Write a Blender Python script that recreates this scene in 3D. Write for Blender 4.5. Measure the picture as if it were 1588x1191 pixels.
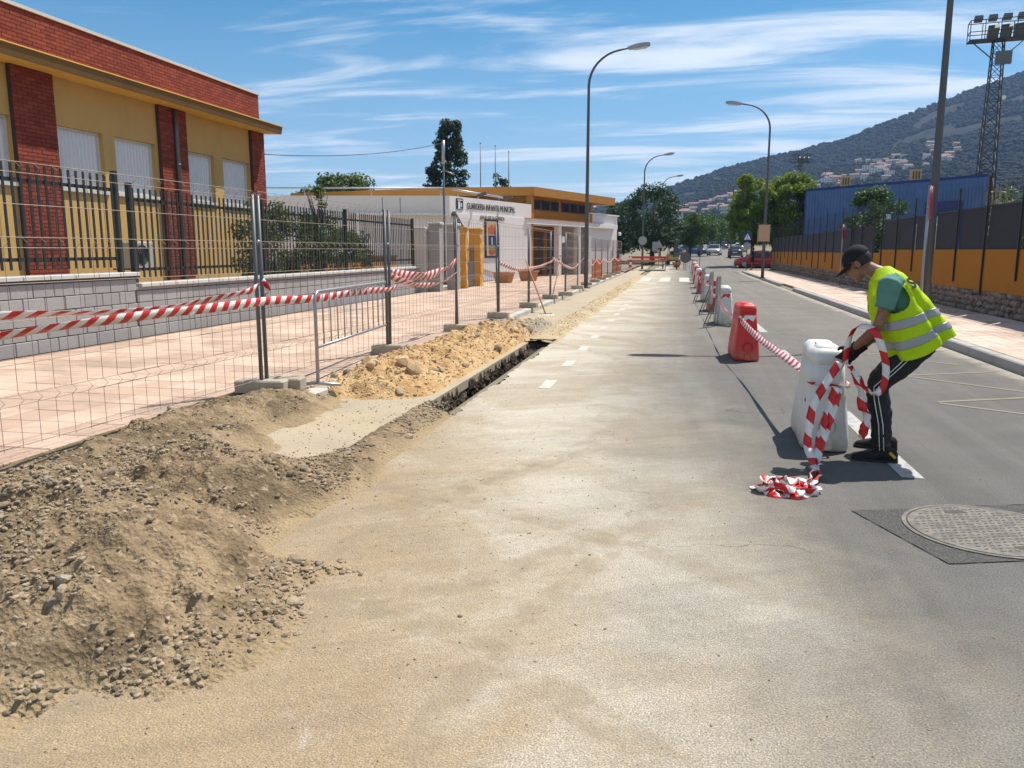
import bpy, bmesh, math, random
import numpy as np
from mathutils import Vector, Matrix

for o in list(bpy.data.objects): bpy.data.objects.remove(o)
scene = bpy.context.scene
COL = scene.collection
R = math.radians
rng = random.Random(7)
nrng = np.random.default_rng(11)

# ------------------------------------------------------------------ camera
cd = bpy.data.cameras.new('camera')
cam = bpy.data.objects.new('camera', cd); COL.objects.link(cam)
cd.sensor_width = 36.0; cd.lens = 1238.0/1588.0*36.0
cd.clip_start = 0.05; cd.clip_end = 6000
cam.location = (0, 0, 1.6)
cam.rotation_euler = (R(90-9.515), 0, R(11.746))
scene.camera = cam

# ------------------------------------------------------------------ sun and sky
SUN = Vector((0.345, 0.49, 1.0)).normalized()
sun_el = math.asin(SUN.z); sun_az = math.atan2(SUN.x, SUN.y)
sd = bpy.data.lights.new('sun', 'SUN'); sd.energy = 5.0; sd.angle = R(0.55); sd.color = (1.0, 0.95, 0.87)
so = bpy.data.objects.new('sun', sd); COL.objects.link(so)
so.rotation_euler = (-SUN).to_track_quat('-Z', 'Y').to_euler()

world = bpy.data.worlds.new('World'); scene.world = world; world.use_nodes = True
nt = world.node_tree; nt.nodes.clear()
def wn(t, **k):
    n = nt.nodes.new(t)
    for a, b in k.items(): setattr(n, a, b)
    return n
sky = wn('ShaderNodeTexSky', sky_type='NISHITA'); sky.sun_disc = False
sky.sun_elevation = sun_el; sky.sun_rotation = sun_az; sky.altitude = 400; sky.air_density = 1.0; sky.dust_density = 0.5; sky.ozone_density = 2.5
tc = wn('ShaderNodeTexCoord'); sep = wn('ShaderNodeSeparateXYZ'); nt.links.new(tc.outputs['Generated'], sep.inputs[0])
def wmath(op, a, b=None, c=None, clamp=False):
    n = wn('ShaderNodeMath', operation=op); n.use_clamp = clamp
    for i, v in enumerate((a, b, c)):
        if v is None: continue
        if isinstance(v, (int, float)): n.inputs[i].default_value = v
        else: nt.links.new(v, n.inputs[i])
    return n.outputs[0]
zz = wmath('MAXIMUM', sep.outputs[2], 0.02); zz = wmath('ADD', zz, 0.06)
# cirrus: noise on a high flat layer, drawn out along one direction
cx = wmath('DIVIDE', sep.outputs[0], zz); cy = wmath('DIVIDE', sep.outputs[1], zz)
comb = wn('ShaderNodeCombineXYZ'); nt.links.new(cx, comb.inputs[0]); nt.links.new(cy, comb.inputs[1])
mp = wn('ShaderNodeMapping'); mp.inputs['Rotation'].default_value = (0, 0, R(-8)); mp.inputs['Scale'].default_value = (0.42, 1.25, 1); mp.inputs['Location'].default_value = (1.3, 0.35, 0)
nt.links.new(comb.outputs[0], mp.inputs[0])
n1 = wn('ShaderNodeTexNoise'); n1.inputs['Scale'].default_value = 1.7; n1.inputs['Detail'].default_value = 12; n1.inputs['Roughness'].default_value = 0.58; n1.inputs['Distortion'].default_value = 0.55
nt.links.new(mp.outputs[0], n1.inputs['Vector'])
n2 = wn('ShaderNodeTexNoise'); n2.inputs['Scale'].default_value = 0.45; n2.inputs['Detail'].default_value = 3
nt.links.new(mp.outputs[0], n2.inputs['Vector'])
cm = wmath('MULTIPLY_ADD', n2.outputs[0], 0.62, wmath('MULTIPLY', n1.outputs[0], 0.75))
mr = wn('ShaderNodeMapRange', interpolation_type='SMOOTHSTEP'); nt.links.new(cm, mr.inputs[0])
mr.inputs[1].default_value = 0.625; mr.inputs[2].default_value = 0.82; mr.inputs[3].default_value = 0.0; mr.inputs[4].default_value = 0.88
# thin veil near the horizon
veil = wn('ShaderNodeMapRange'); nt.links.new(sep.outputs[2], veil.inputs[0])
veil.inputs[1].default_value = 0.0; veil.inputs[2].default_value = 0.34; veil.inputs[3].default_value = 0.52; veil.inputs[4].default_value = 0.0
veil.clamp = True
mx0 = wn('ShaderNodeMix', data_type='RGBA'); nt.links.new(veil.outputs[0], mx0.inputs[0])
hs = wn('ShaderNodeHueSaturation'); hs.inputs['Hue'].default_value = 0.487; hs.inputs['Saturation'].default_value = 1.62; hs.inputs['Value'].default_value = 1.35
nt.links.new(sky.outputs[0], hs.inputs['Color'])
nt.links.new(hs.outputs[0], mx0.inputs[6]); mx0.inputs[7].default_value = (9.0, 12.8, 15.6, 1)
mx = wn('ShaderNodeMix', data_type='RGBA'); nt.links.new(mr.outputs[0], mx.inputs[0])
nt.links.new(mx0.outputs[2], mx.inputs[6]); mx.inputs[7].default_value = (14.6, 15.4, 16.0, 1)
bg = wn('ShaderNodeBackground'); bg.inputs[1].default_value = 0.05
nt.links.new(mx.outputs[2], bg.inputs[0])
wo = wn('ShaderNodeOutputWorld'); nt.links.new(bg.outputs[0], wo.inputs[0])

vs = scene.view_settings
vs.view_transform = 'Standard'; vs.look = 'None'; vs.exposure = 0.50; vs.gamma = 1.0; vs.use_curve_mapping = False
scene.cycles.max_bounces = 6; scene.cycles.diffuse_bounces = 3; scene.cycles.glossy_bounces = 3
scene.cycles.transparent_max_bounces = 8; scene.cycles.volume_bounces = 0

# ------------------------------------------------------------------ helpers
def tag(o, label=None, cat=None, group=None, kind=None):
    if label: o['label'] = label
    if cat: o['category'] = cat
    if group: o['group'] = group
    if kind: o['kind'] = kind
    return o

def empty(name, loc=(0,0,0), rz=0.0, label=None, cat=None, group=None):
    o = bpy.data.objects.new(name, None); COL.objects.link(o)
    o.location = loc; o.rotation_euler = (0, 0, rz); o.empty_display_size = 0.1
    return tag(o, label, cat, group)

def link(name, me, parent=None, loc=None, rot=None, scale=None):
    o = bpy.data.objects.new(name, me); COL.objects.link(o)
    if parent is not None: o.parent = parent
    if loc is not None: o.location = loc
    if rot is not None: o.rotation_euler = rot
    if scale is not None: o.scale = scale
    return o

class MB:
    """collects shapes into one mesh"""
    def __init__(s): s.v = []; s.f = []; s.m = []; s.uv = None; s.sm = []
    def add(s, vs_, fs, mi=0, smooth=False):
        b = len(s.v); s.v += [tuple(p) for p in vs_]
        for f in fs: s.f.append(tuple(i+b for i in f)); s.m.append(mi); s.sm.append(smooth)
        return s
    def box(s, x0, x1, y0, y1, z0, z1, mi=0):
        return s.add([(x0,y0,z0),(x1,y0,z0),(x1,y1,z0),(x0,y1,z0),(x0,y0,z1),(x1,y0,z1),(x1,y1,z1),(x0,y1,z1)],
              [(0,3,2,1),(4,5,6,7),(0,1,5,4),(1,2,6,5),(2,3,7,6),(3,0,4,7)], mi)
    def bbox(s, x0, x1, y0, y1, z0, z1, b=0.01, mi=0):
        """box with chamfered vertical and top edges"""
        r = []
        for z, i in ((z0,0),(z1-b,0),(z1,b)):
            xa, xb, ya, yb = x0+i, x1-i, y0+i, y1-i
            r.append([(xa+b,ya,z),(xb-b,ya,z),(xb,ya+b,z),(xb,yb-b,z),(xb-b,yb,z),(xa+b,yb,z),(xa,yb-b,z),(xa,ya+b,z)])
        vs_ = sum(r, []); f = [tuple(reversed(range(8))), tuple(range(16,24))]
        for k in range(2):
            for i in range(8): f.append((k*8+i, k*8+(i+1)%8, k*8+8+(i+1)%8, k*8+8+i))
        return s.add(vs_, f, mi)
    def obox(s, c, ax, ay, az, mi=0):
        """oriented box: centre and three half-axis vectors"""
        c, ax, ay, az = map(Vector, (c, ax, ay, az))
        vs_ = [c+a*ax+b*ay+d*az for d in (-1,1) for a, b in ((-1,-1),(1,-1),(1,1),(-1,1))]
        return s.add(vs_, [(0,3,2,1),(4,5,6,7),(0,1,5,4),(1,2,6,5),(2,3,7,6),(3,0,4,7)], mi)
    def bar(s, a, b, w, h=None, mi=0, up=(0,0,1)):
        a, b = Vector(a), Vector(b); h = h or w; d = (b-a)
        if d.length < 1e-6: return s
        t = d.normalized(); u = Vector(up)
        if abs(t.dot(u)) > .98: u = Vector((0,1,0))
        x = t.cross(u).normalized(); y = x.cross(t)
        return s.obox((a+b)/2, d/2, x*w/2, y*h/2, mi)
    def tube(s, pts, r, n=8, mi=0, caps=True, smooth=True):
        pts = [Vector(p) for p in pts]; k = len(pts)
        rr = r if isinstance(r, (list, tuple)) else [r]*k
        b = len(s.v); prev = None
        for i, p in enumerate(pts):
            t = ((pts[min(i+1,k-1)]-pts[max(i-1,0)])).normalized()
            if prev is None:
                u = Vector((0,0,1)) if abs(t.z) < .9 else Vector((1,0,0))
                x = t.cross(u).normalized()
            else:
                x = (prev - t*prev.dot(t)).normalized()
            prev = x; y = t.cross(x)
            for j in range(n):
                a = 2*math.pi*j/n; s.v.append(tuple(p + (x*math.cos(a)+y*math.sin(a))*rr[i]))
        for i in range(k-1):
            for j in range(n):
                s.f.append((b+i*n+j, b+i*n+(j+1)%n, b+(i+1)*n+(j+1)%n, b+(i+1)*n+j)); s.m.append(mi); s.sm.append(smooth)
        if caps:
            s.f.append(tuple(b+j for j in reversed(range(n)))); s.m.append(mi); s.sm.append(False)
            s.f.append(tuple(b+(k-1)*n+j for j in range(n))); s.m.append(mi); s.sm.append(False)
        return s
    def cyl(s, c, r, h, n=16, mi=0, axis='z', r2=None):
        c = Vector(c); d = {'x':Vector((1,0,0)),'y':Vector((0,1,0)),'z':Vector((0,0,1))}[axis]
        return s.tube([c, c+d*h], [r, r if r2 is None else r2], n, mi)
    def loft(s, rings, mi=0, smooth=True, cap0=True, cap1=True, closed=True):
        n = len(rings[0]); b = len(s.v)
        for r_ in rings: s.v += [tuple(p) for p in r_]
        for i in range(len(rings)-1):
            for j in range(n if closed else n-1):
                s.f.append((b+i*n+j, b+i*n+(j+1)%n, b+(i+1)*n+(j+1)%n, b+(i+1)*n+j)); s.m.append(mi); s.sm.append(smooth)
        if cap0: s.f.append(tuple(b+j for j in reversed(range(n)))); s.m.append(mi); s.sm.append(False)
        if cap1: s.f.append(tuple(b+(len(rings)-1)*n+j for j in range(n))); s.m.append(mi); s.sm.append(False)
        return s
    def sphere(s, c, rx, ry=None, rz=None, n=12, m=8, mi=0, rot=None):
        ry = ry or rx; rz = rz or rx; c = Vector(c); rings = []
        for i in range(m+1):
            th = math.pi*(0.001+0.998*i/m) - math.pi/2
            ring = []
            for j in range(n):
                a = 2*math.pi*j/n
                p = Vector((rx*math.cos(th)*math.cos(a), ry*math.cos(th)*math.sin(a), rz*math.sin(th)))
                if rot is not None: p = rot @ p
                ring.append(c+p)
            rings.append(ring)
        return s.loft(rings, mi)
    def prism(s, poly, y0, y1, plane='xz', mi=0):
        """extrude a polygon (in xz or yz or xy) along the third axis"""
        n = len(poly)
        def P(a, b, t):
            return {'xz':(a,t,b),'yz':(t,a,b),'xy':(a,b,t)}[plane]
        vs_ = [P(a,b,y0) for a,b in poly]+[P(a,b,y1) for a,b in poly]
        f = [tuple(range(n)), tuple(reversed(range(n,2*n)))]
        for i in range(n): f.append((i, n+i, n+(i+1)%n, (i+1)%n))
        return s.add(vs_, f, mi)
    def mesh(s, name, mats, fixn=True):
        me = bpy.data.meshes.new(name); me.from_pydata(s.v, [], s.f)
        if not isinstance(mats, (list, tuple)): mats = [mats]
        for m in mats: me.materials.append(m)
        if len(mats) > 1: me.polygons.foreach_set('material_index', s.m)
        me.polygons.foreach_set('use_smooth', s.sm)
        if fixn:
            bm = bmesh.new(); bm.from_mesh(me); bmesh.ops.recalc_face_normals(bm, faces=bm.faces); bm.to_mesh(me); bm.free()
        me.update(); return me
    def build(s, name, mats, parent=None, loc=None, rot=None, scale=None, fixn=True):
        return link(name, s.mesh(name, mats, fixn), parent, loc, rot, scale)

def copy_tree(o, parent=None):
    c = o.copy(); COL.objects.link(c); c.parent = parent
    for ch in list(o.children): copy_tree(ch, c)
    return c

# ---- vectorised value noise
def _hash(ix, iy, seed):
    h = (ix.astype(np.int64)*374761393 + iy.astype(np.int64)*668265263 + seed*1442695041) & 0xffffffff
    h = ((h ^ (h >> 13))*1274126177) & 0xffffffff
    return ((h ^ (h >> 16)) & 0xffff)/65535.0
def vnoise(x, y, seed=0):
    x = np.asarray(x, float); y = np.asarray(y, float)
    ix = np.floor(x); iy = np.floor(y); fx = x-ix; fy = y-iy
    fx = fx*fx*(3-2*fx); fy = fy*fy*(3-2*fy)
    a = _hash(ix,iy,seed); b = _hash(ix+1,iy,seed); c = _hash(ix,iy+1,seed); d = _hash(ix+1,iy+1,seed)
    return (a*(1-fx)+b*fx)*(1-fy)+(c*(1-fx)+d*fx)*fy - 0.5
def fbm(x, y, oct=4, seed=0, gain=0.5):
    t = 0; a = 1.0
    for k in range(oct):
        t = t + a*vnoise(np.asarray(x)*(2**k)+k*17.3, np.asarray(y)*(2**k)-k*9.1, seed+k); a *= gain
    return t
def sstep(a, b, x):
    t = np.clip((np.asarray(x, float)-a)/(b-a), 0, 1); return t*t*(3-2*t)
def grid_mesh(name, xs, ys, zf, mat, smooth=True, keep=None):
    X, Y = np.meshgrid(xs, ys); Z = zf(X, Y)
    nx, ny = len(xs), len(ys)
    me = bpy.data.meshes.new(name)
    v = np.stack([X.ravel(), Y.ravel(), Z.ravel()], 1)
    i, j = np.meshgrid(np.arange(nx-1), np.arange(ny-1)); a = (j*nx+i).ravel()
    F = np.stack([a, a+1, a+nx+1, a+nx], 1)
    if keep is not None:
        xc = (X[:-1,:-1]+X[1:,1:]).ravel()/2; yc = (Y[:-1,:-1]+Y[1:,1:]).ravel()/2
        F = F[keep(xc, yc)]
    me.from_pydata(v.tolist(), [], F.tolist()); me.materials.append(mat)
    me.polygons.foreach_set('use_smooth', [smooth]*len(me.polygons)); me.update()
    return me

# ------------------------------------------------------------------ materials
class NT:
    def __init__(s, name):
        s.mat = bpy.data.materials.new(name); s.mat.use_nodes = True
        s.t = s.mat.node_tree; s.t.nodes.clear()
        s.out = s.t.nodes.new('ShaderNodeOutputMaterial')
        s.b = s.t.nodes.new('ShaderNodeBsdfPrincipled'); s.t.links.new(s.b.outputs[0], s.out.inputs[0])
        s._pos = None
    def n(s, typ, **k):
        n = s.t.nodes.new(typ)
        for a, b in k.items(): setattr(n, a, b)
        return n
    def set(s, sock, v):
        if isinstance(v, bpy.types.NodeSocket): s.t.links.new(v, sock)
        elif isinstance(v, (tuple, list)): sock.default_value = tuple(v)+((1,) if len(v) == 3 and len(sock.default_value) == 4 else ())
        else: sock.default_value = v
    @property
    def pos(s):
        if s._pos is None: s._pos = s.n('ShaderNodeNewGeometry').outputs['Position']
        return s._pos
    def xyz(s):
        q = s.n('ShaderNodeSeparateXYZ'); s.t.links.new(s.pos, q.inputs[0]); return q.outputs
    def math(s, op, a, b=None, c=None, clamp=False):
        n = s.n('ShaderNodeMath', operation=op); n.use_clamp = clamp
        for i, v in enumerate((a,b,c)):
            if v is not None: s.set(n.inputs[i], v)
        return n.outputs[0]
    def noise(s, scale, detail=4, rough=.55, dist=0, vec=None, stretch=None):
        n = s.n('ShaderNodeTexNoise'); n.inputs['Scale'].default_value = scale; n.inputs['Detail'].default_value = detail
        n.inputs['Roughness'].default_value = rough; n.inputs['Distortion'].default_value = dist
        v = vec or s.pos
        if stretch:
            m = s.n('ShaderNodeMapping'); m.inputs['Scale'].default_value = stretch; s.t.links.new(v, m.inputs[0]); v = m.outputs[0]
        s.t.links.new(v, n.inputs['Vector']); return n.outputs[0]
    def voro(s, scale, feature='F1', out='Distance', vec=None):
        n = s.n('ShaderNodeTexVoronoi', feature=feature); n.inputs['Scale'].default_value = scale
        s.t.links.new(vec or s.pos, n.inputs['Vector']); return n.outputs[out]
    def ramp(s, v, a, b, lo=0., hi=1., smooth=True):
        n = s.n('ShaderNodeMapRange', interpolation_type='SMOOTHSTEP' if smooth else 'LINEAR')
        for i, q in enumerate((v,a,b,lo,hi)): s.set(n.inputs[i], q)
        return n.outputs[0]
    def mix(s, f, a, b, mode='MIX'):
        n = s.n('ShaderNodeMix', data_type='RGBA', blend_type=mode)
        s.set(n.inputs[0], f); s.set(n.inputs[6], a); s.set(n.inputs[7], b); return n.outputs[2]
    def hsv(s, col, h=.5, sat=1., val=1.):
        n = s.n('ShaderNodeHueSaturation'); s.set(n.inputs['Hue'], h); s.set(n.inputs['Saturation'], sat); s.set(n.inputs['Value'], val); s.set(n.inputs['Color'], col); return n.outputs[0]
    def rnd(s):
        r_ = s.n('ShaderNodeObjectInfo').outputs['Random']
        a = s.n('ShaderNodeAttribute'); a.attribute_name = 'rnd'
        return s.math('FRACT', s.math('ADD', r_, a.outputs['Fac']))
    def bump(s, h, dist=.01, strength=1., normal=None):
        n = s.n('ShaderNodeBump'); n.inputs['Distance'].default_value = dist; n.inputs['Strength'].default_value = strength
        s.set(n.inputs['Height'], h)
        if normal is not None: s.t.links.new(normal, n.inputs['Normal'])
        return n.outputs[0]
    def fin(s, col=None, rough=None, metal=None, normal=None, spec=None):
        if col is not None: s.set(s.b.inputs['Base Color'], col)
        if rough is not None: s.set(s.b.inputs['Roughness'], rough)
        if metal is not None: s.set(s.b.inputs['Metallic'], metal)
        if spec is not None: s.set(s.b.inputs['Specular IOR Level'], spec)
        if normal is not None: s.t.links.new(normal, s.b.inputs['Normal'])
        return s.mat

def M(name, col, rough=.75, var=.15, scale=3., metal=0., rnd=0., bump=0., bscale=60., dirt=None, dirt_amt=.0, dscale=1.5, spec=.4):
    t = NT(name); c = col
    nz = t.noise(scale, 5, .6)
    v = t.math('MULTIPLY_ADD', nz, 2*var, 1-var)
    if rnd: v = t.math('MULTIPLY', v, t.math('MULTIPLY_ADD', t.rnd(), 2*rnd, 1-rnd))
    c = t.hsv(tuple(col)+(1,) if len(col)==3 else col, val=v)
    if dirt: c = t.mix(t.math('MULTIPLY', t.ramp(t.noise(dscale, 6, .65), .45, .7), dirt_amt), c, dirt)
    nm = None
    if bump: nm = t.bump(t.noise(bscale, 4, .6), bump)
    rr = t.math('MULTIPLY_ADD', nz, .2, rough-.1)
    return t.fin(c, rr, metal, nm, spec)

def leafmat(name, col, var=.35, trans=.35):
    t = NT(name)
    c = t.hsv(tuple(col)+(1,), h=t.math('MULTIPLY_ADD', t.noise(.9, 2), .05, .475), sat=1., val=t.math('MULTIPLY_ADD', t.noise(1.7, 4), 2*var*1.4, 1-var*1.4))
    t.fin(c, .55, 0, None, .35)
    tr = t.n('ShaderNodeBsdfTranslucent'); t.t.links.new(t.hsv(c, .48, 1.1, 1.25), tr.inputs[0])
    ms = t.n('ShaderNodeMixShader'); ms.inputs[0].default_value = trans
    t.t.links.new(t.b.outputs[0], ms.inputs[1]); t.t.links.new(tr.outputs[0], ms.inputs[2]); t.t.links.new(ms.outputs[0], t.out.inputs[0])
    return t.mat
# ------------------------------------------------------------------ material library
def road_material():
    t = NT('asphalt_road'); x, y, z = t.xyz()
    big = t.noise(.35, 4, .6); mid = t.noise(1.6, 6, .62, .6); fine = t.noise(9., 5, .7)
    agg = t.voro(95.); agg2 = t.noise(160., 2, .6)
    base = t.mix(t.ramp(agg2, .35, .7), (.042,.041,.040), (.135,.131,.126))
    base = t.mix(t.math('MULTIPLY', t.ramp(t.noise(.9,5,.65), .35, .7), .45), base, (.115,.111,.104), 'MIX')
    base = t.hsv(base, val=t.math('MULTIPLY_ADD', mid, .3, .88))
    # tyre-polished streaks along the lane
    st = t.noise(1., 4, .6, .2, stretch=(3.2, .10, 1))
    base = t.hsv(base, val=t.math('MULTIPLY_ADD', t.ramp(st, .4, .65), .22, .92))
    # transverse cracks and scrapes
    # dust blown and tracked from the excavation on the left
    edge = t.math('ADD', t.math('MULTIPLY_ADD', y, -.165, .50), t.math('MULTIPLY_ADD', big, 1.3, -.65))
    edge = t.math('ADD', edge, t.math('MULTIPLY_ADD', mid, 1.2, -.6))
    edge = t.math('MAXIMUM', edge, t.math('MULTIPLY_ADD', fine, .8, -1.55))
    d = t.math('SUBTRACT', edge, x)
    dust = t.ramp(d, -1.9, .9)
    dust = t.math('ADD', dust, t.ramp(y, 5., 22., .06, .24))
    streak = t.noise(1., 6, .68, .6, stretch=(1.1, 1.7, 1))
    dust = t.math('MULTIPLY', dust, t.ramp(streak, .22, .62, .86, 1.06))
    speck = t.ramp(agg2, .34, .62, 1.15, .42)
    dust = t.math('MULTIPLY', dust, speck, clamp=True)
    dcol = t.mix(t.ramp(t.noise(.8, 5, .6, .5), .40, .64), (.48,.40,.285), (.60,.535,.425))
    # fresh brown sand close to the heap
    near = t.math('SUBTRACT', t.math('ADD', t.math('MULTIPLY_ADD', y, -.36, .60), t.math('MULTIPLY_ADD', mid, 2.8, -1.4)), x)
    dcol = t.mix(t.math('MULTIPLY', t.ramp(near, -.7, .9), .85), dcol, (.36,.255,.135))
    grain = t.noise(210., 3, .75)
    dcol = t.hsv(dcol, val=t.math('MULTIPLY', t.ramp(grain, .25, .75, .62, 1.30), t.ramp(t.noise(24., 5, .75), .2, .8, .82, 1.14)))
    # broom and bucket streaks
    vr = t.n('ShaderNodeVectorRotate', rotation_type='Z_AXIS'); vr.inputs['Angle'].default_value = R(-28); t.t.links.new(t.pos, vr.inputs['Vector'])
    sw = t.noise(1., 6, .7, .5, vec=vr.outputs[0], stretch=(.55, 7.5, 1))
    dcol = t.hsv(dcol, val=t.ramp(sw, .28, .72, .90, 1.09))
    # pale cement scuffs
    sc = t.math('MULTIPLY', t.ramp(t.noise(1.1, 3), .52, .66), t.ramp(t.noise(1., 6, .75, .3, stretch=(9., 5., 1)), .54, .70))
    dcol = t.mix(t.math('MULTIPLY', sc, .5), dcol, (.66,.62,.55))
    col = t.mix(dust, base, dcol)
    # sandy strip washed against the right kerb
    kb = t.math('MULTIPLY', t.ramp(t.math('ADD', x, t.math('MULTIPLY_ADD', mid, .7, -.35)), 4.0, 4.4), .55)
    kb = t.math('MULTIPLY', kb, t.ramp(y, 66., 58.))
    col = t.mix(kb, col, (.50,.44,.33))
    # tyre tracks swung out from the heap
    for (cx0, cy0, r0, w0) in ((-4.2,-2.6,6.5,.12),(-4.2,-2.6,7.9,.12),(6.5,1.5,7.3,.10),(6.5,1.5,8.6,.10),(-7.5,9.,7.2,.11),(-7.5,9.,8.5,.11)):
        vd = t.n('ShaderNodeVectorMath', operation='DISTANCE'); t.t.links.new(t.pos, vd.inputs[0]); vd.inputs[1].default_value = (cx0,cy0,0)
        q = t.math('ABSOLUTE', t.math('SUBTRACT', t.math('ADD', vd.outputs['Value'], t.math('MULTIPLY_ADD', big, .5, -.25)), r0))
        tm = t.math('MULTIPLY', t.ramp(q, w0, w0*.55), t.math('MULTIPLY', t.ramp(t.noise(5., 4, .7), .35, .65), t.math('MULTIPLY', dust, .72)))
        col = t.mix(tm, col, (.25,.195,.125))
    # hairline cracks in the bare asphalt
    ck = t.voro(.42, 'DISTANCE_TO_EDGE', 'Distance', None)
    wv = t.n('ShaderNodeVectorMath', operation='ADD'); t.t.links.new(t.pos, wv.inputs[0])
    nv = t.n('ShaderNodeTexNoise'); nv.inputs['Scale'].default_value = 1.7; nv.inputs['Detail'].default_value = 5; t.t.links.new(t.pos, nv.inputs['Vector']); t.t.links.new(nv.outputs['Color'], wv.inputs[1])
    ck = t.voro(.38, 'DISTANCE_TO_EDGE', 'Distance', wv.outputs[0])
    cm = t.math('MULTIPLY', t.ramp(ck, .0045, .0015), t.math('MULTIPLY', t.ramp(big, .5, .62), t.ramp(dust, .75, .4)))
    col = t.mix(t.math('MULTIPLY', cm, .75), col, (.03,.028,.026))
    # coarse aggregate showing everywhere
    g2 = t.noise(125., 2, .6)
    ga = t.ramp(dust, .2, .95, .42, .16)
    col = t.hsv(col, val=t.math('MULTIPLY_ADD', t.math('SUBTRACT', t.ramp(g2, .30, .70, 0., 2., False), 1.), ga, 1.))
    # dark oil spots
    sp = t.ramp(t.voro(1.9), .045, .02)
    col = t.mix(t.math('MULTIPLY', sp, .35), col, (.06,.055,.05))
    nm = t.bump(t.math('ADD', t.math('MULTIPLY', agg, .8), t.math('MULTIPLY', t.noise(30., 4, .7), .6)), .0045, .8)
    return t.fin(col, .88, 0, nm, .3)
def soil_material(name, c1, c2, c3, greyfar=False):
    t = NT(name); x, y, z = t.xyz()
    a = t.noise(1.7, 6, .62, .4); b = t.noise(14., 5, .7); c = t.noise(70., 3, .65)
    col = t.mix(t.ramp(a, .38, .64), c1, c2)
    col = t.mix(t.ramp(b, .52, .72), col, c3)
    if name == 'brown_soil': col = t.mix(t.math('MULTIPLY', t.ramp(t.math('ADD', z, t.math('MULTIPLY', b, .10)), .15, .03), .85), col, (.35,.262,.152))
    col = t.hsv(col, val=t.math('MULTIPLY_ADD', c, .8, .6))
    if greyfar: col = t.mix(t.math('MULTIPLY', t.ramp(t.math('ADD', y, t.math('MULTIPLY', b, 3.)), 15.3, 17.2), .85), col, (.31,.29,.26))
    nm = t.bump(t.math('ADD', t.math('MULTIPLY', b, .5), t.math('ADD', t.math('MULTIPLY', c, .4), t.math('MULTIPLY', t.voro(45.), .45))), .022, 1.)
    return t.fin(col, .95, 0, nm, .15)
def concrete_material(name, col, var=.16, dust=(.56,.48,.35), amt=.5):
    t = NT(name)
    a = t.noise(1.3, 6, .65, .3); b = t.noise(22., 5, .7)
    c = t.hsv(tuple(col)+(1,), val=t.math('MULTIPLY', t.math('MULTIPLY_ADD', a, 2*var, 1-var), t.math('MULTIPLY_ADD', b, .3, .85)))
    c = t.mix(t.math('MULTIPLY', t.ramp(t.noise(.9, 6, .7, .5), .42, .66), amt), c, dust)
    c = t.hsv(c, val=t.math('MULTIPLY_ADD', t.rnd(), .14, .93))
    return t.fin(c, .9, 0, t.bump(t.math('ADD', b, t.math('MULTIPLY', t.noise(90.,3),.5)), .004), .2)
def tile_material(name, ca, cb, grime=(.30,.22,.16)):
    t = NT(name); r_ = t.rnd()
    c = t.mix(r_, ca, cb)
    c = t.hsv(c, val=t.math('MULTIPLY', t.math('MULTIPLY_ADD', t.noise(1.1, 5, .65), .36, .82), t.math('MULTIPLY_ADD', t.noise(45., 4, .7), .22, .89)))
    c = t.mix(t.math('MULTIPLY', t.ramp(t.noise(.7, 6, .7, .8), .42, .66), .65), c, grime)
    c = t.mix(t.math('MULTIPLY', t.ramp(t.noise(1.9, 5, .7, .5), .52, .75), .35), c, (.62,.52,.40))
    return t.fin(c, .82, 0, t.bump(t.noise(60., 4, .7), .002), .3)
def brick_material():
    t = NT('red_brick'); r_ = t.rnd()
    c = t.mix(r_, (.175,.032,.021), (.255,.058,.031))
    c = t.hsv(c, val=t.math('MULTIPLY', t.math('MULTIPLY_ADD', t.noise(60., 4, .7), .5, .75), t.math('MULTIPLY_ADD', t.noise(.8, 4), .3, .85)))
    return t.fin(c, .85, 0, t.bump(t.noise(120., 4, .7), .002), .25)
def render_material(name, col, var=.1, streak=.25, streakcol=(.2,.15,.1), scale=1.):
    t = NT(name)
    c = t.hsv(tuple(col)+(1,), val=t.math('MULTIPLY', t.math('MULTIPLY_ADD', t.noise(1.2*scale, 5, .6), 2*var, 1-var), t.math('MULTIPLY_ADD', t.noise(25., 3, .7), .12, .94)))
    s_ = t.math('MULTIPLY', t.ramp(t.noise(1., 5, .65, .2, stretch=(2.5,2.5,.35)), .52, .76), streak)
    c = t.mix(s_, c, streakcol)
    return t.fin(c, .9, 0, t.bump(t.noise(70., 4, .7), .003), .2)
def tape_material():
    t = NT('red_white_tape')
    uv = t.n('ShaderNodeUVMap').outputs[0]; q = t.n('ShaderNodeSeparateXYZ'); t.t.links.new(uv, q.inputs[0])
    u = t.math('ADD', q.outputs[0], t.math('MULTIPLY', q.outputs[1], -.06))
    s_ = t.math('LESS_THAN', t.math('FRACT', t.math('DIVIDE', u, .20)), .5)
    c = t.mix(s_, (.80,.78,.76), (.62,.022,.020))
    c = t.hsv(c, val=t.math('MULTIPLY_ADD', t.noise(14., 4), .3, .85))
    t.fin(c, .38, 0, t.bump(t.noise(25., 3), .004), .5)
    tr = t.n('ShaderNodeBsdfTranslucent'); t.t.links.new(c, tr.inputs[0])
    ms = t.n('ShaderNodeMixShader'); ms.inputs[0].default_value = .2
    t.t.links.new(t.b.outputs[0], ms.inputs[1]); t.t.links.new(tr.outputs[0], ms.inputs[2]); t.t.links.new(ms.outputs[0], t.out.inputs[0])
    return t.mat
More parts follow.
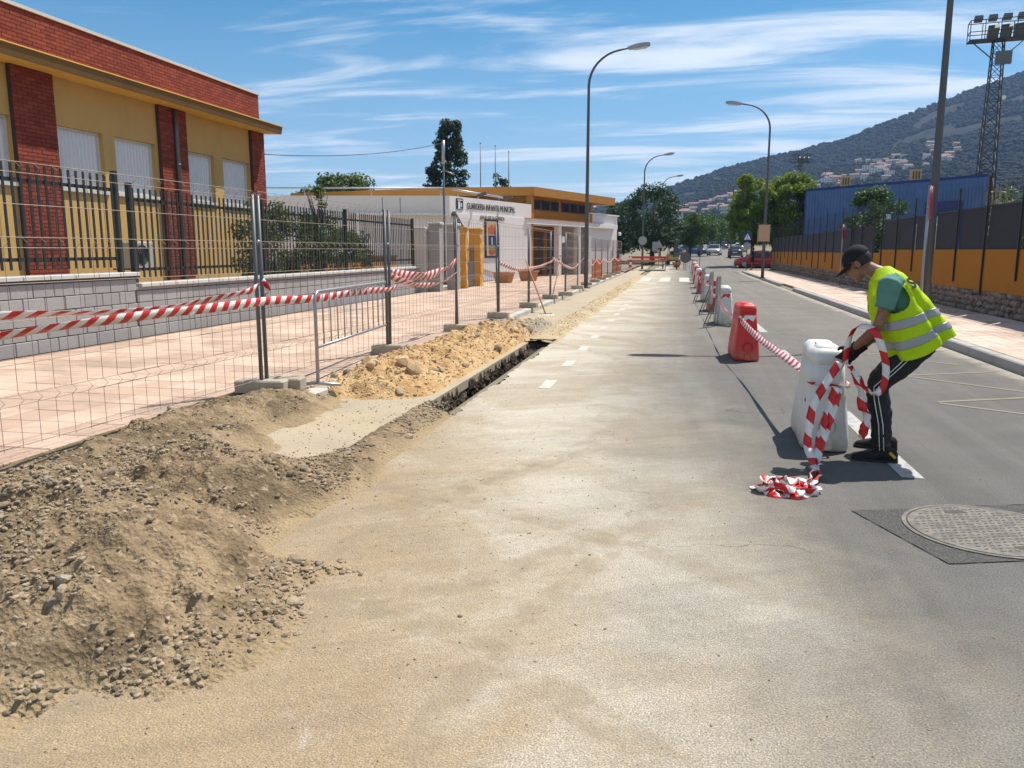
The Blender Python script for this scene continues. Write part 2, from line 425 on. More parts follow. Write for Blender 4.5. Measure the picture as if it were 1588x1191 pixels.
def plastic_material(name, col, dust=.35):
    t = NT(name); x, y, z = t.xyz()
    c = t.hsv(tuple(col)+(1,), val=t.math('MULTIPLY_ADD', t.noise(3., 4), .16, .92))
    sc = t.math('MULTIPLY', t.ramp(t.noise(7., 6, .7, .5), .54, .74), .5)
    c = t.mix(t.math('MULTIPLY', sc, dust), c, (.30,.25,.19))
    c = t.mix(t.math('MULTIPLY', t.math('MULTIPLY', t.ramp(t.noise(5., 5, .7), .3, .7), t.ramp(z, .30, 0.)), dust*1.3), c, (.42,.34,.23))
    nm = t.bump(t.noise(9., 3, .6), .006, .6)
    t.fin(c, t.math('MULTIPLY_ADD', t.noise(6.,4), .3, .33), 0, nm, .45)
    t.b.inputs['Subsurface Weight'].default_value = .15; t.b.inputs['Subsurface Radius'].default_value = (.02,.01,.01)
    return t.mat
def stonewall_material():
    t = NT('rubble_stone'); r_ = t.rnd()
    c = t.mix(r_, (.16,.125,.095), (.30,.255,.21))
    c = t.hsv(c, val=t.math('MULTIPLY', t.math('MULTIPLY_ADD', t.noise(18., 5, .7), .7, .65), t.math('MULTIPLY_ADD', t.noise(3., 4), .3, .85)))
    return t.fin(c, .9, 0, t.bump(t.noise(30., 5, .7), .012), .2)
def metal(name, col, rough=.45, m=.85, var=.12):
    return M(name, col, rough, var, 6., m, 0., .0006, 200.)

K = {}
K['road'] = road_material()
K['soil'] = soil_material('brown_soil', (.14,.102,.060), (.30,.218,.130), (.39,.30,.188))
K['ochre'] = soil_material('ochre_soil', (.44,.265,.115), (.53,.36,.185), (.60,.455,.27), True)
K['backfill'] = soil_material('backfill_soil', (.40,.31,.19), (.50,.40,.26), (.46,.36,.22))
K['trench'] = soil_material('tarred_trench_side', (.030,.026,.022), (.11,.085,.06), (.36,.26,.16))
K['stone'] = M('field_stone', (.27,.208,.14), .9, .25, 9., 0, .45, .004, 60., (.36,.275,.17), .6, 8.)
K['gutter'] = concrete_material('dusty_concrete', (.37,.31,.225), .25, (.42,.335,.215), .85)
K['kerb'] = concrete_material('kerb_concrete', (.44,.42,.385), .16, (.55,.47,.35), .4)
K['kerbR'] = concrete_material('grey_kerb_concrete', (.36,.35,.335), .16, (.45,.40,.32), .25)
K['foot'] = concrete_material('block_concrete', (.36,.31,.245), .2, (.5,.42,.3), .3)
K['tileL'] = tile_material('pink_paver', (.45,.31,.225), (.60,.43,.325))
K['tileR'] = tile_material('rose_paver', (.56,.405,.325), (.66,.50,.41))
K['bed'] = M('mortar_bed', (.20,.14,.10), .95, .2, 4.)
K['brick'] = brick_material()
K['mortar'] = M('dark_mortar', (.065,.040,.034), .95, .2, 6.)
K['yellow'] = render_material('yellow_render', (.50,.318,.118), .12, .30, (.32,.20,.08))
K['ochrepaint'] = render_material('ochre_cornice_paint', (.70,.40,.085), .12, .3, (.4,.2,.05))
K['fascia'] = render_material('brown_fascia', (.165,.095,.035), .15, .3, (.07,.04,.02))
K['coping'] = concrete_material('pale_coping', (.52,.50,.47), .14, (.46,.43,.38), .3)
K['block'] = concrete_material('grey_block', (.31,.30,.298), .12, (.38,.345,.30), .3)
K['blockjoint'] = M('block_joint', (.10,.098,.096), .95, .2, 6.)
K['blind'] = M('white_blind', (.66,.66,.70), .5, .05, 2.)
K['frame'] = M('pale_window_frame', (.55,.54,.53), .5, .08, 3.)
K['glassdark'] = M('dark_glass', (.020,.024,.028), .16, .1, 2., 0, 0, 0, 60, None, 0, 1.5, .4)
K['fence'] = metal('dark_green_fence_paint', (.022,.027,.028), .5, .2)
K['galv'] = metal('galvanised_steel', (.36,.365,.37), .42, .75)
K['galvdark'] = metal('dull_galvanised_steel', (.13,.135,.14), .5, .6)
K['wire'] = metal('rusty_wire', (.24,.19,.15), .6, .4)
K['lamp'] = metal('grey_lamp_post', (.095,.098,.104), .55, .3)
K['mast'] = M('dark_mast_steel', (.045,.050,.060), .7, .15, 2.)
K['lamphead'] = metal('lamp_head_grey', (.30,.31,.32), .4, .5)
K['lampglass'] = M('lamp_glass', (.55,.54,.48), .25, .08, 6.)
K['tape'] = tape_material()
K['whiteplastic'] = plastic_material('white_plastic', (.63,.62,.59), .6)
K['redplastic'] = plastic_material('red_plastic', (.56,.022,.020), .30)
K['paint'] = None
def paint_material(name, col, worn=.5):
    t = NT(name)
    c = t.hsv(tuple(col)+(1,), val=t.math('MULTIPLY_ADD', t.noise(8., 5, .7), .4, .78))
    w = t.math('MULTIPLY', t.ramp(t.noise(16., 6, .75), .46, .6), worn)
    c = t.mix(w, c, (.22,.21,.195))
    return t.fin(c, .85, 0, t.bump(t.noise(60.,4), .002), .25)
K['paint'] = paint_material('white_road_paint', (.44,.43,.405), .7)
K['fadedpaint'] = paint_material('faded_road_paint', (.58,.55,.47), .65)
K['yellowpaint'] = paint_material('yellow_road_paint', (.24,.205,.13), .9)
K['orange'] = render_material('orange_render', (.37,.150,.018), .09, .18, (.3,.14,.03))
K['rubble'] = stonewall_material()
K['black'] = M('black_paint', (.018,.018,.02), .5, .2, 6.)
K['screen'] = M('dark_privacy_screen', (.022,.025,.030), .8, .15, 2.)
K['white'] = render_material('white_render', (.70,.665,.645), .05, .15, (.45,.40,.36))
K['brownroof'] = render_material('ochre_brown_render', (.40,.185,.045), .08, .15, (.2,.1,.03))
K['door'] = M('dark_red_door', (.10,.018,.016), .5, .1, 4.)
K['blue'] = M('blue_sheet', (.055,.125,.285), .45, .12, .6, .0, 0, 0, 60, (.12,.2,.4), .3)
K['bluedark'] = M('dark_blue_sheet', (.012,.03,.16), .5, .1, 1.)
K['bark'] = M('bark', (.10,.075,.055), .95, .3, 8., 0, 0, .02, 25.)
K['terra'] = M('terracotta', (.46,.20,.085), .85, .12, 6.)
K['red'] = M('signal_red', (.55,.03,.025), .45, .1, 5.)
K['signwhite'] = M('sign_white', (.72,.72,.70), .4, .06, 5.)
K['signblue'] = M('sign_blue', (.012,.04,.17), .4, .06, 5.)
K['signback'] = metal('grey_sign_back', (.30,.31,.31), .5, .4)
K['cardboard'] = M('tan_board', (.50,.31,.20), .8, .1, 5.)
K['ground'] = M('dry_ground', (.19,.165,.11), .95, .3, .2, 0, 0, 0, 60, (.16,.17,.07), .6, .05)
K['yard'] = M('yard_concrete', (.40,.36,.30), .95, .2, .8)
K['tyre'] = M('rubber', (.02,.02,.021), .8, .2, 9.)
K['hill'] = None

# ------------------------------------------------------------------ ground, hill, roads
def zg(y):
    y = np.asarray(y, float); t = np.maximum(y-55, 0); return .019*(np.sqrt(t*t+64)-8)
def zgs(y): return float(zg(y))
xs = np.concatenate([np.linspace(-2600,-60,30), np.linspace(-50,-6,12), [-4.6,-2.3], np.linspace(0,60,16), np.linspace(80,2600,30)])
ys = np.concatenate([np.linspace(-150,-10,6), [-3.,0.,7.9], np.linspace(20,260,40), np.linspace(300,3000,20)])
def gz_(X, Y): return zg(np.minimum(Y, 600)) - .05 - .02*(Y>-5)
gm = grid_mesh('ground', xs, ys, gz_, K['ground'], True, lambda x, y: ~((x>-4.7)&(x<-2.2)&(y>-3.1)&(y<18)))
tag(link('ground', gm), kind='structure')

CR = np.array([(-1.2,30),(-.3,38),(-.15,52),(-.075,69),(-.014,91),(.045,115),(.124,136.5),(.172,148),(.277,194),(.357,229),(.5,270),(.8,300),(1.6,240)])
def hillz(X, Y):
    az = X/np.maximum(Y, 1.)
    c = np.interp(az, CR[:,0], CR[:,1]) - 4.
    t = np.clip((Y-250)/950., 0, 1)
    rough = fbm(X/170., Y/170., 5, 3)
    z = 3.6 + c*t**1.6*(1+.10*rough*(1-t)**.5*2)
    z = z - np.maximum(Y-1200, 0)*.25
    fold = np.abs(fbm(X/260.+3, Y/420., 3, 9))
    z = z - 22*fold*t*(1-t)*2 + 2.2*fbm(X/28., Y/28., 3, 21)*np.clip(t*6,0,1)
    return z
def hill_material():
    t = NT('scrubby_hillside')
    a = t.noise(.010, 6, .6, .6); b = t.noise(.06, 5, .7); c = t.noise(.3, 3, .6)
    col = t.mix(t.ramp(b, .36, .6), (.011,.017,.012), (.030,.031,.022))
    col = t.mix(t.math('MULTIPLY', t.ramp(a, .52, .7), .75), col, (.040,.038,.029))
    col = t.hsv(col, val=t.math('MULTIPLY_ADD', c, 1.0, .5))
    return t.fin(col, .95, 0, t.bump(c, 2.), .1)
K['hill'] = hill_material()
hxs = []
az_ = np.linspace(-.5, 1.0, 190); yy_ = np.concatenate([np.linspace(235,600,60), np.linspace(610,1230,80), [1300,1500,1900]])
A_, Y_ = np.meshgrid(az_, yy_); X_ = A_*Y_; Z_ = hillz(X_, Y_)
me = bpy.data.meshes.new('hill'); nx_, ny_ = len(az_), len(yy_)
i_, j_ = np.meshgrid(np.arange(nx_-1), np.arange(ny_-1)); a_ = (j_*nx_+i_).ravel()
me.from_pydata(np.stack([X_.ravel(),Y_.ravel(),Z_.ravel()],1).tolist(), [], np.stack([a_,a_+1,a_+nx_+1,a_+nx_],1).tolist())
me.materials.append(K['hill']); me.polygons.foreach_set('use_smooth', [True]*len(me.polygons))
tag(link('hill', me), kind='structure')

# road sheet; its left edge is the cut side of the trench
def road_left(y):  return -2.13 + float(sstep(58, 120, y))*3.4 + max(0, y-120)*.055
def road_right(y): return 4.4 + float(sstep(62, 120, y))*4.6 + max(0, y-120)*.075
mb = MB(); ry = [-4,0,2,4,6,7.3]+[7.45+.11*k_ for k_ in range(60)]+[14.2,18,24,30,40,50] + list(range(55, 260, 5))
NXR = 6; rows = []
for y in ry:
    l, r_ = road_left(y)+(rng.uniform(-.022,.030)-(.02 if int(y*1.3)%3 else -.02) if 7.4 < y < 14.1 else 0), road_right(y)
    rows.append([(l+(r_-l)*k/NXR, y, zgs(y)) for k in range(NXR+1)])
for k in range(len(rows)-1):
    for i in range(NXR): mb.add([rows[k][i],rows[k][i+1],rows[k+1][i+1],rows[k+1][i]], [(0,1,2,3)])
for y0, y1 in ((61.5,65),(65,68.5)):   # side street on the right
    mb.add([(road_right(y0),y0,zgs(y0)),(60,y0,zgs(y0)+.3),(60,y1,zgs(y1)+.3),(road_right(y1),y1,zgs(y1))], [(0,1,2,3)])
road = tag(mb.build('road', K['road'], fixn=False), kind='structure')
# concrete gutter strip
mb = MB(); gy = [5.25,6.2,7.45,10,13.9,18,24,30,40,50,60,75]
for k in range(len(gy)-1):
    r0 = -2.55; mb.add([(-3.72,gy[k],.006+zgs(gy[k])),(r0,gy[k],.006+zgs(gy[k])),(r0,gy[k+1],.006+zgs(gy[k+1])),(-3.72,gy[k+1],.006+zgs(gy[k+1]))], [(0,1,2,3)])
mb.box(-3.7,-2.552,7.46,13.88,-.10,.0)
tag(mb.build('gutter', K['gutter'], fixn=False), kind='structure')

# trench: rough sides and bottom in one sheet, deep in the middle, backfilled beyond
def trench_profile():
    me_v = []; me_f = []
    nu, nv = 64, 330
    for j in range(nv):
        y = 7.30 + 6.75*j/(nv-1)
        e = float(sstep(7.34, 7.6, y)*(1-sstep(13.0, 13.9, y)))
        for i in range(nu):
            u = i/(nu-1)
            if u < .42: x = -2.555; z = -.10*(1 if u>0 else 0) - (u/.42)*.42; side = 1
            elif u < .62: x = -2.555+.43*(u-.42)/.20; z = -.5; side = 0
            else: x = -2.125; z = -.5*(1-(u-.62)/.38); side = -1
            n = float(0)
            me_v.append([x, y, z, side, e])
    V = np.array(me_v); s_, t_ = V[:,2]*9+V[:,3]*5, V[:,1]*9
    nb = fbm(t_, s_, 4, 5, .6); nf = fbm(t_*4, s_*4, 3, 8, .6)
    deep = np.clip(-V[:,2]*9, 0, 1)
    V[:,0] += V[:,3]*(nb*.075+nf*.035+.015)*deep
    V[:,2] = np.where(V[:,2] < -.005, V[:,2]*np.where(V[:,1]>10, V[:,4], .12+.88*V[:,4]) + (V[:,3]==0)*(nb*.09+nf*.03)*1.2, V[:,2]-.004)
    V[:,2] += .035*sstep(13.7,14.0,V[:,1])
    F = []
    for j in range(nv-1):
        for i in range(nu-1): a = j*nu+i; F.append((a, a+1, a+nu+1, a+nu))
    m_ = bpy.data.meshes.new('trench'); m_.from_pydata(V[:,:3].tolist(), [], F); m_.materials.append(K['trench'])
    m_.polygons.foreach_set('use_smooth', [True]*len(F)); return m_
trench = tag(link('trench', trench_profile()), kind='structure')
bxs = np.linspace(-2.72, -2.05, 22); bys = np.linspace(13.7, 52, 620)
def backz(X, Y):
    c = (X+2.38-.06*fbm(Y*.7, Y*0+3, 3, 4))/.27
    return .045*np.exp(-c**4*1.1)+.05*fbm(X*6, Y*6, 3, 31)*np.exp(-c**4)*1.0 - .02 + zg(Y) + .012
tag(link('trench_backfill', grid_mesh('trench_backfill', bxs, bys, backz, K['backfill'])), kind='structure')

# ------------------------------------------------------------------ pavements with their pavers and kerb stones
def paver_mesh(name, w, l, h, mat):
    b = .006; mb = MB()
    z = -h
    mb.add([(0,0,z),(w,0,z),(w,l,z),(0,l,z),(0,0,-b),(w,0,-b),(w,l,-b),(0,l,-b),(b,b,0),(w-b,b,0),(w-b,l-b,0),(b,l-b,0)],
      [(0,1,5,4),(1,2,6,5),(2,3,7,6),(3,0,4,7),(4,5,9,8),(5,6,10,9),(6,7,11,10),(7,4,8,11),(8,9,10,11)])
    return mb.mesh(name, mat)
def pave(parent, x0, x1, y0, y1, tw, tl, ztop, mat, camd, skip=None, stagger=True, nmax=300):
    cells = []
    ncol = int(round((x1-x0)/tw))
    for i in range(ncol):
        off = (tl/2 if (stagger and i%2) else 0)
        y = y0-off
        while y < y1:
            x = x0+i*tw
            if not (skip and skip(x, y)):
                cells.append((x, y))
            y += tl
    cells.sort(key=lambda c: (c[0]+tw/2)**2+(c[1]+tl/2)**2 + (1e4 if not camd(c[0], c[1]) else 0))
    me_ = paver_mesh('paver', tw-.010, tl-.010, .03, mat)
    for x, y in cells[:nmax]:
        link('paver', me_, parent, (x+.003, y+.003, ztop+rng.uniform(-.002,.002)+zgs(y)), (rng.uniform(-.003,.003), rng.uniform(-.003,.003), 0))
    rest = cells[nmax:]
    V, F, Rn = [], [], []
    base = np.array([v.co[:] for v in me_.vertices]); fb = [tuple(p.vertices) for p in me_.polygons]
    for x, y in rest:
        b0 = len(V); V += (base+[x+.003, y+.003, ztop+rng.uniform(-.002,.002)+zgs(y)]).tolist(); q = rng.random(); Rn += [q]*len(base)
        F += [tuple(i+b0 for i in f) for f in fb]
    m2 = bpy.data.meshes.new('paver_field'); m2.from_pydata(V, [], F); m2.materials.append(mat)
    at = m2.attributes.new('rnd', 'FLOAT', 'POINT'); at.data.foreach_set('value', Rn)
    tag(link('paver_field', m2, parent), kind='stuff')

mb = MB()
mb.box(-9.3,-4.548,-2,7.62,-.3,.118); mb.box(-9.3,-3.90,7.62,50,-.3,.118)
for k in range(50,100,5):
    mb.add([(-14,k,.118+zgs(k)),(road_left(k)-1.6,k,.118+zgs(k)),(road_left(k+5)-1.6,k+5,.118+zgs(k+5)),(-14,k+5,.118+zgs(k+5))],[(0,1,2,3)])
pav_l = tag(mb.build('left_pavement', K['bed'], fixn=False), kind='structure')
pave(pav_l, -8.8, -4.55, 2.0, 50, .425, .425, .136, K['tileL'], lambda x, y: y > 4.2 and -x < .78*y+1.3, stagger=False, nmax=270)
pave(pav_l, -4.55, -3.9, 7.65, 50, .325, .425, .136, K['tileL'], lambda x, y: True, stagger=False, nmax=30)
mb = MB(); mb.box(4.58,7.1,6,60.5,-.3,.118)
pav_r = tag(mb.build('right_pavement', K['bed'], fixn=False), kind='structure')
pave(pav_r, 4.60, 7.0, 9.0, 60, .40, .40, .136, K['tileR'], lambda x, y: y > 2.15*x-.3)
def kerb_mesh(w, l, h, mat, name='kerb_stone'):
    return MB().bbox(0, w, 0, l, -.30, h, .018).mesh(name, mat)
kl = kerb_mesh(.20, .992, .125, K['kerb']); kr = kerb_mesh(.17, .992, .14, K['kerbR'])
kerb_l = tag(MB().box(-3.86,-3.74,8.0,56,-.3,.05).build('left_kerb', K['bed']), kind='structure')
for k in range(48):
    y = 7.62+k
    link('kerb_stone', kl, kerb_l, (-3.90, y, rng.uniform(-.004,.004)+zgs(y)), (0,0,rng.uniform(-.006,.006)))
kerb_r = tag(MB().box(4.44,4.56,6,60.4,-.3,.05).build('right_kerb', K['bed']), kind='structure')
for k in range(54):
    y = 6.4+k
    if y > 33 and y < 36.5:
        link('kerb_stone', kr, kerb_r, (4.40, y, -.10), (0,0,0)); continue   # dropped kerb
    link('kerb_stone', kr, kerb_r, (4.40, y, rng.uniform(-.003,.003)), (0,0,rng.uniform(-.004,.004)))
# corner beyond, left as slabs following the rise
for y0, y1, xl, xr in ((68.5,110,9,40),):
    mb = MB()
    for k in range(int(y0), int(y1), 5):
        mb.add([(road_right(k)+.2,k,.13+zgs(k)),(xr,k,.13+zgs(k)),(xr,k+5,.13+zgs(k+5)),(road_right(k+5)+.2,k+5,.13+zgs(k+5))],[(0,1,2,3)])
        mb.add([(road_right(k)+.2,k,zgs(k)-.05),(road_right(k)+.2,k,.13+zgs(k)),(road_right(k+5)+.2,k+5,.13+zgs(k+5)),(road_right(k+5)+.2,k+5,zgs(k+5)-.05)],[(0,1,2,3)])
    tag(mb.build('far_pavement', K['tileR'], fixn=False), kind='structure')

# ------------------------------------------------------------------ paint on the road
def sheet(name, polys, mat, parent, z=.004):
    mb = MB()
    for p in polys: mb.add([(x, y, z+zgs(y)) for x, y in p], [tuple(range(len(p)))])
    return mb.build(name, mat, parent, fixn=False)
for y0, l in ((5.95,2.45),(11.1,2.4),(16.4,2.4),(21.7,2.4),(27,2.4),(32.3,2.4)):
    sheet('centre_dash', [[(1.60,y0),(1.75,y0),(1.72,y0+l),(1.57,y0+l)]], K['paint'], road)
for y0 in (9.1,10.95,12.75,14.6,16.4,18.2,20,21.8,23.6,25.4):
    sheet('parking_dash', [[(-1.58,y0),(-1.44,y0),(-1.44,y0+.62),(-1.58,y0+.62)]], K['fadedpaint'], road)
for x0 in (-2.1,-1.05,0.,):
    sheet('crossing_bar', [[(x0,42.2),(x0+.55,42.2),(x0+.55,48.6),(x0,48.6)]], K['fadedpaint'], road)
def strip(a, b, w):
    a, b = Vector(a), Vector(b); n = (b-a).normalized(); n = Vector((-n.y, n.x))*w/2
    return [tuple(a-n), tuple(b-n), tuple(b+n), tuple(a+n)]
for a, b in (((2.86,11.0),(3.95,9.95)),((2.86,11.0),(4.15,11.6)),((2.74,9.12),(3.8,9.6)),((2.74,9.05),(3.6,8.45)),((2.86,13.2),(4.2,13.9)),((2.86,13.2),(3.9,12.2))):
    sheet('bay_marking', [strip(a, b, .07)], K['yellowpaint'], road)
# ------------------------------------------------------------------ heaps of soil
def segd(X, Y, a, b):
    ax, ay = a; bx, by = b; dx, dy = bx-ax, by-ay; L = dx*dx+dy*dy+1e-9
    t = np.clip(((X-ax)*dx+(Y-ay)*dy)/L, 0, 1); return np.hypot(X-ax-t*dx, Y-ay-t*dy)
def heap(X, Y, a, b, H, w, p=1.0):
    d = segd(X, Y, a, b)/w; return H*np.where(d < 1, (1-d)*(1-.35*(1-d)**2)*1.18, 0)**p
def soil_top(X, Y):
    wx = X+.16*fbm(X*1.3, Y*1.3, 3, 41); wy = Y+.16*fbm(X*1.3+9, Y*1.3, 3, 42)
    h = 0*X
    def um(h, g): k = .05; return np.where(np.maximum(h,g) > 0, np.maximum(h, g)+np.maximum(k-np.abs(h-g), 0)**2/(4*k), 0)
    for a, b, H, w in (((-3.9,3.75),(-2.85,3.22),.46,.96), ((-2.85,3.22),(-2.40,3.02),.41,.86), ((-2.40,3.02),(-2.05,2.90),.24,.70), ((-2.3,3.10),(-2.02,3.42),.12,.50),
                       ((-3.25,4.75),(-2.85,4.60),.33,.72), ((-2.95,4.70),(-2.45,4.90),.15,.60), ((-4.55,4.9),(-4.0,7.4),.20,.75), ((-3.4,5.2),(-3.8,5.9),.14,.55),
                       ((-5.4,3.2),(-3.9,3.7),.42,.9)):
        h = um(h, heap(wx, wy, a, b, H, w))
    pit = np.exp(-(((X+4.25)/.36)**2+((Y-4.25)/.40)**2))
    base = -.05 + .07*sstep(-2.05, -2.45, X+.25*fbm(X*2,Y*2,3,50))
    patch = sstep(-3.70,-3.45,X)*sstep(-2.45,-2.60,X)*sstep(5.1,5.5,Y)
    base = base - .045*patch + .06*sstep(-2.62,-2.54,X)*sstep(-2.0,-2.2,X)*sstep(5.,5.4,Y) + .05*fbm(X*5,Y*5,4,55)*patch
    rough = np.clip(h*5, .10, 1.)
    track = .018*np.sin((Y*.4+X*.9)*38)*np.exp(-(((X+2.3)/.35)**2+((Y-5.0)/.3)**2))
    z = base + h*(1+.18*fbm(X*3.1,Y*3.1,3,43)) - .38*pit + rough*(.085*fbm(X*4.2, Y*4.2, 4, 44, .55) + .040*fbm(X*17, Y*17, 4, 45, .62)) + track
    z = np.maximum(z, np.where(Y > 4.0, (.115+.05*fbm(X*4,Y*4,3,57))*sstep(-4.05,-4.42,X), -9)*(X < -4.06) + np.where(X < -4.06, 0, -9))
    z = np.where(X < -4.40, np.minimum(z, .128), z); z = np.where((X < -4.48)&(Y > 3.8), np.maximum(z, .118), z)
    return z
sx = np.arange(-5.35, -.95, .017); sy = np.arange(1.55, 7.95, .017)
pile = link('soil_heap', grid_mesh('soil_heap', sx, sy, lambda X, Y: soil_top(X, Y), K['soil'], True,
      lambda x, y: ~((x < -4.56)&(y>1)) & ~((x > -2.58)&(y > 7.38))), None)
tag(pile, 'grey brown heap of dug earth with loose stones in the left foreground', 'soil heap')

def ochre_top(X, Y):
    wx = X+.14*fbm(X*1.4,Y*1.4,3,61); wy = Y+.2*fbm(X*1.2+5,Y*1.2,3,62)
    h = np.maximum(heap(wx, wy, (-3.42,8.7),(-3.28,15.2), .36, .84), heap(wx, wy, (-3.3,15.2),(-3.15,16.6), .25, .75))
    h = np.maximum(h, heap(wx, wy, (-3.75,8.3),(-3.55,8.8), .22, .5))
    cut = sstep(-2.58, -2.72, X)
    z = -.03 + h*cut*(1+.22*fbm(X*2.6,Y*2.6,3,63)) + np.clip(h*6,.05,1)*cut*(.10*fbm(X*4,Y*4,4,64,.6)+.035*fbm(X*18,Y*18,3,65,.6)) + .03*cut*np.clip(h*6,0,1)*np.abs(np.sin(Y*9+X*4+3*fbm(X,Y,2,66)))
    return z
ox = np.arange(-4.35, -2.572, .024); oy = np.arange(7.5, 17.7, .024)
pile2 = link('soil_heap', grid_mesh('ochre_heap', ox, oy, ochre_top, K['ochre'], True), None)
tag(pile2, 'long ridge of orange earth lying between the trench and the wire fence', 'soil heap')

def stone_mesh(name, seed, mat, sub=1):
    bm = bmesh.new(); bmesh.ops.create_icosphere(bm, subdivisions=sub+1 if sub else 1, radius=1.)
    q = random.Random(seed); ph = [q.uniform(0, 6) for _ in range(6)]
    cuts = [(Vector((q.gauss(0,1),q.gauss(0,1),q.gauss(0,1))).normalized(), q.uniform(.55,.9)) for _ in range(7)]
    for v in bm.verts:
        p = v.co.copy()
        for n_, d_ in cuts:
            k = p.dot(n_)
            if k > d_: p -= n_*(k-d_)
        p *= 1+.08*math.sin(p.x*3+ph[0])+.08*math.sin(p.y*4+ph[1])
        v.co = Vector((p.x, p.y*.8, p.z*.66))
    me_ = bpy.data.meshes.new(name); bm.to_mesh(me_); bm.free(); me_.materials.append(mat); return me_
STONES = [stone_mesh('stone', s, K['stone']) for s in range(7)]
K['greystone'] = M('grey_stone', (.235,.205,.165), .9, .25, 9., 0, .45, .004, 60., (.42,.34,.22), .6, 8.)
GSTONES = [stone_mesh('stone', s+20, K['greystone']) for s in range(4)]
K['ochrestone'] = M('ochre_stone', (.50,.34,.19), .9, .25, 9., 0, .4, .004, 60., (.58,.44,.26), .6, 8.)
OSTONES = [stone_mesh('stone', s+40, K['ochrestone']) for s in range(4)]
def scatter(parent, top, pts, meshes, smin, smax, n_parts, weight, n_gravel, gmat, gs=(.006,.018)):
    x0, x1, y0, y1 = pts
    N = 90000
    X = nrng.uniform(x0, x1, N); Y = nrng.uniform(y0, y1, N); Z = top(X, Y)
    ok = nrng.random(N) < weight(X, Y, Z); X, Y, Z = X[ok], Y[ok], Z[ok]
    # bigger stones roll to the foot of a heap
    for k in range(min(n_parts, len(X))):
        s = smin*(smax/smin)**(rng.random()**2.2)
        link('stone', rng.choice(meshes), parent, (X[k], Y[k], Z[k]+s*.18), (rng.uniform(-.6,.6), rng.uniform(-.6,.6), rng.uniform(0,6)), (s*rng.uniform(.8,1.35), s, s*rng.uniform(.8,1.2)))
    X, Y, Z = X[n_parts:n_parts+n_gravel], Y[n_parts:n_parts+n_gravel], Z[n_parts:n_parts+n_gravel]
    bm = bmesh.new(); bmesh.ops.create_icosphere(bm, subdivisions=1, radius=1.)
    B = np.array([v.co[:] for v in bm.verts]); FB = np.array([[v.index for v in f.verts] for f in bm.faces]); bm.free()
    n = len(X); nb = len(B)
    S = gs[0]*(gs[1]/gs[0])**(nrng.random(n)**1.8)
    ang = nrng.uniform(0, 6.28, n); ca, sa = np.cos(ang), np.sin(ang)
    J = B[None]*(1+.5*(nrng.random((n, nb, 1))-.5))*np.array([1.15,.85,.7])*S[:,None,None]
    V = np.empty_like(J)
    V[...,0] = J[...,0]*ca[:,None]-J[...,1]*sa[:,None]+X[:,None]; V[...,1] = J[...,0]*sa[:,None]+J[...,1]*ca[:,None]+Y[:,None]; V[...,2] = J[...,2]+(Z+S*.2)[:,None]
    F = (FB[None]+(np.arange(n)*nb)[:,None,None]).reshape(-1,3)
    m_ = bpy.data.meshes.new('gravel'); m_.from_pydata(V.reshape(-1,3).tolist(), [], F.tolist()); m_.materials.append(gmat)
    at = m_.attributes.new('rnd', 'FLOAT', 'POINT'); at.data.foreach_set('value', np.repeat(nrng.random(n), nb))
    tag(link('gravel', m_, parent), kind='stuff')
def w_brown(X, Y, Z):
    w = np.clip(Z*2.0+.10, 0, .9)
    foot = np.exp(-((Z-.07)/.08)**2)*.9
    w = np.where(X > -2.2, np.maximum(w*.7, foot*.8*(Y<3.6)), np.maximum(w, foot))
    w = np.where((X<-4.45)|((X>-3.6)&(X<-2.5)&(Y>5.3)), 0, w)
    w = np.where(Z < -.03, .0, w)
    cl = np.clip(.5+2.6*fbm(X*2.3, Y*2.3, 3, 71), .06, 1.6); w = np.clip(w*cl, 0, 1)
    return np.where((X > -2.15)&(Y > 3.9), w*.25, w)
scatter(pile, soil_top, (-4.5,-1.25,1.75,7.7), STONES+GSTONES, .012, .044, 290, w_brown, 16000, K['stone'], (.0035,.019))
scatter(pile2, ochre_top, (-4.1,-2.55,7.7,17.4), OSTONES+STONES[:2], .025, .10, 170, lambda X, Y, Z: np.where(Z>.02, .6, 0), 4000, K['ochrestone'], (.008,.024))
# crumbs of soil strewn over the road
def w_road(X, Y, Z): return np.clip(np.exp(-(X+2.2)*.9)*np.exp(-np.maximum(Y-4,0)*.18)*.6, .004, 1)
crumbs = MB().sphere((-.9,3.2,.004), .012, .010, .008, 8, 5).build('loose_grit', K['stone'])
tag(crumbs, 'scattered grit and soil crumbs lying over the dusty road', 'grit', kind='stuff')
scatter(crumbs, lambda X, Y: 0*X, (-2.2,3.5,1.6,9.5), STONES, .008, .016, 0, w_road, 1500, K['stone'], (.002,.007))
slabgrit = lambda X, Y: .008+0*X
scatter(crumbs, slabgrit, (-3.5,-2.6,5.3,8.2), STONES, .008, .016, 0, lambda X, Y, Z: .4+0*X, 500, K['stone'], (.002,.010))
scatter(crumbs, lambda X, Y: .055+0*X, (-2.6,-2.1,14.5,40), STONES, .008, .016, 0, lambda X, Y, Z: .4+0*X, 700, K['ochrestone'], (.006,.022))
scatter(trench, lambda X, Y: -.40+.2*fbm(X*3,Y*3,2,3), (-2.54,-2.22,7.9,13.4), STONES, .02, .05, 50, lambda X, Y, Z: .5+0*X, 900, K['stone'], (.008,.03))
for k in range(60):
    s = rng.uniform(.015,.042); y = rng.uniform(7.7,13.5)
    link('stone', rng.choice(STONES), trench, (-2.575, y, rng.uniform(-.42,-.16)), (rng.uniform(0,6),rng.uniform(0,6),rng.uniform(0,6)), (s,s,s))

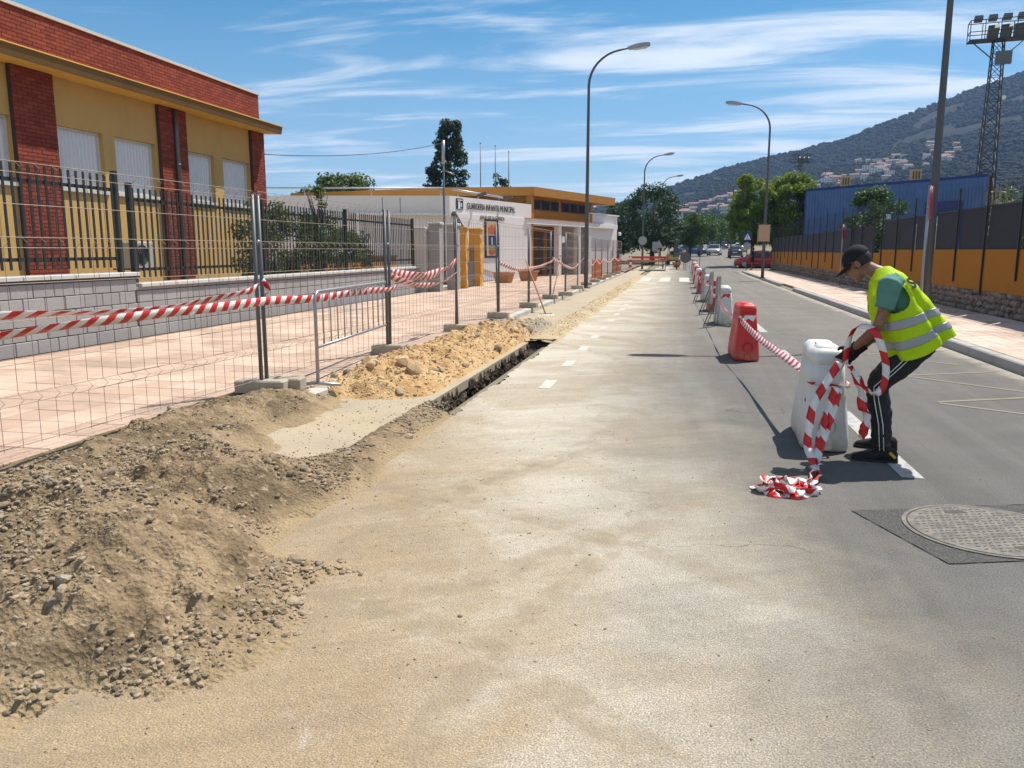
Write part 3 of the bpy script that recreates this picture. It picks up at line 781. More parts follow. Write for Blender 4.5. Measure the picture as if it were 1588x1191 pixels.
# ------------------------------------------------------------------ manhole in its patch
mh = empty('manhole_cover', (1.80,4.88,0), R(18), 'round cast iron manhole cover with studs, in a dark asphalt patch', 'manhole cover')
t = NT('patch_asphalt'); K['patch'] = t.fin(t.mix(t.ramp(t.noise(150.,2,.6),.35,.7), (.040,.039,.037), (.125,.119,.110)), .9, 0, t.bump(t.voro(80.), .006), .3)
t = NT('worn_cast_iron'); K['iron'] = t.fin(t.mix(t.ramp(t.noise(12.,5,.7),.35,.62), (.19,.168,.135), (.105,.097,.086)), .7, .2, t.bump(t.noise(90.,3), .001), .4)
t = NT('dark_iron'); K['irondark'] = t.fin((.06,.054,.047), .8, .2)
patch = MB(); P_ = [(-.56,.43),(.62,.36),(.66,-.44),(-.52,-.46)]
seam = MB(); 
nseg = 64
def ringpts(r, z, n=nseg): return [(r*math.cos(2*math.pi*i/n), r*math.sin(2*math.pi*i/n), z) for i in range(n)]
qe = random.Random(4); pe = []
for (xa, ya), (xb, yb) in (((-.60,.42),(-.55,-.44)),((-.55,-.44),(.60,-.46)),((.60,-.46),(.60,.42)),((.60,.42),(-.60,.42))):
    for k in range(14): f_ = k/14; pe.append((xa+(xb-xa)*f_+qe.uniform(-.009,.009), ya+(yb-ya)*f_+qe.uniform(-.009,.009), .004))
patch.add(pe, [tuple(range(len(pe)))])
patch.build('asphalt_patch', K['patch'], mh, fixn=False)
for a, b in (((-.60,.42),(.60,.42)),((.60,.42),(.60,-.46)),((.60,-.46),(-.55,-.44)),((-.55,-.44),(-.60,.42))):
    mbs = MB(); mbs.add([(x,y,.006) for x,y in strip(a,b,.006)], [(0,1,2,3)]); mbs.build('tar_seam', K['irondark'], mh, fixn=False)
mbc = MB(); mbc.loft([ringpts(.455,.005),ringpts(.455,.010),ringpts(.432,.010),ringpts(.432,.0062)], 0, False, False, False); mbc.build('frame', K['iron'], mh)
mbc = MB(); mbc.add(ringpts(.431,.0065), [tuple(range(nseg))]); mbc.build('gap', K['irondark'], mh, fixn=False)
mbc = MB(); mbc.loft([ringpts(.424,.0070),ringpts(.424,.0110),ringpts(.418,.0125)], 0, False, False, True); lid = mbc.build('lid', K['iron'], mh)
mg = MB()
for i in range(-9,10):
    for j in range(-9,10):
        x, y = i*.042+(j%2)*.021, j*.042
        if math.hypot(x,y) < .385:
            d = 1 if (i+j)%2 else -1
            mg.obox((x,y,.0128), (.012,.006*d,0), (-.003*d,.0055,0), (0,0,.0004))
mg.build('tread_recess', K['irondark'], lid)
for sgn in (-1,1):
    MB().obox((0,.30*sgn,.0132),(.06,0,0),(0,.022,0),(0,0,.0006)).build('lifting_slot', K['irondark'], lid)
# ------------------------------------------------------------------ school building (left)
BX = -12.0
school = empty('school_building', (BX,16,0), 0, 'yellow rendered school building with red brick pillars and brick parapet', 'building')
Y0, Y1 = 9.5, 22.02
def S(mb, name, mat, parent=school, **k):   # world coordinates -> child of the building
    o = mb.build(name, mat, parent, **k); o.matrix_parent_inverse = Matrix.Identity(4)
    # parent's origin offset
    o.location = (o.location.x-parent_world(parent).x, o.location.y-parent_world(parent).y, o.location.z-parent_world(parent).z)
    return o
def parent_world(p):
    v = Vector((0,0,0))
    while p is not None: v += Vector(p.location); p = p.parent
    return v
wins = [(10.7,12.07),(12.25,12.90) ,(13.97,15.33),(15.69,17.06),(18.22,19.48),(19.90,21.25)]
wins = [(10.6,12.0),(12.12,12.93),(13.97,15.33),(15.69,17.06),(18.22,19.48),(19.90,21.25)]
WZ0, WZ1 = 2.83, 4.02
# wall with real window openings: strips between and around the windows
mb = MB()
mb.box(BX-.25,BX,Y0,Y1-.02,0,WZ0); mb.box(BX-.25,BX,Y0,Y1-.02,WZ1,4.93)
e = Y0
for a, b in wins:
    if a > e: mb.box(BX-.25,BX,e,a,WZ0,WZ1)
    e = b
mb.box(BX-.25,BX,e,Y1-.02,WZ0,WZ1)
mb.box(-24,BX-.26,Y1-.3,Y1-.02,0,4.93); mb.box(-24,BX-.26,Y0,Y0+.25,0,4.93); mb.box(-24,-23.8,Y0+.26,Y1-.31,0,4.93)
S(mb, 'wall', K['yellow'])
for a, b in wins:
    mb = MB()
    for q0,q1,r0,r1 in ((a,b,WZ0,WZ0+.05),(a,b,WZ1-.05,WZ1),(a,a+.05,WZ0+.05,WZ1-.05),(b-.05,b,WZ0+.05,WZ1-.05)): mb.box(BX-.20,BX-.09,q0+.002,q1-.002,r0+.002,r1-.002)
    w = S(mb, 'window', K['frame'])
    wl = parent_world(w)
    n = int((b-a-.1)/.105)
    for k in range(n):      # vertical blind slats, each slightly turned
        y = a+.05+(k+.5)*(b-a-.1)/n
        m2 = MB(); hw = (b-a-.1)/n*.50; dx = .034
        m2.add([(BX-.13-dx,y-hw,WZ0+.05),(BX-.13+dx*.2,y,WZ0+.05),(BX-.13-dx*.2,y+hw,WZ0+.05),(BX-.13-dx,y-hw,WZ1-.05),(BX-.13+dx*.2,y,WZ1-.05),(BX-.13-dx*.2,y+hw,WZ1-.05)],[(0,1,4,3),(1,2,5,4)])
        o = S(m2, 'slat', K['blind'], w, fixn=False)
    m2 = MB().box(BX-.19,BX-.185,a+.05,b-.05,WZ0+.05,WZ1-.05); S(m2, 'backing', K['blind'], w)
    m2 = MB().box(BX-.02,BX+.06,a-.06,b+.06,WZ0-.07,WZ0-.002); S(m2, 'sill', K['coping'], w)
# roof slab (cornice), canted fascia and drip line
mb = MB()
YC = 22.12
mb.add([(BX-.1,Y0,4.93),(-11.42,Y0,4.90),(-11.38,Y0,5.10),(BX-.1,Y0,5.34),(BX-.1,YC,4.93),(-11.42,YC,4.90),(-11.38,YC,5.10),(BX-.1,YC,5.34)],
       [(0,1,5,4),(0,3,2,1),(4,5,6,7),(3,7,6,2)])
mb.box(-24,BX-.101,Y0,YC,4.931,5.33)
corn = S(mb, 'cornice', K['ochrepaint'])
mb = MB(); mb.add([(-11.42,Y0,4.905),(-11.416,Y0,4.905),(-11.374,Y0,5.10),(-11.38,Y0,5.10),(-11.42,YC+.004,4.905),(-11.416,YC+.004,4.905),(-11.374,YC+.004,5.10),(-11.38,YC+.004,5.10)],[(0,1,2,3),(4,5,6,7),(1,2,6,5),(0,4,5,1),(3,2,6,7),(0,3,7,4)])
S(mb, 'fascia', K['fascia'], corn)
S(MB().box(-11.385,-11.36,Y0,YC+.006,5.103,5.125), 'drip_edge', K['ochrepaint'], corn)
# parapet core and brick courses
PX = -11.98
par = S(MB().box(-24,PX-.012,Y0,21.93,5.335,5.97), 'parapet', K['mortar'])
cop = S(MB().box(-24.05,PX+.035,Y0,21.98,5.97,6.03), 'parapet_coping', K['coping'])
pillars = [(12.93,13.95),(17.17,18.22),(21.30,22.0)]
bricks = []   # (x, y, z, length)
CH = .072; BL = .235
k = 0; z = 5.30
while z < 5.955:
    y = Y0-(BL/2 if k % 2 else 0)
    while y < 21.93-.05:
        bricks.append((PX, y, z, min(BL, 21.93-y)-.011)); y += BL
    z += CH; k += 1
pil_objs = []
for a, b in pillars:
    po = S(MB().box(BX+.001,BX+.085,a,b,0,4.92), 'brick_pillar', K['mortar']); pil_objs.append(po)
    z = .02; k = 0
    while z < 4.88:
        y = a; first = True
        while y < b-.03:
            L = (BL/2 if (first and k%2) else BL); L = min(L, b-y)
            if L > .03: bricks.append((BX+.097, y+.001, z, L-.011, True))
            y += L; first = False
        z += CH; k += 1
bm1 = MB().box(-.05,0,0,1,0,CH-.011).mesh('brick', K['brick'])
def vis(b): return (b[1] > 12.2) + (b[2] > 5.2)*2
vb = [b for b in bricks if b[1] > 12.6 and (b[2] > 2.6)]
vb.sort(key=lambda b: b[1]-(b[2]>5)*.0)
rest = [b for b in bricks if b not in set(vb[:300])]
def own(b): 
    if len(b) == 4: return par
    for (a, c), po in zip(pillars, pil_objs):
        if a-.01 <= b[1] <= c+.01: return po
for b in vb[:300]:
    pw = parent_world(own(b)); link('brick', bm1, own(b), Vector((b[0]+rng.uniform(-.003,.003), b[1], b[2]))-pw, None, (1,b[3],1))
V, F, Rn = [], [], []
for b in rest:
    b0 = len(V); x = b[0]+rng.uniform(-.003,.003); h = CH-.011
    for zz_ in (b[2], b[2]+h): V += [(x-.05,b[1],zz_),(x,b[1],zz_),(x,b[1]+b[3],zz_),(x-.05,b[1]+b[3],zz_)]
    F += [(b0+4,b0+5,b0+6,b0+7),(b0,b0+1,b0+5,b0+4),(b0+1,b0+2,b0+6,b0+5),(b0+2,b0+3,b0+7,b0+6),(b0,b0+3,b0+2,b0+1)]; Rn += [rng.random()]*8
m_ = bpy.data.meshes.new('brick_field'); m_.from_pydata(V, [], F); m_.materials.append(K['brick']); at = m_.attributes.new('rnd','FLOAT','POINT'); at.data.foreach_set('value', Rn)
bf = link('brick_field', m_, school, -Vector(school.location)); tag(bf, kind='stuff')
# downpipe with brackets
pipe = S(MB().tube([(-11.86,17.72,.2),(-11.86,17.72,4.2),(-11.86,17.72,4.88)], .055, 10), 'downpipe', K['galvdark'])
for z in (1.2,2.4,3.6): S(MB().cyl((-11.86,17.72,z), .066, .04, 10), 'bracket', K['galvdark'], pipe)
# low roof-edge clutter is hidden; air conditioner outside the wall
ac = empty('air_conditioner', (-11.45,15.45,1.22), 0, 'white outdoor air conditioning unit on the yellow wall behind the railings', 'air conditioner')
MB().bbox(-.15,.15,-.40,.40,0,.56,.02).build('casing', K['yard'], ac)
mb = MB()
for r_ in (.06,.11,.16,.21): mb.tube([(.158,-.08+r_*math.cos(a*.3927),.28+r_*math.sin(a*.3927)) for a in range(17)], .005, 5, caps=False)
mb.build('fan_grille', K['galvdark'], ac)
MB().cyl((.150,-.08,.28), .22, .004, 24, axis='x').build('fan_opening', K['black'], ac)
for y in (-.3,.3): MB().box(-.40,.12,y-.02,y+.02,-.04,-.002).build('bracket', K['galvdark'], ac)

# ------------------------------------------------------------------ block wall with copings and railing
WX = -9.0
wall = empty('boundary_wall', (WX,16,.12), 0, 'low grey concrete block wall with pale coping along the left pavement', 'wall')
def SW(mb, name, mat, parent=wall, **k): return S(mb, name, mat, parent, **k)
SW(MB().box(WX-.26,WX-.03,5.5,12.04,-.1,1.175).box(WX-.26,WX-.03,12.042,27.2,-.1,.985), 'core', K['blockjoint'])
blk = MB().bbox(-.06,0,0,.40,0,.186,.008).mesh('block', K['block'])
blkh = None
zs = [-.07, .13, .33, .53, .73, .93]
wloc = Vector(wall.location)
for ci, z in enumerate(zs):
    y = 5.6 - (.2 if ci % 2 else 0)
    while y < 27.1:
        top = 1.175 if y < 12.0 else .985
        if z+.05 < top:
            ye = min(y+.392, 12.03 if (y < 12.03) else 27.1) 
            sc = (ye-y)/.40; hz = min(.186, top-z)/.186
            if ye-y > .05: link('block', blk, wall, Vector((WX+rng.uniform(-.003,.003), y, z))-wloc, (0,0,0), (1,sc,hz))
            y += .40
            if y < 12.03+.4 and y > 12.03 and y-.4 < 12.03: y = 12.045
        else: y += .40
cop1 = MB().bbox(-.34,.05,0,.50,0,.06,.01).mesh('coping_slab', K['coping'])
y = 5.6
while y < 12.0: link('coping_slab', cop1, wall, Vector((WX,y,1.176))-wloc, None, (1,min(.494,12.10-y)/.5,1)); y += .5
y = 12.11
while y < 27.1: link('coping_slab', cop1, wall, Vector((WX,y,.986))-wloc, None, (1,.988,1)); y += .5
# railings: posts, rails and pickets
FXr = -9.14
def railing(y0, y1, zt, zb, zr, posts, label, sp=.155):
    f = empty('railing', (FXr,(y0+y1)/2,zb), 0, label, 'railing', 'steel railings on the block wall')
    pw = parent_world(f)
    S(MB().box(FXr-.02,FXr+.02,y0,y1,zr[0],zr[0]+.05), 'rail', K['fence'], f); S(MB().box(FXr-.02,FXr+.02,y0,y1,zr[1],zr[1]+.05), 'rail', K['fence'], f)
    for p, zt2 in posts: S(MB().box(FXr-.04,FXr+.04,p-.04,p+.04,zb-.1,zt2), 'post', K['fence'], f)
    pk = MB().box(.021,.036,-.020,.020,0,zt-zr[1]+.0+zr[1]-zb-.08).mesh('picket', K['fence'])
    y = y0+.12
    while y < y1-.05:
        if all(abs(y-p) > .06 for p, _ in posts): link('picket', pk, f, Vector((FXr,y,zb+.08))-pw)
        y += sp
    return f
railing(6.2,11.92,2.80,1.24,(1.44,2.55),[(6.3,2.85),(9.1,2.85),(11.86,2.88)], 'dark steel railing on the higher near part of the block wall', .155)
railing(12.14,16.6,2.64,1.05,(1.25,2.42),[(12.2,2.72)], 'dark steel railing in front of the yellow school wall, past the wall step', .155)
railing(16.64,22.0,2.64,1.05,(1.25,2.42),[(16.62,2.70),(21.2,2.72)], 'dark steel railing in front of the leafy climbers', .155)
railing(22.06,27.0,2.64,1.05,(1.25,2.42),[(24.2,2.7),(26.95,2.68)], 'last dark steel railing before the grey gate posts', .155)
tag(MB().add([(-30,3,.10),(-9.3,3,.10),(-9.3,34,.10),(-30,34,.10)],[(0,1,2,3)]).build('school_yard', K['yard'], fixn=False), kind='structure')
# low ochre planter wall in the yard
yw = empty('planter_wall', (-11.0,24,.1), 0, 'low ochre wall in the yard behind the leafy climbers', 'wall')
MB().box(-.15,.15,-2.6,6.0,0,1.25).build('wall_body', K['brownroof'], yw); MB().box(-.2,.2,-2.65,6.05,1.25,1.31).build('coping', K['fascia'], yw)

# ------------------------------------------------------------------ wire mesh fence panels in concrete feet
def wire_panel_mesh(L, H=1.95, zb=.12):
    mb = MB(); r = .0026
    vz = [(.0,0),(.30,0),(.335,.045),(.37,0),(.80,0),(.835,.045),(.87,0),(1.36,0),(1.395,.045),(1.43,0),(1.86,0),(1.895,.045),(1.93,0)]
    vz = [(z*H/1.95+zb, x) for z, x in vz]
    n = int(round(L/.155))
    for k in range(n+1):
        y = -L/2+L*k/n
        mb.tube([(x, y, z) for z, x in vz], r*.9, 4, caps=False, smooth=False)
    hz = [.02,.30,.37,.58,.80,.87,1.12,1.36,1.43,1.65,1.86,1.93]
    for z in hz: mb.tube([(.005,-L/2,z*H/1.95+zb),(.005,L/2,z*H/1.95+zb)], r, 4, caps=False, smooth=False)
    return mb.mesh('wire_mesh', K['wire'])
WPM = {}
fposts = [(-4.42,4.05),(-4.22,7.55),(-4.05,10.80),(-3.95,14.05),(-3.85,17.05),(-3.80,20.40),(-3.84,24.2),(-3.62,25.95),(-3.80,30.6),(-3.84,34.0),(-3.84,37.4),(-3.86,40.8),(-3.86,44.2),(-3.86,47.6),(-3.86,51.0),(-3.86,54.4)]
names = ['nearest wire fence section, left of the steel crowd barrier', 'wire fence section directly behind the steel crowd barrier', 'wire fence section behind the near end of the orange earth ridge',
  'wire fence section behind the far end of the orange earth ridge', 'wire fence section just past the orange earth ridge, before the leaning rake', 'wire fence section against which the rake leans',
  'wire fence section ending at the bent post past the rake', 'wire fence section just before the nearest left street lamp', 'wire fence section just beyond the nearest left street lamp']
leans = {2:(.0,.0), 3:(-.02,-.05), 6:(.02,.03)}
for k in range(len(fposts)-1):
    (xa, ya), (xb, yb) = fposts[k], fposts[k+1]
    L = math.hypot(xb-xa, yb-ya)-.10
    key = round(L,1)
    if key not in WPM: WPM[key] = wire_panel_mesh(L)
    lab = names[k] if k < len(names) else '%s wire fence section beyond the nearest left street lamp' % ['second','third','fourth','fifth','sixth','farthest'][k-len(names)]
    f = empty('wire_fence', ((xa+xb)/2,(ya+yb)/2,.136), -math.atan2(xb-xa, yb-ya), lab, 'wire fence', 'wire fence sections along the kerb')
    if k == 3: f.rotation_euler[1] = R(-1.2)
    if k == 2: f.rotation_euler[1] = R(.6)
    link('wire_mesh', WPM[key], f)
    for s in (-1,1):
        MB().tube([(0,s*L/2,.02),(0,s*L/2,2.02)], .021, 8).build('post', K['galvdark'], f)
    MB().cyl((.03,L/2,1.55), .018, .05, 6, axis='y').build('clamp', K['galv'], f)
foot = MB(); foot.bbox(-.33,.13,-.11,.11,0,.13,.015); footm = foot.mesh('foot', K['foot'])
fl = ['concrete fence weight at the end of the remaining kerb, near the broken pavement edge','concrete fence weight by the far leg of the steel crowd barrier','concrete fence weight touching the orange earth ridge','concrete fence weight at the far tip of the orange earth ridge','concrete fence weight just before the rake']
for k, (x, y) in enumerate(fposts[1:]):
    lab = fl[k] if k < len(fl) else '%s concrete fence weight along the kerb past the rake' % ['first','second','third','fourth','fifth','sixth','seventh','eighth','ninth','farthest'][k-len(fl)]
    o = link('concrete_weight', footm, None, (x+.10, y, .138), (0,0,rng.uniform(-.15,.15)+(.0 if k else .1)), (1.15 if k==0 else 1,1,1))
    tag(o, lab, 'concrete weight', 'concrete weights of the wire fence')
ff = link('concrete_weight', footm, None, (-4.0,7.72,.140), (0,0,.12)); tag(ff, 'second concrete fence weight laid behind the nearest one', 'concrete weight', 'concrete weights of the wire fence')

# steel crowd barrier
cb = empty('crowd_barrier', (-3.95,9.42,.136), 0, 'galvanised steel crowd barrier with vertical bars between two fence weights', 'barrier')
cb.rotation_euler[2] = math.atan2(.24, 2.86)
L = 1.42; H = 1.02
pts = [(0,-L,.02),(0,-L,H-.10)]+[(0,-L+.10-.10*math.cos(a),H-.10+.10*math.sin(a)) for a in (.4,.8,1.2)]+[(0,-L+.10,H),(0,L-.10,H)]+[(0,L-.10+.10*math.sin(a),H-.10+.10*math.cos(a)) for a in (.4,.8,1.2)]+[(0,L,H-.10),(0,L,.02)]
MB().tube(pts, .019, 10).build('frame', K['galv'], cb)
MB().tube([(0,-L,.52-.10),(0,L,.42)], .017, 8).build('lower_rail', K['galv'], cb)
for k in range(11):
    y = -L+2*L*(k+1)/12; MB().tube([(0,y,.43),(0,y,H)], .008, 6).build('bar', K['galv'], cb)
for s in (-1,1): MB().tube([(-.26,s*L,.015),(0,s*L,.03),(.26,s*L,.015)], .018, 8).build('foot', K['galv'], cb)

# ------------------------------------------------------------------ tapes
def ribbon(name, pts, width, label, twist=None, parent=None, u0=0, sub=6, flutter=0., wvec=(0,0,1), seed=0, group=None):
    """a plastic tape as a thin folded strip through pts; twist in radians per point"""
    q = random.Random(seed); P = [Vector(p) for p in pts]; n = len(P)
    tw = twist or [0]*n
    path = []; T = []
    for i in range(n-1):
        p0, p1, p2, p3 = P[max(i-1,0)], P[i], P[i+1], P[min(i+2,n-1)]
        for k in range(sub):
            t_ = k/sub
            path.append(.5*((2*p1)+(p2-p0)*t_+(2*p0-5*p1+4*p2-p3)*t_*t_+(3*p1-p0-3*p2+p3)*t_**3)); T.append(tw[i]*(1-t_)+tw[i+1]*t_)
    path.append(P[-1]); T.append(tw[-1])
    V, F, U = [], [], []; u = u0; ph = q.uniform(0,6)
    for i, p in enumerate(path):
        tg = (path[min(i+1,len(path)-1)]-path[max(i-1,0)]).normalized()
        w0 = Vector(wvec); 
        if abs(tg.dot(w0)) > .92: w0 = Vector((0.3,1,0)).normalized()
        a = (w0-tg*w0.dot(tg)).normalized(); b = tg.cross(a)
        ang = T[i]+flutter*math.sin(i*.7+ph)
        w = a*math.cos(ang)+b*math.sin(ang); nrm = tg.cross(w)
        if i: u += (path[i]-path[i-1]).length
        fold = .25*width*(1+math.sin(i*.45+ph))*.5
        for s, d in ((-.5,0),(0,fold*.5),(.5,0)):
            V.append(tuple(p+w*(s*width)+nrm*d)); U.append((u, (s+.5)*width/.08))
    for i in range(len(path)-1):
        for k in range(2): a = i*3+k; F.append((a,a+1,a+4,a+3))
    me_ = bpy.data.meshes.new(name); me_.from_pydata(V, [], F); me_.materials.append(K['tape'])
    uvl = me_.uv_layers.new(name='UVMap')
    for p in me_.polygons:
        for li in p.loop_indices: uvl.data[li].uv = U[me_.loops[li].vertex_index]
    me_.polygons.foreach_set('use_smooth', [True]*len(F)); 
    bm = bmesh.new(); bm.from_mesh(me_); bmesh.ops.solidify(bm, geom=bm.faces[:], thickness=.0012); bm.to_mesh(me_); bm.free()
    o = link(name, me_, parent)
    if label: tag(o, label, 'barrier tape', group)
    return o
TG = 'red and white barrier tapes'
ribbon('barrier_tape', [(-3.95,2.6,1.02),(-4.02,4.2,1.09),(-4.06,5.5,1.10),(-4.08,6.6,1.09),(-4.10,7.5,1.09),(-4.02,8.5,1.06),(-3.99,9.6,1.08),(-4.02,10.85,1.05),(-4.05,11.3,1.12)], .085, 'red and white tape stretched low across the nearest fence section to the crowd barrier', [1.0,.8,.5,.15,0,.1,.3,.5,.6], flutter=.12, seed=1, group=TG, sub=8)
ribbon('barrier_tape', [(-4.05,2.6,1.22),(-4.10,4.2,1.20),(-4.12,5.4,1.14),(-4.14,6.3,1.15),(-4.16,7.2,1.20),(-4.20,7.5,1.25)], .075, 'upper red and white tape twisted along the nearest fence section', [.6,.9,1.1,.9,.5,.2], flutter=.2, seed=2, group=TG, sub=8)
ribbon('barrier_tape', [(-4.20,7.58,1.30),(-4.17,7.64,1.20),(-4.19,7.60,1.12),(-4.15,7.66,1.04)], .05, 'short knotted end of tape hanging on the nearest fence post', [0,1.2,2.,2.6], seed=3, group=TG)
ribbon('barrier_tape', [(-4.02,10.85,1.28),(-4.00,11.6,1.22),(-3.98,12.5,1.20),(-3.95,13.3,1.28),(-3.93,14.0,1.40)], .14, 'faded limp tape sagging between fence posts behind the orange earth', [.2,.5,.3,.6,.4], flutter=.3, seed=4, group=TG)
ribbon('barrier_tape', [(-4.02,10.85,1.24),(-3.99,11.6,1.10),(-3.97,12.5,1.04),(-3.94,13.3,1.08),(-3.92,14.0,1.22)], .09, 'lower faded tape sagging between fence posts behind the orange earth', [.6,.9,.5,1.,.7], flutter=.3, seed=5, group=TG)
ribbon('barrier_tape', [(-3.86,17.1,1.34),(-3.80,18.4,1.18),(-3.78,19.6,1.13),(-3.77,20.4,1.14),(-3.76,21.8,1.16),(-3.76,23.0,1.22),(-3.78,24.2,1.28)], .08, 'red and white tape swagged across the fence in front of the nursery planters', [.2,.4,.3,.1,.2,.4,.3], flutter=.2, seed=6, group=TG)
ribbon('barrier_tape', [(-3.78,24.2,1.36),(-3.68,25.2,1.20),(-3.60,26.0,1.08),(-3.66,28.2,.98),(-3.74,30.6,1.12),(-3.78,33.8,1.45)], .08, 'red and white tape sagging past the nearest left street lamp', [.1,.3,.4,.2,.3,.1], flutter=.2, seed=7, group=TG)
for j, (ya, yb) in enumerate(((34,37.4),(37.4,40.8),(40.8,47.6),(47.6,54.4))):
    ribbon('barrier_tape', [(-3.80,ya,1.2),(-3.78,(ya+yb)/2,.95),(-3.80,yb,1.15)], .08, 'one of the far tapes along the fence beyond the nursery entrance', flutter=.2, seed=8+j, group=TG)

# rake and shovel leaning on the fence
rk = empty('rake', (-3.22,19.55,.02), 0, 'long handled rake leaning on the wire fence with its head on the gutter', 'rake')
MB().tube([(0,0,.03),(-.60,.55,1.32)], .016, 8).build('handle', K['terra'], rk)
mb = MB().bar((-.16,-.12,.02),(.16,.10,.02),.02,.03)
for k in range(8): a = -.16+.32*k/7; mb.bar((a,-.12+.22*k/7,.02),(a+.03,-.15+.22*k/7,-.01),.008)
mb.build('head', K['galv'], rk)
sh = empty('wooden_pole', (-3.82,24.9,.14), 0, 'pale wooden pole leaning on the fence beyond the rake', 'pole')
MB().tube([(0,-.5,.0),(.02,.3,.6),(.03,1.0,1.28)], .018, 8).build('shaft', K['cardboard'], sh); MB().cyl((.03,.98,1.25), .022, .05, 8).build('grip', K['galvdark'], sh)
# ------------------------------------------------------------------ nursery building; local frame: u along the facade, v into the building
AZ = R(17.0); NP = Vector((-8.19,41.89,.13))
nur = empty('nursery_building', NP, -AZ, 'white nursery with ochre brown upper storey, canopy and lettering over the entrance', 'building')
# local x = across (towards street, +), local y = along facade (u)
def N(mb, name, mat, parent=nur, **k): return mb.build(name, mat, parent, **k)
# left wing running back from the corner, square to the line of sight
ang_left = R(180+11.75)
cl = Vector((0,-6.9))                     # corner in local coordinates
def loc2(wx, wy):                         # world offset -> local
    d = Vector((wx-NP.x, wy-NP.y)); c, s_ = math.cos(AZ), math.sin(AZ)
    return (d.x*c-d.y*s_, d.x*s_+d.y*c)
c0 = loc2(-10.2,35.3); c1 = loc2(-10.2-13*.979, 35.3-13*.2036)
c2 = (c1[0]-1.0, c1[1]+9); 
H1 = 3.88
mb = MB(); poly = [c0, (0,1.1), (-6,3.5), c2, c1]
mb.prism(poly, 0, H1, 'xy'); N(mb, 'wall', K['white'])
# slit marks and ledge on the wing wall
dw = (Vector(c1)-Vector(c0)).normalized(); nw = Vector((dw.y,-dw.x)); nw = nw if nw.dot(Vector((0,-1))) > 0 else -nw
def onwing(t, z, off=.0): p = Vector(c0)+dw*t+nw*off; return (p.x,p.y,z)
mb = MB(); mb.add([onwing(.1,3.02,0),onwing(9,3.02,0),onwing(9,3.02,.28),onwing(.1,3.02,.28),onwing(.1,3.10,0),onwing(9,3.10,0),onwing(9,3.10,.28),onwing(.1,3.10,.28)],[(0,1,2,3),(4,5,6,7),(0,1,5,4),(3,2,6,7),(1,2,6,5),(0,3,7,4)])
N(mb, 'ledge', K['white'])
for t_ in (2.2,3.0): 
    mb = MB(); mb.add([onwing(t_,3.12,.004),onwing(t_+.03,3.12,.004),onwing(t_+.03,3.8,.004),onwing(t_,3.8,.004)],[(0,1,2,3)]); N(mb, 'joint', K['blockjoint'], fixn=False)
rail = MB().tube([onwing(.2,4.22,-.1),onwing(12,4.22,-.1)], .035, 8); ro = N(rail, 'roof_rail', K['galv'])
for t_ in (.4,3.5,6.5,9.5): N(MB().tube([onwing(t_,H1,-.1),onwing(t_,4.2,-.1)], .02, 6), 'rail_post', K['galv'], ro)
r2 = N(MB().tube([(-.25,-6.3,4.20),(-.25,-1.6,4.10)], .05, 8), 'roof_rail', K['galv'])
for y in (-5.8,-4,-2): N(MB().tube([(-.25,y,H1),(-.25,y,4.12)], .02, 6), 'rail_post', K['galv'], r2)
# angular hood shape (tapered white buttress panel) on the sign wall
mb = MB(); mb.prism([(-6.75,3.12),(.55,3.12),(-.9,.02),(-5.9,.9)], .0, .05, 'yz'); 
pan = N(mb, 'raised_panel', K['white'])
N(MB().bar((.12,-6.78,3.14),(.12,-5.75,2.2),.16,.16), 'bracket_arm', K['galvdark'])
for y in (-4.6,-2.1): N(MB().bar((.10,y,4.0),(.52,y+.1,4.12),.10,.14), 'wall_floodlight', K['galvdark'])
# lettering
def text_part(s, size, x, y, z, parent, mat, sx=.8, name='lettering', ext=.006, rot=None):
    c = bpy.data.curves.new('lettering','FONT'); c.body = s; c.size = size; c.extrude = ext; c.align_x = 'LEFT'
    tmp = bpy.data.objects.new('lettering', c); COL.objects.link(tmp)
    dg = bpy.context.evaluated_depsgraph_get(); me_ = bpy.data.meshes.new_from_object(tmp.evaluated_get(dg)); bpy.data.objects.remove(tmp)
    me_.materials.clear(); me_.materials.append(mat)
    return link(name, me_, parent, (x,y,z), rot or (R(90),0,R(90)), (sx,1,1))
K['letter'] = M('dark_bronze_letter', (.05,.045,.04), .5, .1, 4.); K['letterb'] = M('bronze_letter', (.22,.13,.06), .5, .1, 4.)
def fit(s, y0, y1, z, h, mat):
    o = text_part(s, h/.69, .02, y0, z, nur, mat); w = o.data.vertices
    wid = max(v.co.x for v in w); o.scale[0] = (y1-y0)/wid; return o
fit('GUARDERIA INFANTIL MUNICIPAL', -5.45, -.75, 3.36, .29, K['letter'])
o = fit('ANGEL DE LA GUARDA', -4.35, -1.95, 2.92, .20, K['letterb']); o.location.x = .07
N(MB().box(.0,.03,-6.35,-5.78,3.30,3.80), 'emblem_plate', M('dark_purple_plate',(.035,.02,.06),.5,.1,4.)); em = N(MB().box(.031,.038,-6.22,-6.05,3.36,3.66).box(.031,.038,-6.0,-5.9,3.42,3.60).box(.031,.038,-6.28,-5.85,3.70,3.75).box(.031,.038,-6.28,-5.85,3.325,3.35), 'emblem_mark', K['signwhite'])
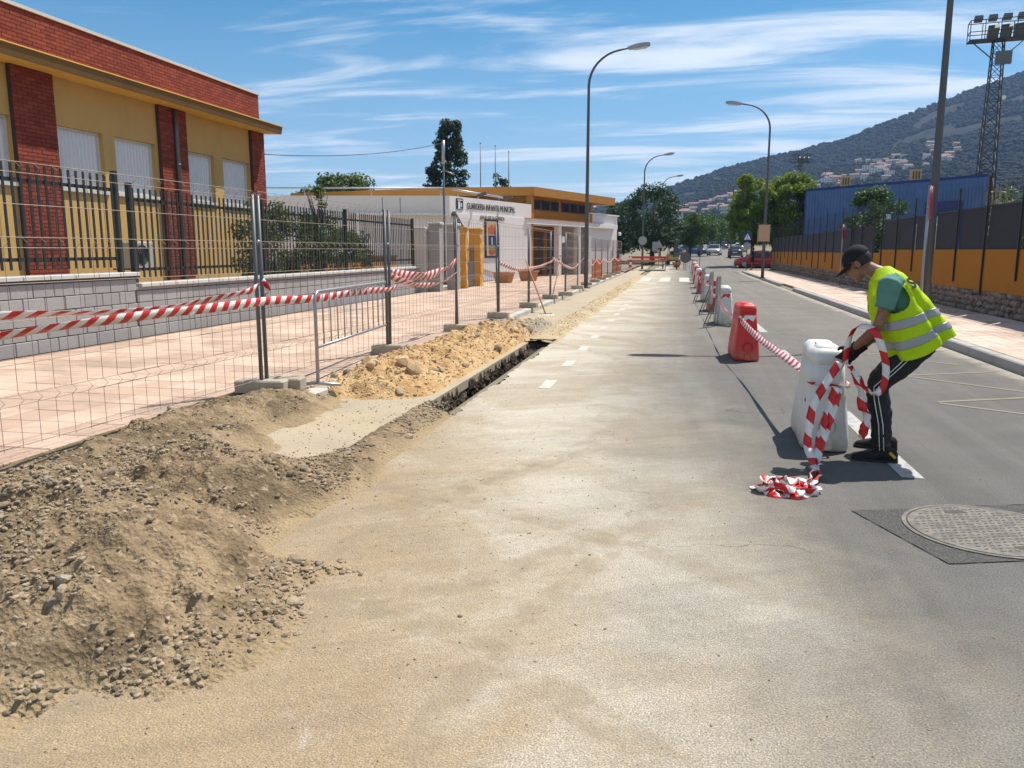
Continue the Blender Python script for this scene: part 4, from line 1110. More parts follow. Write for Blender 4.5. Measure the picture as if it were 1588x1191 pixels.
# mosaic panel with crown and shield
mos = N(MB().box(.05,.10,-3.92,-2.66,1.10,2.95), 'mosaic_frame', M('navy_tile',(.010,.022,.075),.5,.1,6.))
K['sand'] = M('sand_mosaic', (.52,.36,.18), .7, .15, 20.)
N(MB().box(.10,.105,-3.80,-2.78,1.20,2.86), 'mosaic_field', K['sand'], mos)
crown = [(-3.62,2.25),(-2.96,2.25),(-2.90,2.52),(-3.02,2.62),(-3.10,2.52),(-3.18,2.68),(-3.29,2.74),(-3.40,2.68),(-3.48,2.52),(-3.56,2.62),(-3.68,2.52)]
N(MB().prism(crown, .105, .112, 'yz'), 'crown_mark', M('red_mosaic',(.50,.10,.03),.7,.2,20.), mos)
N(MB().prism([(-3.62,1.72),(-2.96,1.72),(-2.96,2.18),(-3.62,2.18)], .105, .112, 'yz'), 'shield_upper_mark', K['signblue'], mos)
N(MB().prism([(-3.34,1.74),(-3.24,1.74),(-3.23,2.08),(-3.35,2.08)], .112, .116, 'yz'), 'tower_mark', K['signwhite'], mos)
N(MB().prism([(-3.62,1.70),(-3.55,1.42),(-3.29,1.28),(-3.03,1.42),(-2.96,1.70)], .105, .112, 'yz'), 'shield_lower_mark', M('olive_mosaic',(.18,.17,.06),.7,.2,20.), mos)
N(MB().prism([(-3.60,1.40),(-3.52,1.30),(-3.29,1.22),(-3.06,1.30),(-2.98,1.40),(-3.05,1.46),(-3.29,1.32),(-3.53,1.46)], .112,.116,'yz'), 'ribbon_mark', K['red'], mos)
# upper storey with window strip and overhanging roof
mb = MB(); up = [(-.12,1.6),(-.12,9.3),(-7,9.3),(-9.5,1.0)]
mb.prism([(-.45,1.62),(-.45,9.3),(-6,9.5),(-14,-1.5)], 3.0, 4.35, 'xy'); N(mb, 'upper_wall', K['brownroof'])
mb = MB(); mb.prism([(.05,1.35),(.35,12.3),(-6,12.6),(-15,-1.2),(-4.5,-.55)], 4.36, 4.82, 'xy'); N(mb, 'roof', K['brownroof'])
for k in range(6):
    y0 = 1.9+k*1.18+(.28 if k > 2 else 0)
    w = N(MB().box(-.449,-.40,y0,y0+1.10,3.66,4.24), 'window', K['fascia']); N(MB().box(-.399,-.395,y0+.06,y0+1.04,3.71,4.19), 'pane', K['glassdark'], w)
N(MB().box(-.449,-.1,1.35,1.6,3.0,4.355), 'corner_pier', K['brownroof']); N(MB().box(-.449,-.1,9.32,9.62,3.0,4.355), 'corner_pier', K['brownroof'])
# canopy, columns, recessed entrance, right wing
can = N(MB().box(-1.5,.12,.35,13.4,2.86,3.12), 'canopy', K['white']); N(MB().box(-1.5,.16,.30,10.4,3.122,3.16), 'tile_edge', K['terra'], can)
N(MB().box(-2.6,-2.3,1.2,8.6,0,2.855), 'entrance_wall', K['brownroof']); 
N(MB().box(-2.3,-.05,1.15,1.45,0,2.855), 'side_wall', K['brownroof'])
for y in (4.70,7.45,9.05): N(MB().box(-.30,.02,y-.17,y+.17,0,2.855), 'column', K['white'])
for y0 in (1.9,5.2,7.7):
    d = N(MB().box(-2.299,-2.25,y0,y0+1.9,0,2.6), 'door', K['door']); 
    for yy in (y0+.15,y0+1.03):
        N(MB().box(-2.249,-2.245,yy,yy+.70,1.95,2.45), 'pane', K['glassdark'], d); N(MB().box(-2.249,-2.245,yy,yy+.70,.9,1.75), 'pane', K['glassdark'], d)
N(MB().box(-.02,.01,5.0,5.5,1.9,2.25), 'notice', K['signwhite']); N(MB().box(-2.24,-2.235,2.6,3.3,1.2,2.2), 'notice', K['signwhite'])
N(MB().box(-6,-.15,9.25,14.0,0,3.70), 'right_wing', K['white']); N(MB().box(-6.1,-.05,9.15,14.1,3.70,3.78), 'right_wing_coping', K['white'])
N(MB().cyl((.02,13.9,2.55), .12, .14, 10, axis='x'), 'wall_lamp', K['signwhite'])
# flagpoles behind
for k, (x, y) in enumerate(((-13.65,55),(-12.6,55),(-11.66,55))):
    f = empty('flagpole', (x,y,.1), 0, ['leftmost of the three bare flagpoles behind the nursery roof','middle of the three bare flagpoles behind the nursery roof','rightmost of the three bare flagpoles behind the nursery roof'][k], 'flagpole', 'flagpoles behind the nursery')
    MB().tube([(0,0,0),(0,0,[8.7,8.5,8.1][k])], [.05,.03], 8).build('pole', K['galvdark'], f); MB().sphere((0,0,[8.72,8.52,8.12][k]), .05,n=8,m=6).build('finial', K['galvdark'], f)
# mast with wire in front of the nursery
ms = empty('utility_mast', (-10.25,34.6,.1), 0, 'thin grey mast with a small arm in front of the nursery wall', 'mast')
MB().tube([(0,0,0),(0,0,6.15)], .045, 8).build('pole', K['galvdark'], ms); MB().tube([(0,0,4.95),(.5,.0,4.75)], .025, 6).build('arm', K['galv'], ms)
MB().tube([(0,0,5.2),(0,0,6.2)], .075, 8).build('sleeve', K['galv'], ms)
wr = MB(); pts = []
for k in range(15):
    t_ = k/14; p = Vector((-12.0,22.0,4.35)).lerp(Vector((-10.25,34.6,6.2)), t_); p.z -= .9*t_*(1-t_); pts.append(p)
tag(wr.tube(pts, .012, 5).build('overhead_wire', K['black']), 'dark overhead wire from the school building to the thin mast', 'wire')

# gate area between block wall and nursery
def pillar(x, y, w, h, mat, cap, label, rough=False):
    p = empty('gate_pillar', (x,y,.12), 0, label, 'gate pillar')
    if rough:
        mb = MB(); q = random.Random(int(y*10)); rings = []
        for k in range(13):
            z = h*k/12; rings.append([(sx*w/2*(1+q.uniform(-.10,.06))+q.uniform(-.02,.02), sy*w/2*(1+q.uniform(-.10,.06)), z) for sx, sy in ((-1,-1),(0,-1.05),(1,-1),(1.05,0),(1,1),(0,1),(-1,1),(-1,0))])
        mb.loft(rings, smooth=False); mb.build('shaft', mat, p)
        MB().bbox(-w/2-.04,w/2+.04,-w/2-.04,w/2+.04,h,h+.07,.02).build('cap', mat, p)
    else:
        MB().box(-w/2,w/2,-w/2,w/2,0,h).build('shaft', mat, p); MB().bbox(-w/2-.05,w/2+.05,-w/2-.05,w/2+.05,h,h+.08,.02).build('cap', cap, p)
    return p
K['yellowstone'] = M('painted_ochre_stone', (.62,.30,.05), .85, .25, 6., 0, 0, .03, 10.)
pillar(-8.55,27.75,.40,2.38,K['block'],K['coping'],'grey pillar at the end of the block wall, beside the meter cabinet')
pillar(-8.30,29.15,.40,2.38,K['block'],K['coping'],'grey pillar next to the rough ochre gate pillars')
pillar(-8.20,30.30,.24,2.30,K['yellowstone'],None,'narrow rough ochre gate pillar beside the grey pillar',True)
pillar(-8.25,32.40,.50,2.30,K['yellowstone'],None,'wide rough ochre gate pillar nearest the nursery sign wall',True)
gt = empty('iron_gate', (-8.22,31.3,.15), R(0), 'narrow dark blue grey iron gate between the ochre pillars', 'gate')
MB().box(-.02,.02,-.62,.62,.05,1.0).build('panel', K['lamp'], gt); MB().box(-.02,.02,-.62,.62,1.45,1.50).build('rail', K['black'], gt)
for k in range(7): MB().tube([(0,-.55+k*.183,1.0),(0,-.55+k*.183,1.62)], .012, 6).build('bar', K['black'], gt)
mt = empty('meter_cabinet', (-8.85,27.35,.12), 0, 'pale block cabinet wall with a framed niche at the end of the railings', 'cabinet')
MB().box(-.35,.05,-.1,.35,0,2.2).build('body', K['coping'], mt); MB().bbox(-.4,.1,-.15,.4,2.2,2.28,.02).build('cap', K['coping'], mt)
nf = MB().box(.051,.07,-.02,.28,.85,2.0).build('niche_frame', K['frame'], mt); MB().box(.0701,.074,.03,.23,.90,1.95).build('niche_door', K['yard'], nf)
# planters by the entrance
def planter(x, y, rz, lab):
    p = empty('planter', (x,y,.14), rz, lab, 'planter', 'terracotta planters at the nursery entrance')
    rings = []
    for z, w, l in ((0,.17,.34),(.35,.21,.42),(.42,.21,.42),(.42,.25,.46),(.48,.25,.46),(.48,.20,.41),(.40,.19,.40)):
        rings.append([(-w,-l,z),(w,-l,z),(w,l,z),(-w,l,z)])
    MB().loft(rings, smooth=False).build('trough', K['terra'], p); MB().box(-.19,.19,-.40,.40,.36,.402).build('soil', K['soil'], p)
    return p
planter(-7.85,35.9,R(70),'terracotta trough planter left of the nursery sign wall fence')
planter(-7.15,38.3,R(70),'terracotta trough planter nearer the nursery door')
# ------------------------------------------------------------------ street lamps
def lamp_post(loc, rz, label, H=8.15):
    """arm reaches along local +x"""
    e_ = empty('street_lamp', loc, rz, label, 'street lamp', 'street lamps along the road')
    pts = [(0,0,0),(0,0,2),(0,0,H*.5),(0,0,H-.55)]; rr = [.085,.080,.065,.050]
    for k in range(1,9):
        a = math.pi/2*k/8*.90
        pts.append((1.35*(1-math.cos(a)), 0, H-.55+1.25*math.sin(a))); rr.append(.050-.014*k/8)
    e_x = pts[-1]; pts.append((e_x[0]+.28,0,e_x[2]+.05)); rr.append(.034)
    MB().tube(pts, rr, 12).build('pole', K['lamp'], e_)
    b = MB().bbox(-.16,.16,-.16,.16,0,.02,.004); base = b.build('base_plate', K['lamp'], e_)
    MB().cyl((0,0,.02), .10, .06, 12).build('collar', K['lamp'], base)
    hx, hz = pts[-1][0], pts[-1][2]
    mb = MB(); rings = []
    for t_, w, h0, h1 in ((0,.05,-.03,.04),(.10,.11,-.05,.06),(.35,.15,-.06,.09),(.62,.15,-.05,.10),(.80,.12,-.03,.08),(.84,.06,-.0,.06)):
        rings.append([(hx+t_,-w,hz+h0+t_*.10),(hx+t_,w,hz+h0+t_*.10),(hx+t_,w*.8,hz+h1+t_*.10),(hx+t_,-w*.8,hz+h1+t_*.10)])
    hd = mb.loft(rings, smooth=False).build('lamp_head', K['lamphead'], e_)
    MB().obox((hx+.48,0,hz-.045+.03), (.24,0,.027), (0,.12,0), (0,0,.022)).build('lamp_glass', K['lampglass'], hd)
    MB().bbox(-.088,-.07,-.05,.05,.5,.85,.004).build('hatch', K['lamp'], e_)
    return e_
lamp_post((-3.60,31.6,.13), 0, 'nearest street lamp on the left, beside the fence in front of the nursery')
lamp_post((-2.95,65.4,.05), 0, 'left street lamp carrying a round sign at the end of the fence')
lamp_post((-2.2,92,zgs(92)), 0, 'third and smallest street lamp on the left, behind the dark tree', 8.3)
lamp_post((4.68,16.85,.136), R(180), 'nearest street lamp on the right, behind the worker')
lamp_post((4.30,44.4,.136), R(180), 'right street lamp with a tan board on its post')
lamp_post((5.6,95,zgs(95)), R(180), 'farthest right street lamp, half hidden by the bright green trees')

# ------------------------------------------------------------------ wall on the right
RX = 7.0
rw = empty('right_wall', (RX,30,.12), 0, 'orange rendered wall on a rubble stone base along the right pavement', 'wall')
def SR(mb, name, mat, parent=rw, **k): return S(mb, name, mat, parent, **k)
SR(MB().box(RX+.03,RX+.3,10,66,-.1,.66), 'core', K['blockjoint'])
SR(MB().box(RX-.02,RX+.28,10,31.1,.661,1.62), 'upper_wall', K['orange']); SR(MB().box(RX-.015,RX+.28,31.102,66,.661,1.49), 'upper_wall', K['orange'])
RST = [stone_mesh('stone', s+60, K['rubble']) for s in range(8)]
cells = []; z = .16
for r_ in range(4):
    y = 10+rng.random()*.3
    while y < 66:
        l = rng.uniform(.13,.33); cells.append((y+l/2, .135+r_*.14+rng.uniform(-.02,.02), l)); y += l*.97
cells = [c for c in cells if c[0] > 16.5]; cells.sort()
rwl = Vector(rw.location)
V, F, Rn = [], [], []
for n_, (y, z, l) in enumerate(cells):
    me_ = rng.choice(RST); rot = (rng.choice([0,math.pi])+rng.uniform(-.15,.15), rng.uniform(-.2,.2), math.pi/2+rng.choice([0,math.pi])); sc = (l*.56, .105, .125)
    p = Vector((RX+.035, y, z+.06))
    if n_ < 300: link('stone', me_, rw, p-rwl, rot, sc)
    else:
        from mathutils import Euler
        Mx = Matrix.LocRotScale(p, Euler(rot), Vector(sc)); b0 = len(V)
        V += [tuple(Mx @ v.co) for v in me_.vertices]; F += [tuple(i+b0 for i in q.vertices) for q in me_.polygons]; Rn += [rng.random()]*len(me_.vertices)
m_ = bpy.data.meshes.new('stone_field'); m_.from_pydata(V, [], F); m_.materials.append(K['rubble']); at = m_.attributes.new('rnd','FLOAT','POINT'); at.data.foreach_set('value', Rn)
tag(link('stone_field', m_, rw, -rwl), kind='stuff')
# dark screened fence on the wall
for (ya, yb, z0, z1, z2, lab) in ((10,31,1.60,2.62,3.15,'black screened fence on the near, higher part of the orange wall'),(31.1,66,1.47,2.48,3.30,'black screened fence on the far part of the orange wall')):
    f = empty('screen_fence', (RX-.04,(ya+yb)/2,z0), 0, lab, 'fence', 'screened fences on the orange wall')
    y = ya+.9; k = 0
    while y < yb:
        low = [.95,.55,.80,.60][k%4] if ya < 20 else [1.0,.62,.7,1.05,.75][k%5]
        S(MB().box(RX-.068,RX-.032,y-.018,y+.018,low,z2+(.12 if k%2 else 0)), 'post', K['black'], f)
        S(MB().box(RX+.01,RX+.016,y+.04,min(y+1.93,yb)-.01,z0+.02,z1), 'screen_panel', K['screen'], f)
        S(MB().box(RX-.01,RX+.009,y+.03,min(y+1.95,yb),z1-.03,z1+.01), 'rail', K['black'], f)
        y += 1.98; k += 1
    mb = MB()
    for j in range(int((yb-ya)/.25)): yy = ya+.1+j*.25; mb.bar((RX,yy,z1),(RX,yy,z2),.006)
    for j in range(9): zz_ = z1+(z2-z1)*(j+1)/9; mb.bar((RX,ya,zz_),(RX,yb,zz_),.005)
    S(mb, 'wire_mesh', K['black'], f)
# taller pole with a raised corner beyond the wall
tag(MB().box(-.05,.05,-.05,.05,0,4.0).bar((0,0,3.95),(2.6,-.8,4.15),.05).build('fence_pole', K['black'], None, (8.1,21.5,.1)), 'tall black fence pole rising behind the near part of the orange wall', 'pole')
tag(MB().add([(7.2,8,.10),(60,8,.10),(60,61,.10),(7.2,61,.10)],[(0,1,2,3)]).build('sports_ground', K['ground'], fixn=False), kind='structure')

# signs
def disc(r, t, n=28): return MB().cyl((0,0,0), r, t, n, axis='y')
def no_parking(loc, rz, zc, label):
    e_ = empty('no_parking_sign', loc, rz, label, 'road sign', 'no parking signs on the right pavement')
    MB().tube([(0,0,0),(0,0,zc+.32)], .028, 10).build('post', K['galv'], e_)
    d = MB().cyl((0,-.055,zc), .30, .02, 32, axis='y').build('plate', K['red'], e_)
    MB().cyl((0,-.060,zc), .235, .004, 32, axis='y').build('blue_disc', K['signblue'], d)
    MB().obox((0,-.063,zc),(.15,0,-.16),(.022,0,.022),(0,.0015,0)).build('red_bar', K['red'], d)
    MB().box(-.04,.04,-.034,.03,zc-.1,zc-.06).build('clamp', K['galv'], e_)
    return e_
no_parking((4.52,16.55,.136), R(70), 2.34, 'no parking sign on a thin post beside the nearest right street lamp')
no_parking((6.62,36.0,.136), R(68), 2.20, 'smaller looking no parking sign further along the right pavement')
bd = empty('post_board', (4.26,44.22,2.05), R(-4), 'blank tan board fixed to the right street lamp post', 'board')
MB().box(-.29,.29,-.02,.02,0,.86).build('board', K['cardboard'], bd); MB().box(-.33,-.30,-.025,.025,-.1,.6).build('edge_strip', K['signback'], bd)
ps = empty('crossing_sign', (4.75,61.2,.12), R(-6), 'square pedestrian crossing sign with a round sign back below it', 'road sign')
MB().tube([(0,0,0),(0,0,2.75)], .035, 8).build('post', K['galvdark'], ps)
pl = MB().box(-.30,.30,-.06,-.04,2.15,2.75).build('plate', K['signblue'], ps)
MB().prism([(-.24,2.24),(.24,2.24),(0,2.68)], -.064, -.061, 'xz').build('white_triangle', K['signwhite'], pl)
mb = MB().obox((0,-.066,2.42),(.02,0,0),(0,.001,0),(0,0,.09)).obox((.05,-.066,2.30),(.015,0,.06),(.012,0,-.01),(0,.001,0)).obox((-.05,-.066,2.30),(.015,0,-.06),(.012,0,.01),(0,.001,0)).cyl((0,-.067,2.54), .03, .002, 10, axis='y')
mb.build('walking_figure', K['black'], pl)
MB().cyl((0,-.05,1.78), .27, .02, 24, axis='y').build('round_plate', K['signback'], ps)
bo = empty('bollard', (4.50,11.02,.137), 0, 'dark bollard on the right kerb at the picture edge', 'bollard')
MB().tube([(0,0,0),(0,0,.75)], .05, 12).build('post', K['black'], bo); MB().sphere((0,0,.78), .065, n=12, m=8).build('cap', K['black'], bo)
# ------------------------------------------------------------------ trees
def leaf_cloud(clumps, n, size, seed, flat=.0, droop=0.):
    """leaf-sized faces spread through clumps (centre, radius); each leaf is a bent quad"""
    q = np.random.default_rng(seed); C = np.array([c for c, r_ in clumps]); Rr = np.array([r_ for c, r_ in clumps])
    w = Rr**2; w = w/w.sum(); idx = q.choice(len(C), n, p=w)
    d = q.normal(size=(n,3)); d /= np.linalg.norm(d, axis=1)[:,None]
    rad = Rr[idx]*(q.random(n)**.42)
    P = C[idx]+d*rad[:,None]*np.array([1,1,.85])
    nrm = d*.6+q.normal(size=(n,3))*.7+np.array([0,0,.35]); nrm /= np.linalg.norm(nrm, axis=1)[:,None]
    a = np.cross(nrm, q.normal(size=(n,3))); a /= np.linalg.norm(a, axis=1)[:,None]; b = np.cross(nrm, a)
    s = size*(.55+.9*q.random(n))[:,None]
    V = np.stack([P-a*s*.5, P+b*s*.28+nrm*s*.06, P+a*s*.5, P-b*s*.28+nrm*s*.06], 1)
    F = np.arange(n*4).reshape(n,4)
    return V.reshape(-1,3), F
def mesh_np(name, V, F, mat):
    m = bpy.data.meshes.new(name); m.from_pydata(V.tolist(), [], F.tolist()); m.materials.append(mat); return m
LM = {'dark':leafmat('dark_leaf',(.030,.062,.020)), 'mid':leafmat('mid_leaf',(.050,.105,.022)), 'bright':leafmat('bright_leaf',(.135,.205,.030),.3,.45), 'poplar':leafmat('poplar_leaf',(.040,.068,.030)), 'olive':leafmat('olive_leaf',(.085,.125,.035))}
def crown_clumps(seed, R_, H0, H1, n, cr, shape='round'):
    q = random.Random(seed); out = []
    for k in range(n):
        for _ in range(50):
            t_ = q.random(); z = H0+(H1-H0)*t_
            if shape == 'round': rr = R_*math.sqrt(max(0, 1-(2*t_-1)**2))**.8*(1.08-.25*t_)
            elif shape == 'column': rr = R_*(math.sin(math.pi*min(1,.12+.88*(1-t_)))**.6)*(.55+.45*(1-t_))
            elif shape == 'block': rr = R_*(1 if .08<t_<.85 else .72)
            else: rr = R_*(1-t_)**.7
            a = q.uniform(0, 6.283); r_ = rr*q.random()**.38
            out.append(((r_*math.cos(a), r_*math.sin(a), z), cr*q.uniform(.6,1.25))); break
    return out
def tree(name, loc, label, R_, H0, H1, mat, seed, nleaf, leaf, ncl=60, cr=.6, shape='round', trunk_r=.14, group='trees along the street', stems=1):
    t_ = empty(name, loc, rng.uniform(0,6), label, 'tree', group)
    cl = crown_clumps(seed, R_, H0, H1, ncl, cr, shape)
    V, F = leaf_cloud(cl, nleaf, leaf, seed)
    link('crown', mesh_np('crown', V, F, mat), t_)
    q = random.Random(seed+5)
    mb = MB()
    mb.tube([(0,0,-.1),(q.uniform(-.1,.1),q.uniform(-.1,.1),H0*.6),(q.uniform(-.15,.15),q.uniform(-.15,.15),H0+(H1-H0)*.35),(0,0,H0+(H1-H0)*.75)], [trunk_r*1.25,trunk_r,trunk_r*.7,trunk_r*.15], 8)
    for k in range(7):
        c, _ = cl[k*3 % len(cl)]; h = min(c[2]-.2, H0*.8+.08*k)
        mb.tube([(0,0,h),(c[0]*.45,c[1]*.45,(h+c[2])/2+.1),(c[0]*.9,c[1]*.9,c[2])], [trunk_r*.5,trunk_r*.33,trunk_r*.08], 6)
    mb.build('trunk', K['bark'], t_)
    return t_
tree('poplar_tree', (-23.0,80,0), 'tall dark poplar standing behind the nursery roof', 2.3, 4, 14.2, LM['poplar'], 1, 12000, .30, 190, .52, 'column', .2, 'trees behind the nursery')
tree('poplar_tree', (-24.8,80,0), 'lower dark tree against the left side of the tall poplar', 1.2, 4, 9.8, LM['poplar'], 2, 4200, .30, 70, .45, 'column', .15, 'trees behind the nursery')
tree('poplar_tree', (-17.9,80,0), 'small dark tree top peeping between the flagpoles', 1.0, 4, 9.0, LM['poplar'], 3, 1500, .3, 20, .55, 'column', .15, 'trees behind the nursery')
tree('leafy_tree', (-26,60,0), 'light green round tree behind the white nursery wing', 3.2, 2.2, 7.2, LM['olive'], 4, 9000, .28, 70, .8, 'round', .2, 'trees behind the nursery')
tree('leafy_tree', (-29.3,60,0), 'lower light green tree left of the round tree', 1.9, 2.0, 6.2, LM['olive'], 5, 3500, .26, 26, .6, 'round', .15, 'trees behind the nursery')
tree('dark_tree', (-2.6,78,zgs(78)), 'broad dark green tree by the far end of the fence', 3.2, 1.6, 6.9, LM['dark'], 6, 9000, .24, 80, .8, 'round', .22)
tree('dark_tree', (-6.2,82,zgs(82)), 'dark green tree between the nursery and the broad dark tree', 2.8, 1.2, 5.6, LM['dark'], 7, 6500, .24, 60, .75, 'round', .2)
tree('dark_tree', (-9.2,86,zgs(86)), 'dark green tree partly hidden by the white end of the nursery', 2.8, 1.2, 5.2, LM['mid'], 8, 4500, .24, 50, .75, 'round', .2)
tree('street_tree', (1.0,92,zgs(92)), 'mid green street tree above the blue parked car', 2.4, 1.8, 5.0, LM['mid'], 9, 5200, .22, 55, .65, 'round', .16)
base_t = tree('street_tree', (2.4,106,zgs(106)), 'mid green street tree just left of the silver car', 2.2, 1.9, 4.9, LM['mid'], 10, 4600, .22, 50, .65, 'round', .15)
tt = [(3.2,122,'street tree behind the one left of the silver car',1.05),(5.0,138,'darker street tree over the bend left of the road',1.15),(7.2,156,'street tree above the far parked cars at the bend',1.2),(9.5,172,'street tree at the far end of the visible road',1.3),(12.5,168,'dark tree closing the street at the bend',1.5)]
for x, y, lab, s_ in tt:
    c = copy_tree(base_t); c.location = (x,y,zgs(y)); c.scale = (s_,s_,s_); c.rotation_euler[2] = rng.uniform(0,6); c['label'] = lab
tree('street_tree', (6.1,73,zgs(73)), 'bright green dense tree, left one of the pair right of the road', 2.05, 2.0, 7.3, LM['bright'], 11, 15000, .24, 70, .62, 'block', .16)
tree('street_tree', (9.0,73.5,zgs(73.5)), 'bright green dense tree, right one of the pair beside the blue warehouse', 2.3, 2.0, 7.6, LM['bright'], 12, 16000, .24, 75, .62, 'block', .16)
tree('street_tree', (12.5,88,zgs(88)), 'mid green tree behind the bright green pair', 2.6, 1.6, 5.5, LM['mid'], 13, 4000, .24, 45, .7, 'round', .16)
tree('garden_tree', (10.2,47,0), 'rounded mid green tree behind the screened fence, before the blue warehouse', 1.75, 1.2, 4.6, LM['mid'], 14, 6500, .17, 55, .5, 'round', .12, 'greenery behind the right wall')
def hedge(name, loc, lx, ly, h, mat, seed, n, leaf, label, cr=.4, cat='hedge', group=None):
    e_ = empty(name, loc, 0, label, cat, group); q = random.Random(seed)
    cl = [((q.uniform(-lx,lx),q.uniform(-ly,ly),.2+(h-.3)*q.random()**.8), cr*q.uniform(.6,1.2)) for _ in range(int(n/90))]
    V, F = leaf_cloud(cl, n, leaf, seed); link('foliage', mesh_np('foliage', V, F, mat), e_)
    mb = MB()
    for k in range(6):
        x, y = q.uniform(-lx,lx), q.uniform(-ly,ly); mb.tube([(x,y,0),(x+q.uniform(-.2,.2),y+q.uniform(-.2,.2),h*.7)], [.03,.01], 5)
    mb.build('stems', K['bark'], e_); return e_
hedge('hedge', (15.3,38,.1), 2.6, .8, 4.1, LM['olive'], 31, 6000, .18, 'yellowish hedge behind the fence at the right picture edge', .6)
G = 'climbers behind the railings'
hedge('climbing_shrub', (-10.0,18.4,.1), .35, .9, 2.6, LM['olive'], 32, 4200, .09, 'leafy climber behind the railings just past the school corner', .28, 'shrub', G)
hedge('climbing_shrub', (-9.9,20.6,.1), .35, 1.1, 2.5, LM['mid'], 33, 5000, .09, 'densest leafy climber in the middle of the railings', .3, 'shrub', G)
hedge('climbing_shrub', (-10.0,23.2,.1), .35, 1.2, 2.1, LM['olive'], 34, 4200, .09, 'lower leafy climber towards the grey gate posts', .28, 'shrub', G)
hedge('climbing_shrub', (-9.7,20.7,2.3), .10, .22, 1.2, LM['olive'], 35, 300, .09, 'shoot of a climber rising above the railings', .16, 'shrub', G)

# ------------------------------------------------------------------ blue warehouse
A = Vector((9.9,70)); B = Vector((19.4,58.6)); Cb = Vector((14.2,116))
wh = empty('blue_warehouse', (A.x,A.y,0), 0, 'long blue corrugated metal warehouse behind the right wall', 'warehouse')
def corr(mb, a, b, z0, z1a, z1b, n_out, pitch=.30, amp=.035):
    L = (b-a).length; n = int(L/pitch); V = []
    for k in range(n*4+1):
        t_ = k/(n*4); p = a.lerp(b, t_)+n_out*(amp if k%4 in (1,2) else 0); V.append((p.x-A.x,p.y-A.y,z0)); V.append((p.x-A.x,p.y-A.y,z1a*(1-t_)+z1b*t_))
    mb.add(V, [(2*i,2*i+2,2*i+3,2*i+1) for i in range(n*4)])
d = (B-A).normalized(); nf_ = Vector((d.y,-d.x)); nf_ = nf_ if nf_.y < 0 else -nf_
mb = MB(); corr(mb, A, B, 0, 6.3, 6.3, nf_); mb.build('front_cladding', K['blue'], wh, fixn=False)
d2 = (Cb-A).normalized(); ns_ = Vector((-d2.y,d2.x)); 
mb = MB(); corr(mb, A, Cb, 0, 6.3, 6.3, ns_); sd_ = mb.build('side_cladding', K['blue'], wh, fixn=False)
for k in range(7):
    p = A+d2*(5+k*3.2)+ns_*.06; q_ = p+d2*1.3
    mb = MB(); mb.add([(p.x-A.x,p.y-A.y,3.0),(q_.x-A.x,q_.y-A.y,3.0),(q_.x-A.x,q_.y-A.y,5.2),(p.x-A.x,p.y-A.y,5.2)],[(0,1,2,3)]); mb.build('side_window', K['bluedark'], wh, fixn=False)
Bk = B+Vector((14,34)); P4 = [A, B, Bk, Cb]
mb = MB(); mb.prism([(p.x-A.x,p.y-A.y) for p in P4], 6.31, 6.5, 'xy'); mb.build('roof', K['bluedark'], wh)
def onfront(t_, z, off=.07): p = A+d*t_+nf_*off; return (p.x-A.x,p.y-A.y,z)
Lf = (B-A).length
for t0, t1, z0, z1 in ((5.0,8.1,2.2,5.2),(10.6,13.3,2.2,4.9)):
    w = MB().add([onfront(t0,z0),onfront(t1,z0),onfront(t1,z1),onfront(t0,z1)],[(0,1,2,3)]).build('loading_bay', K['bluedark'], wh, fixn=False)
    n = 3
    for k in range(n):
        a = t0+(t1-t0)*k/n+.06; b = t0+(t1-t0)*(k+1)/n-.06
        MB().add([onfront(a,z0+.1,.10),onfront(b,z0+.1,.10),onfront(b,z1-1.0,.10),onfront(a,z1-1.0,.10)],[(0,1,2,3)]).build('pane', K['frame'], w, fixn=False)
for t0 in (3.2,9.2):
    p = onfront(t0, 6.5, -.6); v_ = MB().box(p[0]-.32,p[0]+.32,p[1]-.3,p[1]+.3,6.5,7.25).build('roof_vent', K['sand'], wh)
    for k in range(3): MB().box(p[0]-.26+k*.19,p[0]-.14+k*.19,p[1]-.31,p[1]-.301,6.6,7.15).build('louvre', K['fascia'], v_)
# pale container roofs between fence and warehouse
tag(MB().bbox(-.9,.9,-1.2,1.2,0,3.0,.05).build('site_cabin', K['yard'], None, (13.0,50,0)), 'pale flat topped cabin behind the screened fence', 'cabin')

